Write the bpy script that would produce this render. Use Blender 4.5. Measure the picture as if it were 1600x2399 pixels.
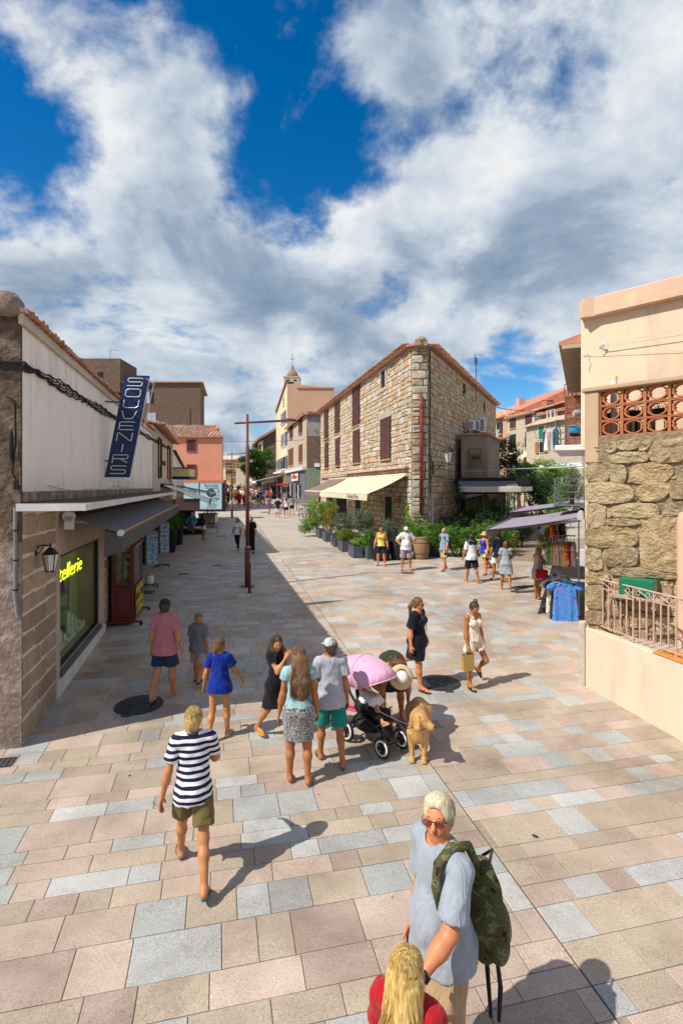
import bpy,math,random
import numpy as np
from mathutils import Vector,Matrix,Euler,noise as mnoise

# ------------------------------------------------------------------ camera, sky, sun, exposure
S=bpy.context.scene
for o in list(bpy.data.objects):
 bpy.data.objects.remove(o)
F,CX,HY,CH=1261.0,800.0,1140.0,3.7
KG=30.0/1261.0
cam_d=bpy.data.cameras.new('camera')
cam=bpy.data.objects.new('camera',cam_d)
S.collection.objects.link(cam)
cam.location=(0,0,CH)
cam.rotation_euler=(math.radians(90),0,0)
cam_d.sensor_fit='VERTICAL'
cam_d.sensor_height=36.0
cam_d.lens=36.0*F/2399.0
cam_d.shift_y=-(2399/2-HY)/2399.0
cam_d.clip_start=0.05
cam_d.clip_end=3000
S.camera=cam

SUN_EL=math.radians(48)
SUN_TO=Vector((-0.866*math.cos(SUN_EL),-0.5*math.cos(SUN_EL),math.sin(SUN_EL)))
sun_d=bpy.data.lights.new('sun','SUN')
sun_d.energy=4.7
sun_d.angle=math.radians(0.5)
sun_d.color=(1.0,0.955,0.87)
sun=bpy.data.objects.new('sun',sun_d)
S.collection.objects.link(sun)
sun.rotation_euler=SUN_TO.to_track_quat('Z','Y').to_euler()
sun.location=(-30,-20,40)

W=bpy.data.worlds.new('World')
S.world=W
W.use_nodes=True
NT=W.node_tree
NT.nodes.clear()

def _n(nt,typ,**kw):
 nd=nt.nodes.new(typ)
 for k,v in kw.items():
  setattr(nd,k,v)
 return nd

def _math(nt,op,a,b=None,c=None,clamp=False):
 nd=nt.nodes.new('ShaderNodeMath')
 nd.operation=op
 nd.use_clamp=clamp
 for i,x in enumerate((a,b,c)):
  if x is None:
   continue
  if isinstance(x,(int,float)):
   nd.inputs[i].default_value=x
  else:
   nt.links.new(x,nd.inputs[i])
 return nd.outputs[0]

def build_sky():
 nt=NT
 L=nt.links.new
 sky=_n(nt,'ShaderNodeTexSky',sky_type='NISHITA')
 sky.sun_disc=False
 sky.sun_elevation=SUN_EL
 sky.sun_rotation=math.atan2(SUN_TO.x,SUN_TO.y)
 sky.altitude=600
 sky.air_density=1.0
 sky.dust_density=0.3
 sky.ozone_density=3.0
 hs=_n(nt,'ShaderNodeHueSaturation')
 hs.inputs['Saturation'].default_value=1.42
 hs.inputs['Value'].default_value=0.85
 L(sky.outputs[0],hs.inputs['Color'])
 tc=_n(nt,'ShaderNodeTexCoord')
 nm=_n(nt,'ShaderNodeVectorMath',operation='NORMALIZE')
 L(tc.outputs['Generated'],nm.inputs[0])
 sp=_n(nt,'ShaderNodeSeparateXYZ')
 L(nm.outputs[0],sp.inputs[0])
 den=_math(nt,'ADD',_math(nt,'MAXIMUM',sp.outputs[2],0.0),0.42)
 cb=_n(nt,'ShaderNodeCombineXYZ')
 L(_math(nt,'DIVIDE',sp.outputs[0],den),cb.inputs[0])
 L(_math(nt,'DIVIDE',sp.outputs[1],den),cb.inputs[1])
 cb.inputs[2].default_value=2.7

 def fbm(scale,det,rough,off,dist=0.0):
  mp=_n(nt,'ShaderNodeVectorMath',operation='ADD')
  mp.inputs[1].default_value=off
  L(cb.outputs[0],mp.inputs[0])
  t=_n(nt,'ShaderNodeTexNoise')
  t.inputs['Scale'].default_value=scale
  t.inputs['Detail'].default_value=det
  t.inputs['Roughness'].default_value=rough
  t.inputs['Distortion'].default_value=dist
  L(mp.outputs[0],t.inputs['Vector'])
  return t.outputs['Fac']
 big=fbm(3.0,11,0.585,(SKX,SKY_,0.0),0.3)
 big2=fbm(3.0,7,0.585,(SKX-0.10,SKY_-0.05,0.0),0.3)
 wisp=fbm(9.0,10,0.62,(8.3,2.2,0.4),0.15)
 low=fbm(1.7,4,0.5,(1.3,6.1,0.2))
 # where the photograph's cloud deck opens and closes: lobes around directions
 bias=dark=None
 for px,py,rad,amt,dk in SKY_LOBES:
  d=Vector(((px-CX)/F,1,(HY-py)/F)).normalized()
  dp=_n(nt,'ShaderNodeVectorMath',operation='DOT_PRODUCT')
  L(nm.outputs[0],dp.inputs[0])
  dp.inputs[1].default_value=d
  mr=_n(nt,'ShaderNodeMapRange',interpolation_type='SMOOTHSTEP')
  mr.inputs['From Min'].default_value=math.cos(rad/F)
  mr.inputs['From Max'].default_value=1.0
  mr.inputs['To Min'].default_value=0.0
  mr.inputs['To Max'].default_value=amt
  L(dp.outputs['Value'],mr.inputs['Value'])
  bias=mr.outputs[0]if bias is None else _math(nt,'ADD',bias,mr.outputs[0])
  if dk and amt:
   q=_math(nt,'MULTIPLY',mr.outputs[0],dk/amt)
   dark=q if dark is None else _math(nt,'ADD',dark,q)
   # thicker deck towards the horizon
 hz=_n(nt,'ShaderNodeMapRange',interpolation_type='SMOOTHSTEP')
 L(sp.outputs[2],hz.inputs['Value'])
 hz.inputs['From Min'].default_value=0.02
 hz.inputs['From Max'].default_value=0.55
 hz.inputs['To Min'].default_value=0.11
 hz.inputs['To Max'].default_value=0.02
 f=_math(nt,'ADD',_math(nt,'ADD',big,bias),hz.outputs[0])
 f=_math(nt,'ADD',f,_math(nt,'MULTIPLY',_math(nt,'SUBTRACT',wisp,0.5),0.22))
 dn=_n(nt,'ShaderNodeMapRange',interpolation_type='SMOOTHSTEP')
 L(f,dn.inputs['Value'])
 dn.inputs['From Min'].default_value=0.425
 dn.inputs['From Max'].default_value=0.62
 dens=dn.outputs[0]
 # shading: lit rims, grey thick bellies
 lit=_math(nt,'MULTIPLY',_math(nt,'SUBTRACT',big,big2),2.3)
 thick=_n(nt,'ShaderNodeMapRange')
 L(f,thick.inputs['Value'])
 thick.inputs['From Min'].default_value=0.60
 thick.inputs['From Max'].default_value=0.86
 grey=_math(nt,'MULTIPLY',thick.outputs[0],_math(nt,'ADD',_math(nt,'MULTIPLY',low,2.4),-0.55,clamp=True))
 tone=_math(nt,'ADD',_math(nt,'SUBTRACT',0.74,_math(nt,'MULTIPLY',grey,0.75)),lit)
 tone=_math(nt,'ADD',tone,_math(nt,'MULTIPLY',_math(nt,'SUBTRACT',wisp,0.5),0.7),clamp=True)
 rp=_n(nt,'ShaderNodeValToRGB')
 e=rp.color_ramp.elements
 e[0].position,e[0].color=0.0,(0.18,0.30,0.46,1)
 e[1].position,e[1].color=1.0,(0.97,0.985,1.0,1)
 m=e.new(0.40)
 m.color=(0.36,0.46,0.60,1)
 m=e.new(0.72)
 m.color=(0.68,0.76,0.86,1)
 L(tone,rp.inputs[0])
 b1=_n(nt,'ShaderNodeBackground')
 b1.inputs[1].default_value=0.14
 L(hs.outputs[0],b1.inputs[0])
 b2=_n(nt,'ShaderNodeBackground')
 b2.inputs[1].default_value=0.76
 L(rp.outputs[0],b2.inputs[0])
 mx=_n(nt,'ShaderNodeMixShader')
 L(dens,mx.inputs[0])
 L(b1.outputs[0],mx.inputs[1])
 L(b2.outputs[0],mx.inputs[2])
 out=_n(nt,'ShaderNodeOutputWorld')
 L(mx.outputs[0],out.inputs[0])

SKX,SKY_=16.59,8.31
SKY_LOBES=[(420,90,420,-0.10,0),(680,240,260,-0.09,0),(860,330,150,-0.10,0),(60,440,200,-0.07,0),(160,200,200,-0.05,0),(1300,200,560,0.15,-0.30),(320,330,210,0.17,0.12),(500,420,240,0.08,0.1),(800,640,420,0.09,0.10),(700,840,110,-0.08,0),
 (1190,880,120,-0.10,0),(150,620,260,0.08,0.10),(1400,520,260,0.10,0.1),(930,150,130,0.10,0.2),(500,160,90,0.12,0.1),(60,80,120,0.1,0.1),(350,800,400,0.05,-0.12)]
build_sky()
W.cycles.sampling_method='MANUAL'
W.cycles.sample_map_resolution=512

vs=S.view_settings
vs.view_transform='Standard'
vs.look='None'
vs.exposure=0.22
vs.gamma=1.0
vs.use_curve_mapping=False
S.cycles.use_denoising=True
S.cycles.max_bounces=6
S.cycles.diffuse_bounces=3
S.cycles.glossy_bounces=3
S.cycles.transmission_bounces=4
S.cycles.transparent_max_bounces=8
S.cycles.sample_clamp_indirect=4.0

random.seed(7)
COL=S.collection

# ------------------------------------------------------------------ geometry helpers
def gz(y):
 return KG*y

def G(px,py):
 """ground point under a photo pixel"""
 Y=CH*F/(py-HY+KG*F)
 return Vector(((px-CX)/F*Y,Y,KG*Y))

def at(px,py,Y):
 return Vector(((px-CX)/F*Y,Y,CH+(HY-py)/F*Y))

def proj(p):
 return(CX+F*p[0]/p[1],HY-F*(p[2]-CH)/p[1])

class MB:
 """collects shapes into one mesh"""

 def __init__(s):
  s.v,s.f,s.m,s.n=[],[],[],0

 def add(s,vs_,fs,mi=0):
  b=s.n
  s.v.extend(tuple(p)for p in vs_)
  s.n+=len(vs_)
  s.f.extend(tuple(i+b for i in q)for q in fs)
  if isinstance(mi,int):
   s.m.extend([mi]*len(fs))
  else:
   s.m.extend(mi)
  return s

 def quad(s,a,b,c,d,mi=0):
  return s.add([a,b,c,d],[(0,1,2,3)],mi)

 def box(s,x0,y0,z0,x1,y1,z1,mi=0,mtx=None):
  p=[(x0,y0,z0),(x1,y0,z0),(x1,y1,z0),(x0,y1,z0),(x0,y0,z1),(x1,y0,z1),(x1,y1,z1),(x0,y1,z1)]
  if mtx is not None:
   p=[mtx@Vector(q)for q in p]
  return s.add(p,[(0,3,2,1),(4,5,6,7),(0,1,5,4),(1,2,6,5),(2,3,7,6),(3,0,4,7)],mi)

 def cbox(s,x0,y0,z0,x1,y1,z1,c=0.01,mi=0,mtx=None):
  """box with chamfered edges"""
  c=min(c,abs(x1-x0)*.45,abs(y1-y0)*.45,abs(z1-z0)*.45)
  p,idx=[],{}
  X,Y,Z=(x0,x1),(y0,y1),(z0,z1)
  sg=(1,-1)
  for i in(0,1):
   for j in(0,1):
    for k in(0,1):
     q=(X[i],Y[j],Z[k])
     o=(sg[i]*c,sg[j]*c,sg[k]*c)
     for a in range(3):
      idx[i,j,k,a]=len(p)
      p.append(tuple(q[t]+(0 if t==a else o[t])for t in range(3)))
  if mtx is not None:
   p=[mtx@Vector(q)for q in p]
  fs=[]
  for a in range(3):
   b,d=(a+1)%3,(a+2)%3
   for e in(0,1):
    ring=[]
    for(t,w)in((0,0),(1,0),(1,1),(0,1)):
     ijk=[0,0,0]
     ijk[a],ijk[b],ijk[d]=e,t,w
     ring.append(idx[(*ijk,a)])
    fs.append(tuple(ring if e else ring[::-1]))
  for a in range(3):
   b,d=(a+1)%3,(a+2)%3
   for t in(0,1):
    for w in(0,1):
     lo,hi=[0,0,0],[0,0,0]
     lo[a],hi[a]=0,1
     lo[b]=hi[b]=t
     lo[d]=hi[d]=w
     q=(idx[(*lo,b)],idx[(*lo,d)],idx[(*hi,d)],idx[(*hi,b)])
     fs.append(q if(t^w)else q[::-1])
  for i in(0,1):
   for j in(0,1):
    for k in(0,1):
     q=(idx[i,j,k,0],idx[i,j,k,1],idx[i,j,k,2])
     fs.append(q if(i+j+k)%2 else q[::-1])
  return s.add(p,fs,mi)

 def tube(s,pts,r,n=8,mi=0,cap=True):
  pts=[Vector(p)for p in pts]
  rs=r if isinstance(r,(list,tuple))else[r]*len(pts)
  vsx,fs=[],[]
  up=Vector((0,0,1))
  prev=None
  for i,p in enumerate(pts):
   t=(pts[min(i+1,len(pts)-1)]-pts[max(i-1,0)])
   if t.length<1e-9:
    t=Vector((0,0,1))
   t.normalize()
   if prev is None:
    a=t.cross(up if abs(t.z)<.9 else Vector((1,0,0))).normalized()
   else:
    a=(prev-t*prev.dot(t))
    a=a.normalized()if a.length>1e-6 else t.cross(up).normalized()
   prev=a
   b=t.cross(a)
   for k in range(n):
    an=2*math.pi*k/n
    vsx.append(p+(a*math.cos(an)+b*math.sin(an))*rs[i])
  for i in range(len(pts)-1):
   for k in range(n):
    k2=(k+1)%n
    fs.append((i*n+k,i*n+k2,(i+1)*n+k2,(i+1)*n+k))
  if cap:
   fs.append(tuple(range(n))[::-1])
   fs.append(tuple((len(pts)-1)*n+k for k in range(n)))
  return s.add(vsx,fs,mi)

 def lathe(s,prof,c=(0,0,0),n=16,mi=0,mtx=None,cap=True):
  vsx,fs=[],[]
  for r,z in prof:
   for k in range(n):
    a=2*math.pi*k/n
    vsx.append(Vector((c[0]+r*math.cos(a),c[1]+r*math.sin(a),c[2]+z)))
  for i in range(len(prof)-1):
   for k in range(n):
    k2=(k+1)%n
    fs.append((i*n+k,i*n+k2,(i+1)*n+k2,(i+1)*n+k))
  if cap:
   fs.append(tuple(range(n))[::-1])
   fs.append(tuple((len(prof)-1)*n+k for k in range(n)))
  if mtx is not None:
   vsx=[mtx@p for p in vsx]
  return s.add(vsx,fs,mi)

 def ball(s,c,r,nu=10,nv=7,mi=0,mtx=None):
  if isinstance(r,(int,float)):
   r=(r,r,r)
  vsx,fs=[],[]
  for i in range(nv+1):
   th=math.pi*i/nv
   for k in range(nu):
    a=2*math.pi*k/nu
    vsx.append(Vector((c[0]+r[0]*math.sin(th)*math.cos(a),c[1]+r[1]*math.sin(th)*math.sin(a),c[2]-r[2]*math.cos(th))))
  for i in range(nv):
   for k in range(nu):
    k2=(k+1)%nu
    fs.append((i*nu+k,i*nu+k2,(i+1)*nu+k2,(i+1)*nu+k))
  if mtx is not None:
   vsx=[mtx@p for p in vsx]
  return s.add(vsx,fs,mi)

 def extr(s,pts,vec,mi=0):
  """flat polygon swept along vec"""
  n=len(pts)
  vec=Vector(vec)
  a=[Vector(p)for p in pts]
  nr=Vector((0,0,0))
  for i in range(n):
   nr+=a[i].cross(a[(i+1)%n])
  if nr.dot(vec)>0:
   a=a[::-1]
  return s.add(a+[p+vec for p in a],[tuple(range(n)),tuple(range(2*n-1,n-1,-1))]+[(i,i+n,(i+1)%n+n,(i+1)%n)for i in range(n)],mi)

 def ring(s,c,R,r,n=20,k=8,mi=0,mtx=None):
  """torus lying in local xz plane"""
  vsx,fs=[],[]
  for i in range(n):
   a=2*math.pi*i/n
   for j in range(k):
    b=2*math.pi*j/k
    q=R+r*math.cos(b)
    vsx.append(Vector((c[0]+q*math.cos(a),c[1]+r*math.sin(b),c[2]+q*math.sin(a))))
  for i in range(n):
   for j in range(k):
    i2,j2=(i+1)%n,(j+1)%k
    fs.append((i*k+j,i*k+j2,i2*k+j2,i2*k+j))
  if mtx is not None:
   vsx=[mtx@p for p in vsx]
  return s.add(vsx,fs,mi)

 def text(s,txt,size,mtx,mi=0,ext=0.004,align='CENTER',xs=1.0,off=0.0):
  cu=bpy.data.curves.new('t','FONT')
  cu.body=txt
  cu.size=size
  cu.extrude=ext
  cu.align_x=align
  cu.align_y='CENTER'
  cu.resolution_u=3
  cu.offset=off
  ob=bpy.data.objects.new('t',cu)
  COL.objects.link(ob)
  dg=bpy.context.evaluated_depsgraph_get()
  me=bpy.data.meshes.new_from_object(ob.evaluated_get(dg))
  vsx=[mtx@Vector((v.co.x*xs,v.co.y,v.co.z))for v in me.vertices]
  s.add(vsx,[tuple(p.vertices)for p in me.polygons],mi)
  bpy.data.objects.remove(ob)
  bpy.data.meshes.remove(me)
  bpy.data.curves.remove(cu)
  return s

 def mesh(s,name,mats,smooth=False):
  me=bpy.data.meshes.new(name)
  me.from_pydata(s.v,[],s.f)
  for m in(mats if isinstance(mats,(list,tuple))else[mats]):
   me.materials.append(mat(m)if isinstance(m,str)else m)
  if any(s.m):
   me.polygons.foreach_set('material_index',s.m)
  if smooth:
   me.polygons.foreach_set('use_smooth',[True]*len(s.f))
  me.update()
  return me

 def obj(s,name,mats,parent=None,smooth=False,kind=None,label=None):
  return link(name,s.mesh(name,mats,smooth),parent,kind,label)

CURM=[None]

def link(name,me,parent=None,kind=None,label=None,mtx=None):
 o=bpy.data.objects.new(name,me)
 COL.objects.link(o)
 if parent is not None:
  o.parent=parent
  if mtx is None and CURM[0]is not None and parent.type=='EMPTY':
   o.matrix_basis=CURM[0]
 if mtx is not None:
  o.matrix_basis=mtx
 if kind:
  o['kind']=kind
 if label:
  o['label']=label
 return o

def thing(name,label,cat,loc=(0,0,0),rz=0.0,group=None,scale=None):
 o=bpy.data.objects.new(name,None)
 COL.objects.link(o)
 o.empty_display_size=.2
 o.location=loc
 o.rotation_euler=(0,0,rz)
 if scale:
  o.scale=(scale,)*3
 o['label'],o['category']=label,cat
 if group:
  o['group']=group
 return o

def tag(o,label,cat,group=None):
 o['label'],o['category']=label,cat
 if group:
  o['group']=group
 return o

def dup(root,loc,rz=None,label=None,scale=None):
 r=root.copy()
 COL.objects.link(r)
 r.location=loc
 if rz is not None:
  r.rotation_euler=(0,0,rz)
 if scale:
  r.scale=(scale,)*3
 if label:
  r['label']=label
 for ch in list(root.children):
  c=ch.copy()
  COL.objects.link(c)
  c.parent=r
  for g in list(ch.children):
   d=g.copy()
   COL.objects.link(d)
   d.parent=c
 return r

class Fr:
 """a vertical wall plane: origin on the wall, local +X to the right seen from outside, +Y into the building"""

 def __init__(s,x,y,ang):
  s.o=Vector((x,y,0))
  s.a=ang
  s.X=Vector((math.cos(ang),math.sin(ang),0))
  s.Y=Vector((-math.sin(ang),math.cos(ang),0))

 def hit(s,px,py,d=0.0):
  """photo pixel -> (along, height) on the plane d metres in front of the wall"""
  r=Vector(((px-CX)/F,1,(HY-py)/F))
  p0=s.o-s.Y*d
  n=s.Y
  t=p0.dot(n)/(r.x*n.x+r.y*n.y)
  p=r*t
  return((p-s.o).dot(s.X),CH+p.z)

 def w(s,a,d,z):
  """local (along, outward, height) -> world"""
  return s.o+s.X*a-s.Y*d+Vector((0,0,z))

 def mat(s):
  return Matrix.Translation(s.o)@Matrix.Rotation(s.a,4,'Z')

 def rect(s,x0,y0,x1,y1,d=0.0):
  a0,z1=s.hit(x0,(y0),d)
  a1,z0=s.hit(x1,(y1),d)
  return a0,z0,a1,z1

  # ------------------------------------------------------------------ materials
_M={}
_DEF={}

def mat(name):
 if name in _M:
  return _M[name]
 kw=dict(_DEF[name])
 fn=kw.pop('fn',mk)
 _M[name]=fn(name,**kw)
 return _M[name]

def _ramp(nt,fac,stops):
 r=nt.nodes.new('ShaderNodeValToRGB')
 e=r.color_ramp.elements
 while len(e)<len(stops):
  e.new(0.5)
 for i,(p,c)in enumerate(stops):
  e[i].position=p
  e[i].color=(*c,1)
 nt.links.new(fac,r.inputs[0])
 return r.outputs[0]

def _noise(nt,vec,sc,det=4,rough=.55,dist=0):
 t=nt.nodes.new('ShaderNodeTexNoise')
 t.inputs['Scale'].default_value=sc
 t.inputs['Detail'].default_value=det
 t.inputs['Roughness'].default_value=rough
 t.inputs['Distortion'].default_value=dist
 if vec is not None:
  nt.links.new(vec,t.inputs['Vector'])
 return t.outputs['Fac']

def base_nodes(name,rough=.8,spec=.3,metal=0.0):
 m=bpy.data.materials.new(name)
 m.use_nodes=True
 nt=m.node_tree
 b=nt.nodes['Principled BSDF']
 b.inputs['Roughness'].default_value=rough
 b.inputs['Specular IOR Level'].default_value=spec
 b.inputs['Metallic'].default_value=metal
 tc=nt.nodes.new('ShaderNodeTexCoord')
 return m,nt,b,tc

def add_bump(nt,b,h,strength,dist=0.01):
 bp=nt.nodes.new('ShaderNodeBump')
 bp.inputs['Strength'].default_value=strength
 bp.inputs['Distance'].default_value=dist
 nt.links.new(h,bp.inputs['Height'])
 nt.links.new(bp.outputs[0],b.inputs['Normal'])

def _mix(nt,fac,a,b_,typ='MIX'):
 mx=nt.nodes.new('ShaderNodeMix')
 mx.data_type='RGBA'
 mx.blend_type=typ
 for i,x in((0,fac),(6,a),(7,b_)):
  if isinstance(x,(int,float)):
   mx.inputs[i].default_value=x
  elif isinstance(x,tuple):
   mx.inputs[i].default_value=(*x,1)
  else:
   nt.links.new(x,mx.inputs[i])
 return mx.outputs[2]

def mk(name,c,c2=None,sc=4.0,det=5,rough=.8,spec=.3,metal=0.0,bump=0.0,bsc=40.0,bd=.01,stain=None,ssc=1.2,slo=.5,shi=.7,stretch=None,rnd=0.0):
 """colour that drifts between c and c2, optional second stain colour, fine relief"""
 m,nt,b,tc=base_nodes(name,rough,spec,metal)
 vec=tc.outputs['Object']
 if stretch:
  mp=nt.nodes.new('ShaderNodeMapping')
  mp.inputs['Scale'].default_value=stretch
  nt.links.new(vec,mp.inputs['Vector'])
  vec=mp.outputs[0]
 if c2 is None:
  c2=tuple(x*.82 for x in c)
 col=_ramp(nt,_noise(nt,vec,sc,det),[(.32,c2),(.68,c)])
 if stain:
  f=_noise(nt,vec,ssc,7,.65)
  mr=nt.nodes.new('ShaderNodeMapRange')
  mr.inputs['From Min'].default_value=slo
  mr.inputs['From Max'].default_value=shi
  nt.links.new(f,mr.inputs['Value'])
  col=_mix(nt,mr.outputs[0],col,stain)
 if rnd:
  oi=nt.nodes.new('ShaderNodeObjectInfo')
  hs=nt.nodes.new('ShaderNodeHueSaturation')
  nt.links.new(_math(nt,'ADD',_math(nt,'MULTIPLY',oi.outputs['Random'],rnd),1-rnd/2),hs.inputs['Value'])
  nt.links.new(col,hs.inputs['Color'])
  col=hs.outputs[0]
 nt.links.new(col,b.inputs['Base Color'])
 if bump:
  add_bump(nt,b,_noise(nt,vec,bsc,6,.6),bump,bd)
 return m

def mk_plain(name,c,rough=.6,spec=.4,metal=0.0):
 m,nt,b,tc=base_nodes(name,rough,spec,metal)
 nt.links.new(_ramp(nt,_noise(nt,tc.outputs['Object'],25,3),[(.3,tuple(x*.88 for x in c)),(.7,c)]),b.inputs['Base Color'])
 return m

def mk_granite(name,c,dark,light,rnd=.22,sp=95.0):
 """flamed granite: coarse crystals of three tones"""
 m,nt,b,tc=base_nodes(name,.62,.35)
 vec=tc.outputs['Object']
 f1=_noise(nt,vec,sp,2,.7)
 col=_ramp(nt,f1,[(.30,dark),(.46,c),(.57,c),(.72,light)])
 big=_ramp(nt,_noise(nt,vec,1.7,5,.6),[(.3,(.80,.77,.74)),(.65,(1.05,1.05,1.05))])
 col=_mix(nt,1.0,col,big,'MULTIPLY')
 vo=nt.nodes.new('ShaderNodeTexVoronoi')
 vo.inputs['Scale'].default_value=1.6
 nt.links.new(vec,vo.inputs['Vector'])
 gum=nt.nodes.new('ShaderNodeMapRange')
 gum.inputs['From Min'].default_value=.030
 gum.inputs['From Max'].default_value=.018
 nt.links.new(vo.outputs['Distance'],gum.inputs['Value'])
 col=_mix(nt,_math(nt,'MULTIPLY',gum.outputs[0],.7),col,tuple(x*.25 for x in c))
 pool=_ramp(nt,_noise(nt,vec,.55,7,.68,.6),[(.34,(.74,.70,.67)),(.50,(.98,.97,.96)),(.66,(1.08,1.07,1.05))])
 col=_mix(nt,1.0,col,pool,'MULTIPLY')
 grime=nt.nodes.new('ShaderNodeMapRange')
 grime.inputs['From Min'].default_value=.60
 grime.inputs['From Max'].default_value=.78
 nt.links.new(_noise(nt,vec,5.5,6,.7),grime.inputs['Value'])
 col=_mix(nt,_math(nt,'MULTIPLY',grime.outputs[0],.45),col,tuple(x*.55 for x in c))
 oi=nt.nodes.new('ShaderNodeObjectInfo')
 hs=nt.nodes.new('ShaderNodeHueSaturation')
 nt.links.new(_math(nt,'ADD',_math(nt,'MULTIPLY',oi.outputs['Random'],rnd),1-rnd/2),hs.inputs['Value'])
 nt.links.new(col,hs.inputs['Color'])
 nt.links.new(hs.outputs[0],b.inputs['Base Color'])
 add_bump(nt,b,f1,.25,.004)
 return m

def mk_leaf(name,c,c2,sc=3.0,tr=.35):
 m,nt,b,tc=base_nodes(name,.5,.35)
 vec=tc.outputs['Object']
 col=_ramp(nt,_noise(nt,vec,sc,3),[(.3,c2),(.7,c)])
 nt.links.new(col,b.inputs['Base Color'])
 t=nt.nodes.new('ShaderNodeBsdfTranslucent')
 nt.links.new(col,t.inputs['Color'])
 mx=nt.nodes.new('ShaderNodeMixShader')
 mx.inputs[0].default_value=tr
 nt.links.new(b.outputs[0],mx.inputs[1])
 nt.links.new(t.outputs[0],mx.inputs[2])
 nt.links.new(mx.outputs[0],nt.nodes['Material Output'].inputs[0])
 return m

def mk_glass(name,c=(.02,.03,.03),rough=.03):
 m,nt,b,tc=base_nodes(name,rough,.6)
 b.inputs['Base Color'].default_value=(*c,1)
 return m

def mk_pane(name,tint=(.75,.85,.82),fac=.75):
 """see-through shop glass: mostly clear, reflecting at the surface"""
 m,nt,b,tc=base_nodes(name,.02,.5)
 b.inputs['Base Color'].default_value=(.02,.03,.03,1)
 t=nt.nodes.new('ShaderNodeBsdfTransparent')
 t.inputs[0].default_value=(*tint,1)
 g=nt.nodes.new('ShaderNodeBsdfGlossy')
 g.inputs['Roughness'].default_value=.02
 fr=nt.nodes.new('ShaderNodeFresnel')
 fr.inputs[0].default_value=1.5
 mx=nt.nodes.new('ShaderNodeMixShader')
 ge=nt.nodes.new('ShaderNodeNewGeometry')
 fx=_math(nt,'MULTIPLY',_math(nt,'MULTIPLY',fr.outputs[0],.55),_math(nt,'SUBTRACT',1.0,ge.outputs['Backfacing']))
 nt.links.new(_math(nt,'ADD',fx,max(0,.92-fac)*.3,clamp=True),mx.inputs[0])
 nt.links.new(t.outputs[0],mx.inputs[1])
 nt.links.new(g.outputs[0],mx.inputs[2])
 nt.links.new(mx.outputs[0],nt.nodes['Material Output'].inputs[0])
 return m

def mk_emit(name,c,s):
 m,nt,b,tc=base_nodes(name)
 b.inputs['Base Color'].default_value=(*c,1)
 b.inputs['Emission Color'].default_value=(*c,1)
 b.inputs['Emission Strength'].default_value=s
 return m

def mk_bands(name,c,c2,axis=2,period=.1,duty=.5,off=0.0,wob=.0,rough=.85,bump=.15):
 """woven stripes across one local axis"""
 m,nt,b,tc=base_nodes(name,rough,.15)
 vec=tc.outputs['Object']
 sp=nt.nodes.new('ShaderNodeSeparateXYZ')
 nt.links.new(vec,sp.inputs[0])
 x=sp.outputs[axis]
 if wob:
  x=_math(nt,'ADD',x,_math(nt,'MULTIPLY',_noise(nt,vec,9,2),wob))
 fr=_math(nt,'FRACT',_math(nt,'ADD',_math(nt,'DIVIDE',x,period),50+off))
 st=_math(nt,'GREATER_THAN',fr,duty)
 nt.links.new(_mix(nt,st,c,c2),b.inputs['Base Color'])
 if bump:
  add_bump(nt,b,_noise(nt,vec,11,4),bump,.03)
 return m

def mk_cloth(name,c,c2=None,sc=9.0,bump=.6,rough=.9,speck=None,fold=(9,9,3.5)):
 """woven cloth with vertical fold relief"""
 m,nt,b,tc=base_nodes(name,rough,.12)
 b.inputs['Sheen Weight'].default_value=.15
 vec=tc.outputs['Object']
 if c2 is None:
  c2=tuple(x*.85 for x in c)
 if speck:
  col=_ramp(nt,_noise(nt,vec,speck,3,.7),[(.42,c2),(.56,c)])
 else:
  col=_ramp(nt,_noise(nt,vec,sc,4),[(.3,c2),(.65,c)])
 nt.links.new(col,b.inputs['Base Color'])
 mp=nt.nodes.new('ShaderNodeMapping')
 mp.inputs['Scale'].default_value=fold
 nt.links.new(vec,mp.inputs['Vector'])
 add_bump(nt,b,_noise(nt,mp.outputs[0],1.0,4,.55,1.2),bump,.05)
 return m

def mk_print(name,cols,sc=14.0,bump=.35):
 """printed fabric: patches of several flat colours"""
 m,nt,b,tc=base_nodes(name,.9,.12)
 vec=tc.outputs['Object']
 n=len(cols)
 f=_noise(nt,vec,sc,3,.6,.8)
 r=nt.nodes.new('ShaderNodeValToRGB')
 r.color_ramp.interpolation='CONSTANT'
 e=r.color_ramp.elements
 while len(e)<n:
  e.new(.5)
 for i,c in enumerate(cols):
  e[i].position=0 if i==0 else .36+.30*(i-1)/max(1,n-2)
  e[i].color=(*c,1)
 nt.links.new(f,r.inputs[0])
 nt.links.new(r.outputs[0],b.inputs['Base Color'])
 add_bump(nt,b,_noise(nt,vec,10,3),bump,.03)
 return m

def mk_hair(name,c,c2,fine=70.0):
 m,nt,b,tc=base_nodes(name,.42,.5)
 vec=tc.outputs['Object']
 mp=nt.nodes.new('ShaderNodeMapping')
 mp.inputs['Scale'].default_value=(fine,fine,fine*.10)
 nt.links.new(vec,mp.inputs['Vector'])
 f=_noise(nt,mp.outputs[0],1.0,4,.65,.4)
 nt.links.new(_ramp(nt,f,[(.33,c2),(.62,c)]),b.inputs['Base Color'])
 add_bump(nt,b,f,.8,.012)
 return m

def mk_skin(name,c):
 m,nt,b,tc=base_nodes(name,.5,.35)
 vec=tc.outputs['Object']
 c2=(c[0]*.86,c[1]*.74,c[2]*.68)
 nt.links.new(_ramp(nt,_noise(nt,vec,11,4),[(.3,c2),(.68,c)]),b.inputs['Base Color'])
 b.inputs['Subsurface Weight'].default_value=.0
 return m

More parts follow.
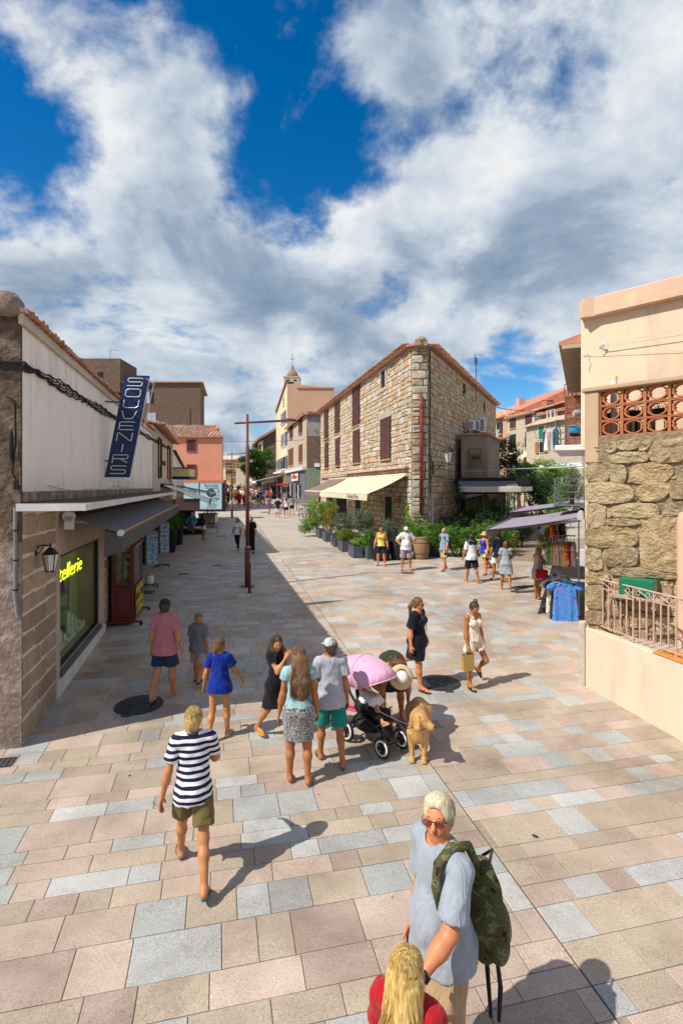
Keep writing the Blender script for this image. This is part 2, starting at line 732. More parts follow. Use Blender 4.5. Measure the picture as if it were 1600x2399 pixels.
def D(name,*a,**kw):
 keys={'fn':kw.pop('fn',mk)}
 if a:
  keys['c']=a[0]
  if len(a)>1:
   keys['c2']=a[1]
 keys.update(kw)
 _DEF[name]=keys
 return name

 # ------------------------------------------------------------------ material definitions
D('mortar_sand',(.36,.28,.20),(.25,.19,.14),sc=30,rough=.95)
D('granite_beige',fn=mk_granite,c=(.42,.345,.26),dark=(.22,.17,.125),light=(.58,.50,.405))
D('granite_pink',fn=mk_granite,c=(.475,.37,.30),dark=(.27,.19,.15),light=(.63,.54,.465))
D('granite_rose',fn=mk_granite,c=(.40,.305,.25),dark=(.22,.155,.125),light=(.55,.46,.395))
D('granite_grey',fn=mk_granite,c=(.385,.39,.37),dark=(.17,.17,.165),light=(.60,.605,.585))
D('granite_pale',fn=mk_granite,c=(.45,.445,.42),dark=(.22,.22,.215),light=(.65,.645,.625))
D('groove',(.085,.068,.055),rough=.9)
D('white_plaster',(.88,.82,.75),(.81,.75,.68),sc=1.5,rough=.92,bump=.35,bsc=22,bd=.02,stain=(.56,.47,.38),ssc=1.6,slo=.54,shi=.76,stretch=(1,1,.3))
D('white_trim',(.72,.69,.66),(.58,.55,.52),sc=3,rough=.8,bump=.15)
D('brown_render',(.20,.13,.085),(.085,.055,.038),sc=7,det=9,rough=.98,bump=1.0,bsc=17,bd=.06,stain=(.30,.21,.16),ssc=3.0,slo=.5,shi=.66)
D('pale_render',(.36,.27,.22),(.20,.14,.11),sc=6,det=9,rough=.98,bump=1.0,bsc=17,bd=.06,stain=(.48,.38,.32),ssc=3.4,slo=.5,shi=.66)
D('block_granite',fn=mk_granite,c=(.42,.325,.23),dark=(.20,.155,.11),light=(.57,.47,.36),sp=80)
D('block_granite_dark',fn=mk_granite,c=(.34,.26,.185),dark=(.15,.115,.085),light=(.48,.39,.30),sp=80)
D('white_mortar',(.72,.64,.56),(.58,.51,.44),sc=14,rough=.95,bump=.5,bsc=35)
D('window_plaster',(.56,.44,.36),(.47,.37,.30),sc=2,rough=.9,bump=.2)
D('terracotta',(.50,.24,.14),(.30,.13,.08),sc=5,rough=.85,bump=.3,rnd=.3,stain=(.52,.40,.30),ssc=6,slo=.5,shi=.7)
D('terracotta_pale',(.62,.40,.28),(.48,.27,.18),sc=4,rough=.85,bump=.3,rnd=.3,stain=(.66,.55,.45),ssc=8,slo=.48,shi=.6)
D('terracotta_red',(.52,.22,.13),(.40,.15,.09),sc=4,rough=.85,bump=.3,rnd=.3)
D('old_stucco',(.16,.105,.075),(.115,.075,.052),sc=2.5,det=9,rough=.95,bump=.6,bsc=12,bd=.03,stain=(.22,.155,.115),ssc=2.2,slo=.55,shi=.72)
D('pink_stucco',(.64,.28,.18),(.57,.245,.155),sc=.8,rough=.9,bump=.2,stain=(.42,.19,.13),ssc=1.6,slo=.64,shi=.8)
D('red_paint',(.33,.05,.035),(.26,.04,.03),rough=.6)
D('shutter_brown',(.15,.055,.045),(.10,.04,.033),sc=10,rough=.6)
D('shutter_dark',(.06,.03,.028),(.04,.02,.02),sc=10,rough=.6)
D('shutter_rust',(.27,.09,.045),(.19,.06,.03),sc=10,rough=.6)
D('shutter_grey',(.17,.20,.25),(.13,.15,.19),sc=10,rough=.6)
D('shutter_white',(.50,.52,.55),(.40,.42,.45),sc=10,rough=.6)
D('shutter_orange',(.46,.19,.055),(.36,.14,.04),sc=10,rough=.6)
D('shutter_green',(.03,.20,.12),(.02,.15,.09),sc=10,rough=.6)
D('dark_glass',fn=mk_glass)
D('interior_dark',(.02,.017,.015),rough=.9)
D('interior_olive',(.70,.74,.45),(.58,.62,.38),sc=2,rough=.9)
D('pane',fn=mk_pane)
D('pane_green',fn=mk_pane,tint=(.92,.98,.88),fac=.90)
D('cream_stucco',(.56,.49,.39),(.50,.43,.34),sc=1.2,rough=.9,bump=.2,stain=(.40,.34,.27),ssc=1.4,slo=.6,shi=.8)
D('yellow_stucco',(.72,.60,.38),(.66,.54,.34),sc=.7,rough=.9,bump=.15)
D('tan_stucco',(.50,.33,.215),(.45,.29,.19),sc=.4,rough=.9,bump=.15)
D('weathered',(.50,.44,.385),(.36,.32,.285),sc=1.2,det=8,rough=.92,bump=.4,bsc=18,stain=(.54,.36,.21),ssc=.55,slo=.44,shi=.60)
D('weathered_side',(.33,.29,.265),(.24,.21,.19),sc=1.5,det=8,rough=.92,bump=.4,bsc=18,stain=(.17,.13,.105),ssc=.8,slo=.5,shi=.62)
D('shop_grey',(.16,.17,.19),(.13,.14,.16),sc=2,rough=.6)
D('shop_green',(.20,.24,.15),(.16,.195,.12),sc=1.2,rough=.85,stain=(.13,.14,.10),ssc=1.4,slo=.6,shi=.75)
for i_,(c_,k_)in enumerate((((.60,.475,.315),(.37,.27,.17)),((.66,.58,.46),(.44,.37,.28)),((.55,.49,.40),(.34,.295,.235)),((.62,.37,.19),(.42,.235,.115)),((.50,.37,.24),(.29,.205,.13)))):
 D('stone_%d'%i_,c_,k_,sc=6,det=8,rough=.95,bump=.9,bsc=14,bd=.05,rnd=.25)
D('stone_mortar',(.33,.245,.155),(.18,.13,.085),sc=9,rough=.98,bump=.8,bsc=20,bd=.03)
for i_,(c_,k_)in enumerate((((.58,.42,.22),(.33,.22,.11)),((.60,.46,.27),(.38,.27,.15)),((.53,.39,.22),(.30,.21,.115)))):
 D('boulder_%d'%i_,c_,k_,sc=5,det=9,rough=.95,bump=1.0,bsc=22,bd=.10,rnd=.18,stain=(.62,.50,.34),ssc=7,slo=.52,shi=.72)
D('boulder_joint',(.40,.29,.175),(.20,.14,.085),sc=9,rough=.98,bump=1,bsc=25,bd=.05)
D('peach_stucco',(.74,.56,.40),(.67,.49,.34),sc=1.4,det=9,rough=.9,bump=.35,bsc=26,stain=(.52,.37,.26),ssc=2.6,slo=.52,shi=.76,stretch=(1,1,.25))
D('peach_band',(.66,.43,.30),(.56,.36,.25),sc=1.6,rough=.9,bump=.3,bsc=20,stain=(.70,.52,.28),ssc=2.2,slo=.56,shi=.72)
D('peach_trim',(.50,.35,.22),(.42,.29,.18),sc=2,rough=.92,bump=.3)
D('low_wall_peach',(.70,.55,.40),(.65,.50,.36),sc=1.6,det=9,rough=.9,bump=.35,bsc=26,stain=(.54,.42,.31),ssc=2.4,slo=.52,shi=.78,stretch=(1,1,.3))
D('concrete_edge',(.52,.46,.37),(.38,.33,.26),sc=6,rough=.95,bump=.4)
D('clay_block',(.50,.19,.085),(.40,.14,.06),sc=9,rough=.85,bump=.2,rnd=.15)
D('mortar_tan',(.36,.26,.17),(.27,.19,.12),sc=12,rough=.95,bump=.5)
D('orange_tile',(.62,.27,.06),(.52,.21,.05),sc=5,rough=.5)
D('pink_rail',(.62,.42,.34),(.50,.30,.22),sc=12,rough=.6)
D('corten',(.16,.065,.04),(.115,.045,.03),sc=8,rough=.75,spec=.25)
D('steel',(.42,.43,.44),(.34,.35,.36),rough=.35,metal=.8)
D('black_metal',(.016,.016,.018),(.012,.012,.013),rough=.5)
D('grey_metal',(.10,.115,.13),(.08,.09,.10),rough=.5)
D('rust_pipe',(.27,.06,.028),(.18,.038,.018),sc=5,rough=.7,stain=(.30,.15,.09),ssc=5,slo=.55,shi=.7)
D('grey_pipe',(.45,.46,.47),(.38,.39,.40),rough=.6)
D('cable_black',(.018,.017,.016),rough=.8)
D('cable_white',(.62,.60,.56),rough=.7)
D('cast_iron',(.028,.028,.029),(.018,.018,.018),sc=12,rough=.55,spec=.5,stain=(.10,.10,.10),ssc=9,slo=.58,shi=.7,bump=.6,bsc=40)
D('navy_sign',(.012,.022,.11),(.01,.018,.09),rough=.35,spec=.5)
D('neon_off',(.68,.84,.68),(.56,.74,.58),rough=.25,spec=.6)
D('neon_yellow',fn=mk_emit,c=(.95,.88,.02),s=2.2)
D('awning_grey',(.155,.155,.18),(.13,.13,.15),sc=3,rough=.9,bump=.2,bsc=6,bd=.05)
D('awning_valance',(.125,.118,.118),(.09,.085,.085),sc=14,rough=.9,bump=.6,bsc=3,bd=.08,stretch=(5,5,.3))
D('awning_white',(.86,.82,.76),(.80,.76,.70),sc=3,rough=.8)
D('awning_cream',(.76,.64,.40),(.71,.58,.35),sc=2,rough=.85)
D('awning_cream_valance',(.70,.62,.42),(.64,.56,.37),sc=3,rough=.85)
D('awning_brown',(.24,.155,.13),(.20,.13,.105),sc=2,rough=.85)
D('awning_lilac',(.30,.25,.31),(.265,.22,.275),sc=1.5,rough=.85)
D('awning_ivory',(.62,.56,.44),(.54,.48,.38),sc=2,rough=.85)
D('awning_green',(.03,.22,.16),(.02,.17,.12),sc=2,rough=.85)
D('cap_white',(.76,.76,.76),rough=.5)
D('billboard_blue',(.38,.55,.60),(.35,.52,.57),sc=1,rough=.5)
D('ink',(.03,.035,.045),rough=.6)
D('yellow_box',(.78,.68,.26),(.72,.62,.22),sc=2,rough=.5)
D('blue_trim',(.02,.02,.10),rough=.5)
D('sign_white',(.78,.76,.74),rough=.5)
D('sign_red',(.65,.05,.04),rough=.5)
D('sign_olive',(.165,.125,.055),(.14,.105,.045),rough=.7)
D('sign_cream',(.50,.44,.30),rough=.7)
D('lamp_glass',(.72,.70,.62),rough=.25,spec=.5)
D('gravel',(.15,.10,.07),(.08,.055,.04),sc=40,rough=.98,bump=1,bsc=60,bd=.03)
D('pine_wood',(.42,.25,.11),(.32,.18,.08),sc=6,rough=.7,stretch=(1,8,8))
D('far_pave',fn=None)

def mk_far(name):
 """paving beyond the distance at which single slabs can be told apart"""
 m,nt,b,tc=base_nodes(name,.7,.3)
 br=nt.nodes.new('ShaderNodeTexBrick')
 nt.links.new(tc.outputs['Object'],br.inputs['Vector'])
 br.inputs['Scale'].default_value=1.0
 br.inputs['Brick Width'].default_value=.62
 br.inputs['Row Height'].default_value=.33
 br.inputs['Mortar Size'].default_value=.008
 br.inputs['Color1'].default_value=(.49,.41,.33,1)
 br.inputs['Color2'].default_value=(.42,.41,.38,1)
 br.inputs['Mortar'].default_value=(.28,.22,.17,1)
 br.inputs['Bias'].default_value=-.1
 big=_ramp(nt,_noise(nt,tc.outputs['Object'],.6,6,.6),[(.3,(.84,.80,.77)),(.65,(1.05,1.04,1.03))])
 nt.links.new(_mix(nt,1.0,br.outputs['Color'],big,'MULTIPLY'),b.inputs['Base Color'])
 return m

_DEF['far_pave']={'fn':mk_far}

# ------------------------------------------------------------------ ground and paving
BR=math.radians(12.7)
SU,CU=math.sin(BR),math.cos(BR)

def uv(v,u,h=0.0):
 """street coordinates (across, along) -> world"""
 x,y=CU*v-SU*u,SU*v+CU*u
 return Vector((x,y,KG*y+h))

def to_uv(p):
 return(CU*p[0]+SU*p[1],-SU*p[0]+CU*p[1])

 # one sheet to the horizon
g=MB()
ys=[-12,0,60,140,300]
for a,b in zip(ys,ys[1:]):
 g.quad((-400,a,KG*min(a,140)-.10),(400,a,KG*min(a,140)-.10),(400,b,KG*min(b,140)-.10),(-400,b,KG*min(b,140)-.10))
g.quad((-1500,300,KG*140-.1),(1500,300,KG*140-.1),(1500,2500,KG*140-.1),(-1500,2500,KG*140-.1))
g.obj('ground','concrete_edge',kind='structure')

U_END=27.0
fp=MB()
for a,b in((U_END,60),(60,125)):
 q=[uv(-22,a,-.002),uv(34,a,-.002),uv(34,b,-.002),uv(-22,b,-.002)]
 fp.quad(*q)
far=fp.obj('street','far_pave',kind='structure')
# object space turned so that the slab rows run across the street
rotm=Matrix.Rotation(BR,4,'Z')
far.data.transform(rotm.inverted())
far.matrix_world=rotm

pav=MB()
pav.quad(uv(-22,-6,-.012),uv(34,-6,-.012),uv(34,U_END,-.012),uv(-22,U_END,-.012))
pavement=pav.obj('pavement','mortar_sand',kind='structure')

DRAIN_V=2.62
slabs=[]
PM=['granite_beige','granite_pink','granite_rose','granite_grey','granite_pale']
rng=random.Random(11)

def lay(v0,v1,u0,u1,ang):
 u=u0
 while u<u1:
  d=rng.choice([.18,.20,.24,.24,.30,.36,.43])
  v=v0-rng.random()*.6
  while v<v1:
   w=rng.choice([.28,.36,.42,.50,.56,.68])
   a,b=max(v,v0),min(v+w,v1)
   if b-a>.08:
    mi=rng.choices(range(5),(36,24,12,19,9))[0]
    slabs.append((a,b,u,u+d,mi))
   v+=w
  u+=d

lay(-9.0,DRAIN_V-.004,1.9,U_END,0)
lay(DRAIN_V+.004,15.0,1.9,U_END,0)

def slab_mesh(mb,a,b,u,w,mi):
 g_,c=.0032,.005
 a,b,u,w=a+g_,b-g_,u+g_,w-g_
 h=rng.uniform(-.0012,.0012)
 lo=[uv(a,u,-.011),uv(b,u,-.011),uv(b,w,-.011),uv(a,w,-.011)]
 md=[uv(a,u,-.003+h),uv(b,u,-.003+h),uv(b,w,-.003+h),uv(a,w,-.003+h)]
 c2=min(c,(b-a)*.3,(w-u)*.3)
 tp=[uv(a+c2,u+c2,h),uv(b-c2,u+c2,h),uv(b-c2,w-c2,h),uv(a+c2,w-c2,h)]
 fs=[(8,9,10,11)]
 for i in range(4):
  j=(i+1)%4
  fs+=[(i,j,j+4,i+4),(i+4,j+4,j+8,i+8)]
 mb.add(lo+md+tp,fs,mi)

def slab_area(s):
 c=uv((s[0]+s[1])/2,(s[2]+s[3])/2)
 if c.y<1.5:
  return 0
 px,py=proj(c)
 if not(-60<px<1660 and py<2460):
  return 0
 return(s[1]-s[0])*(s[3]-s[2])*F*F*(CH-c.z)/c.y**3

slabs.sort(key=slab_area,reverse=True)
for s_ in slabs[:300]:
 mb=MB()
 slab_mesh(mb,*s_[:4],0)
 mb.obj('paving_slab',PM[s_[4]],pavement)
mb=MB()
for s_ in slabs[300:]:
 slab_mesh(mb,*s_[:4],s_[4])
mb.obj('paving_slabs',PM,pavement,kind='stuff')

# drain slot running along the street
mb=MB()
mb.quad(uv(DRAIN_V-.004,1.5,-.006),uv(DRAIN_V+.004,1.5,-.006),uv(DRAIN_V+.004,U_END,-.006),uv(DRAIN_V-.004,U_END,-.006))
mb.quad(uv(DRAIN_V-.02,U_END,.002),uv(DRAIN_V+.02,U_END,.002),uv(DRAIN_V+.02,52,.002),uv(DRAIN_V-.02,52,.002))
mb.obj('drain_slot','groove',pavement)

# ------------------------------------------------------------------ pieces shared by the buildings
def rubble(fr_rng,s0,s1,z0,ztop,holes,hw=(.22,.34),ww=(.25,.55),gap=.012,wob=.035):
 """irregular courses of stones between s0..s1, z0..ztop(s), leaving the holes free; returns quads (s,z)*4"""
 out=[]
 zmax=max(ztop(s0),ztop(s1),ztop((s0+s1)/2))
 z,row=z0,0
 while z<zmax:
  h=fr_rng.uniform(*hw)

  def zl(zz,s,r):
   return zz+wob*(mnoise.noise(Vector((s*1.7,r*7.3,zz))))
  s=s0-fr_rng.random()*.2
  while s<s1:
   w=fr_rng.uniform(*ww)*(1.35 if fr_rng.random()<.15 else 1)
   a,b=max(s,s0),min(s+w,s1)
   parts=[(z,z+h)]
   if fr_rng.random()<.22 and h>.27:
    k=fr_rng.uniform(.4,.6)
    parts=[(z,z+h*k),(z+h*k,z+h)]
   for(zb,zt)in parts:
    top=ztop((a+b)/2)
    if zb>top-.06 or b-a<.07:
     continue
    A,B,Zb,Zt=a,b,zb,zt
    ok=True
    for(h0,k0,h1,k1)in holes:
     if B>h0 and A<h1 and Zt>k0 and Zb<k1:
      ov=[(B-h0,'B',h0),(h1-A,'A',h1),(Zt-k0,'T',k0),(k1-Zb,'Z',k1)]
      ov.sort()
      o_,side,val=ov[0]
      if side=='B':
       B=val
      elif side=='A':
       A=val
      elif side=='T':
       Zt=val
      else:
       Zb=val
      if B-A<.06 or Zt-Zb<.06:
       ok=False
       break
    if not ok:
     continue
    j=lambda:fr_rng.uniform(-.02,.02)
    q=[(A+gap+j()*.6,zl(Zb,A,row)+gap),(B-gap+j()*.6,zl(Zb,B,row)+gap),(B-gap+j()*.6,min(zl(Zt,B,row+1),ztop(B))-gap),(A+gap+j()*.6,min(zl(Zt,A,row+1),ztop(A))-gap)]
    if q[2][1]-q[1][1]>.04 and q[3][1]-q[0][1]>.04:
     out.append(q)
   s+=w
  z+=h
  row+=1
 return out

def stone_block(mb,q,d,mi,rg,y0=0.0,ins=.03):
 """one dressed stone standing d proud of the wall face (wall local frame)"""
 cx=sum(p[0]for p in q)/4
 cz=sum(p[1]for p in q)/4
 ring,top=[],[]
 for i in range(4):
  a,b=q[i],q[(i+1)%4]
  m_=((a[0]+b[0])/2+rg.uniform(-.012,.012),(a[1]+b[1])/2+rg.uniform(-.012,.012))
  # clip the corner a little and keep the middle of the edge
  ring+=[(a[0]+(cx-a[0])*.06,a[1]+(cz-a[1])*.06),m_]
 n=len(ring)
 v0=[(x,y0,z)for x,z in ring]
 v1=[(x,y0-d*.6,z)for x,z in ring]
 for x,z in ring:
  dx,dz=cx-x,cz-z
  L_=math.hypot(dx,dz)or 1
  t=min(ins,L_*.35)
  top.append((x+dx/L_*t,y0-d*rg.uniform(.85,1.15),z+dz/L_*t))
 vs_=v0+v1+top+[(cx,y0-d*1.12,cz)]
 fs=[]
 for i in range(n):
  j=(i+1)%n
  fs+=[(i,j,j+n,i+n),(i+n,j+n,j+2*n,i+2*n),(i+2*n,j+2*n,3*n)]
 mb.add(vs_,fs,mi)

def shutter_leaf(name,s0,z0,s1,z1,m,parent,y=-.04,slat=.06,th=.035):
 mb=MB()
 b=.045
 mb.box(s0,y-th,z0,s0+b,y,z1)
 mb.box(s1-b,y-th,z0,s1,y,z1)
 zm=(z0+z1)/2
 for(a,c)in((z0,z0+b),(z1-b,z1),(zm-b/2,zm+b/2)):
  mb.box(s0+b,y-th+.002,a,s1-b,y-.002,c)
 z=z0+b
 while z<z1-b:
  mb.quad((s0+b,y-th+.006,z),(s1-b,y-th+.006,z),(s1-b,y-.008,z+slat*.95),(s0+b,y-.008,z+slat*.95))
  z+=slat
 return mb.obj(name,m,parent)

def shuttered(parent,rect,m,sill='stone_1',y=-.05,leaves=2,sillw=.06,frame=None):
 s0,z0,s1,z1=rect
 w_=MB().box(s0-.02,y+.005,z0-.02,s1+.02,.12,z1+.02).obj('window','interior_dark',parent)
 n=leaves
 for i in range(n):
  a=s0+(s1-s0)*i/n+.006
  b=s0+(s1-s0)*(i+1)/n-.006
  shutter_leaf('shutter',a,z0,b,z1,m,w_,y=y)
 if sill:
  MB().cbox(s0-sillw,y-.09,z0-.10,s1+sillw,0,z0-.022,.012).obj('sill',sill,w_)
 if frame:
  f=MB()
  k=.09
  f.box(s0-k,y-.05,z0-k,s0-.005,.02,z1+k)
  f.box(s1+.005,y-.05,z0-k,s1+k,.02,z1+k)
  f.box(s0-.005,y-.048,z1+.005,s1+.005,.02,z1+k)
  f.box(s0-.005,y-.048,z0-k,s1+.005,.02,z0-.005)
  f.obj('frame',frame,w_)
 return w_

def open_window(parent,rect,fr='shutter_brown',glass='dark_glass',y=-.01,bars=1,sill='stone_1',rail=None):
 """a window with a real frame and recessed panes"""
 s0,z0,s1,z1=rect
 w_=MB().box(s0,y-.015,z0,s1,.15,z1).obj('window',glass,parent)
 f=MB()
 k=.05
 f.box(s0-k,y-.06,z0-k,s0,.02,z1+k)
 f.box(s1,y-.06,z0-k,s1+k,.02,z1+k)
 f.box(s0,y-.058,z1,s1,.02,z1+k)
 f.box(s0,y-.058,z0-k,s1,.02,z0)
 for i in range(bars):
  c=s0+(s1-s0)*(i+1)/(bars+1)
  f.box(c-.02,y-.045,z0,c+.02,y-.016,z1)
 f.obj('frame',fr,w_)
 if sill:
  MB().cbox(s0-.1,y-.13,z0-.15,s1+.1,0,z0-.055,.012).obj('sill',sill,w_)
 if rail:
  r=MB()
  r.box(s0-.05,y-.30,z0+rail-.03,s1+.05,y-.27,z0+rail)
  r.box(s0-.05,y-.30,z0-.02,s1+.05,y-.06,z0+.01)
  k=s0-.04
  while k<s1+.05:
   r.box(k,y-.292,z0,k+.015,y-.277,z0+rail-.03)
   k+=.11
  r.obj('guard_rail','shutter_dark',w_)
 return w_

_tile_me={}

def eave_tile(m):
 """a short barrel tile, open below, axis along local y"""
 if m in _tile_me:
  return _tile_me[m]
 mb=MB()
 n=6
 vs_,fs=[],[]
 for y,r in((-.16,.085),(.22,.075)):
  for k in range(n+1):
   a=math.pi*k/n
   vs_.append((r*math.cos(a),y,r*math.sin(a)))
  for k in range(n+1):
   a=math.pi*k/n
   vs_.append(((r-.018)*math.cos(a),y,(r-.018)*math.sin(a)))
 q=n+1
 for k in range(n):
  fs+=[(k,k+1,2*q+k+1,2*q+k),(q+k+1,q+k,3*q+k,3*q+k+1),(k+1,k,q+k,q+k+1)]
 mb.add(vs_,fs)
 _tile_me[m]=mb.mesh('roof_tile',m)
 return _tile_me[m]

def tile_row(parent,s0,s1,z,m='terracotta',y=0.0,step=.21,slope=0.0,rg=random.Random(3),zf=None):
 s=s0+step/2
 while s<s1:
  zz=zf(s)if zf else z
  mt=Matrix.Translation((s,y+rg.uniform(-.02,.02),zz+rg.uniform(-.012,.012)))@Matrix.Rotation(slope+rg.uniform(-.04,.04),4,'X')
  link('roof_tile',eave_tile(m),parent,mtx=mt)
  s+=step

def barrel_field(parent,s0,s1,y0,z0,y1,z1,m,step=.21,name='roof_tiles',zs=0.0):
 """whole slope of barrel tiles too small to pick apart"""
 mb=MB()
 rg=random.Random(5)
 L_=math.hypot(y1-y0,z1-z0)
 n=max(1,int(L_/.38))
 s=s0+step/2
 while s<s1:
  for i in range(n):
   t0,t1=i/n,(i+1.15)/n
   a=Vector((s,y0+(y1-y0)*t0,z0+(z1-z0)*t0+zs*(s-s0)))
   b=Vector((s,y0+(y1-y0)*t1,z0+(z1-z0)*t1+zs*(s-s0)))
   j=rg.uniform(-.01,.01)
   vs_=[]
   for p,r in((a,.088),(b,.072)):
    for k in range(5):
     an=math.pi*k/4
     vs_.append((p.x+j+r*math.cos(an),p.y,p.z+r*math.sin(an)+(.02 if p is a else 0)))
   mb.add(vs_,[(k,k+1,k+6,k+5)for k in range(4)]+[(4,3,2,1,0)],rg.randrange(2))
  s+=step
 return mb.obj(name,[m,'terracotta_pale'],parent,kind='stuff')

def cable(mb,pts,r=.008,sag=0.0,n=8,mi=0,k=6):
 """smooth cable through points, sagging between them"""
 out=[]
 for a,b in zip(pts,pts[1:]):
  a,b=Vector(a),Vector(b)
  for i in range(n):
   t=i/n
   p=a.lerp(b,t)
   p.z-=sag*4*t*(1-t)
   out.append(p)
 out.append(Vector(pts[-1]))
 mb.tube(out,r,k,mi)

def wall_lamp(name,label,loc,rz,group,arm=.32,drop=.0):
 t=thing(name,label,'lantern',loc,rz,group)
 b=MB()
 b.cbox(-.03,-.02,-.10,.03,0,.10,.008)
 b.tube([(0,-.01,.03),(0,-arm*.5,.07),(0,-arm,.05)],.012,6)
 b.tube([(0,-.01,-.08),(0,-arm*.3,-.03),(0,-arm*.6,.055)],.009,6)
 b.tube([(0,-arm,.05),(0,-arm,-.02)],.010,6)
 b.obj('bracket','black_metal',t)
 c=MB()
 mt=Matrix.Translation((0,-arm,-.02))
 for i in range(4):
  a0,a1=math.pi/4+i*math.pi/2,math.pi/4+(i+1)*math.pi/2
  p=lambda a,r,z:mt@Vector((r*math.cos(a),r*math.sin(a),z))
  c.quad(p(a0,.13,-.05),p(a1,.13,-.05),p(a1,.03,.05),p(a0,.03,.05))
  c.tube([p(a0,.115,-.05),p(a0,.07,-.30)],.008,5)
  c.quad(p(a0,.075,-.31),p(a1,.075,-.31),p(a1,.075,-.29),p(a0,.075,-.29))
 c.box(-.05,-arm-.05,-.33,.05,-arm+.05,-.325)
 c.tube([(0,-arm,.05),(0,-arm,.10)],[.02,.006],6)
 c.obj('lantern_frame','black_metal',t)
 g_=MB()
 g_.lathe([(.06,-.30),(.105,-.055)],(0,-arm,-.02),4,mtx=Matrix.Rotation(math.pi/4,4,'Z')if False else None)
 g_.obj('glass','lamp_glass',t)
 return t

 # ------------------------------------------------------------------ left side of the street
AA=math.radians(103.22)
FA=Fr(-4.33,7.28,AA)
shop=thing('souvenir_shop_building','long white plastered shop building with granite corner blocks on the left','building',FA.o,AA)
EAVE=6.02
S_END=15.7
sP=FA.hit(131,1400)[0]
sQ=FA.hit(243,1400)[0]
sR=FA.hit(272,1400)[0]
sw0,sw1=FA.hit(140,1400)[0],FA.hit(232.5,1400)[0]
zw0,zw1=FA.hit(141,1569)[1],FA.hit(139,1302)[1]
CAN=3.47

mb=MB()
mb.box(0.03,0,CAN-.02,S_END,.45,EAVE)
mb.obj('upper_wall','white_plaster',shop)
mb=MB()
mb.box(0,.0,-.3,.03,9,EAVE-.02)
mb.box(-.006,.0,2.9,.06,9,EAVE-.1)
mb.obj('gable_wall','brown_render',shop)
MB().box(-.012,-.012,-.3,.028,9,2.95).obj('gable_foot','pale_render',shop)
# low part: mortar core behind the blocks, plaster panel with the display window
mb=MB()
mb.box(.03,.002,-.3,sP,.45,CAN-.02)
mb.box(sQ,.002,-.3,sR,.45,CAN-.02)
mb.obj('mortar_core','white_mortar',shop)
mb=MB()
mb.box(sP,-.012,-.3,sw0,.45,CAN-.02)
mb.box(sw1,-.012,-.3,sQ,.45,CAN-.02)
mb.box(sw0,-.010,zw1,sw1,.45,CAN-.02)
mb.box(sw0,-.010,-.3,sw1,.45,zw0)
mb.obj('window_surround','window_plaster',shop)
MB().box(sP-.05,-.05,-.3,sQ,-.0125,zw0-.12).obj('plinth','white_trim',shop)
# blocks
rg=random.Random(4)
stones=[]
for(a,b)in((.035,sP-.01),(sQ+.01,sR)):
 z,row=-.1,0
 while z<CAN-.1:
  h=rg.uniform(.24,.36)
  m_=a+(b-a)*rg.uniform(.3,.7)
  cuts=[a,m_,b]
  if b-a>1.0 and rg.random()<.5:
   cuts=[a,a+(b-a)*rg.uniform(.25,.4),a+(b-a)*rg.uniform(.6,.75),b]
  for c0,c1 in zip(cuts,cuts[1:]):
   stones.append([(c0+.022,z+.022+rg.uniform(-.015,.02)),(c1-.022,z+.022+rg.uniform(-.015,.02)),(c1-.022,min(z+h,CAN-.05)-.020+rg.uniform(-.02,.012)),(c0+.022,min(z+h,CAN-.05)-.020+rg.uniform(-.02,.012))])
  z+=h
for q in stones:
 mb=MB()
 stone_block(mb,q,.022,0,rg,y0=.004,ins=.022)
 mb.obj('stone_block',rg.choice(['block_granite','block_granite','block_granite_dark']),shop)
 # display window
win=MB().box(sw0,.95,zw0-.02,sw1,1.0,zw1+.1).obj('display_window','interior_olive',shop)
mb=MB()
mb.box(sw0,.10,zw0-.08,sw1,1.3,zw0-.03)
mb.box(sw0-.02,.45,zw0,sw0,1.3,zw1+.1)
mb.box(sw1,.45,zw0,sw1+.02,1.3,zw1+.1)
mb.box(sw0,.45,zw1+.08,sw1,1.3,zw1+.12)
mb.obj('display_case','interior_olive',win)
mb=MB()
k=.05
mb.box(sw0,.02,zw0,sw0+k,.09,zw1)
mb.box(sw1-k,.02,zw0,sw1,.09,zw1)
mb.box(sw0+k,.022,zw1-k,sw1-k,.088,zw1)
mb.box(sw0+k,.022,zw0,sw1-k,.088,zw0+k)
mb.obj('frame','black_metal',win)
MB().box(sw0+k,.05,zw0+k,sw1-k,.062,zw1-k).obj('pane','pane_green',win)
MB().cbox(sw0-.03,-.06,zw0-.11,sw1+.03,.09,zw0-.002,.01).obj('sill','grey_metal',win)
# things behind the glass: shelves with goods
mb=MB()
for z_ in(zw0+.45,zw0+.8):
 mb.box(sw0+1.1,.55,z_,sw1-.2,.93,z_+.025)
for s_ in(sw0+1.1,sw0+2.2,sw1-.25):
 mb.box(s_,.56,zw0,s_+.03,.59,zw0+1.15)
mb.obj('shelf_rack','steel',win)
mb=MB()
for i in range(22):
 s_=sw0+1.15+rg.random()*(sw1-sw0-1.6)
 z_=rg.choice([zw0,zw0+.475,zw0+.825])
 mb.box(s_,.62,z_,s_+rg.uniform(.05,.2),.9,z_+rg.uniform(.05,.25))
mb.obj('goods','corten',win)
mb=MB()
for i in range(9):
 a_=sw0+.3+(sw1-sw0-.6)*i/9
 mb.box(a_,.22,zw0+.055,a_+.26,.40,zw0+.07+.05*(i%3))
 mb.box(a_+.05,.30,zw0+.09,a_+.2,.33,zw0+.22+.12*((i*7)%4))
mb.obj('display_cards','cap_white',win,kind='stuff')
MB().box(sw0+.9,.4,zw0,sw0+1.0,1.3,zw1).obj('post','interior_dark',win)

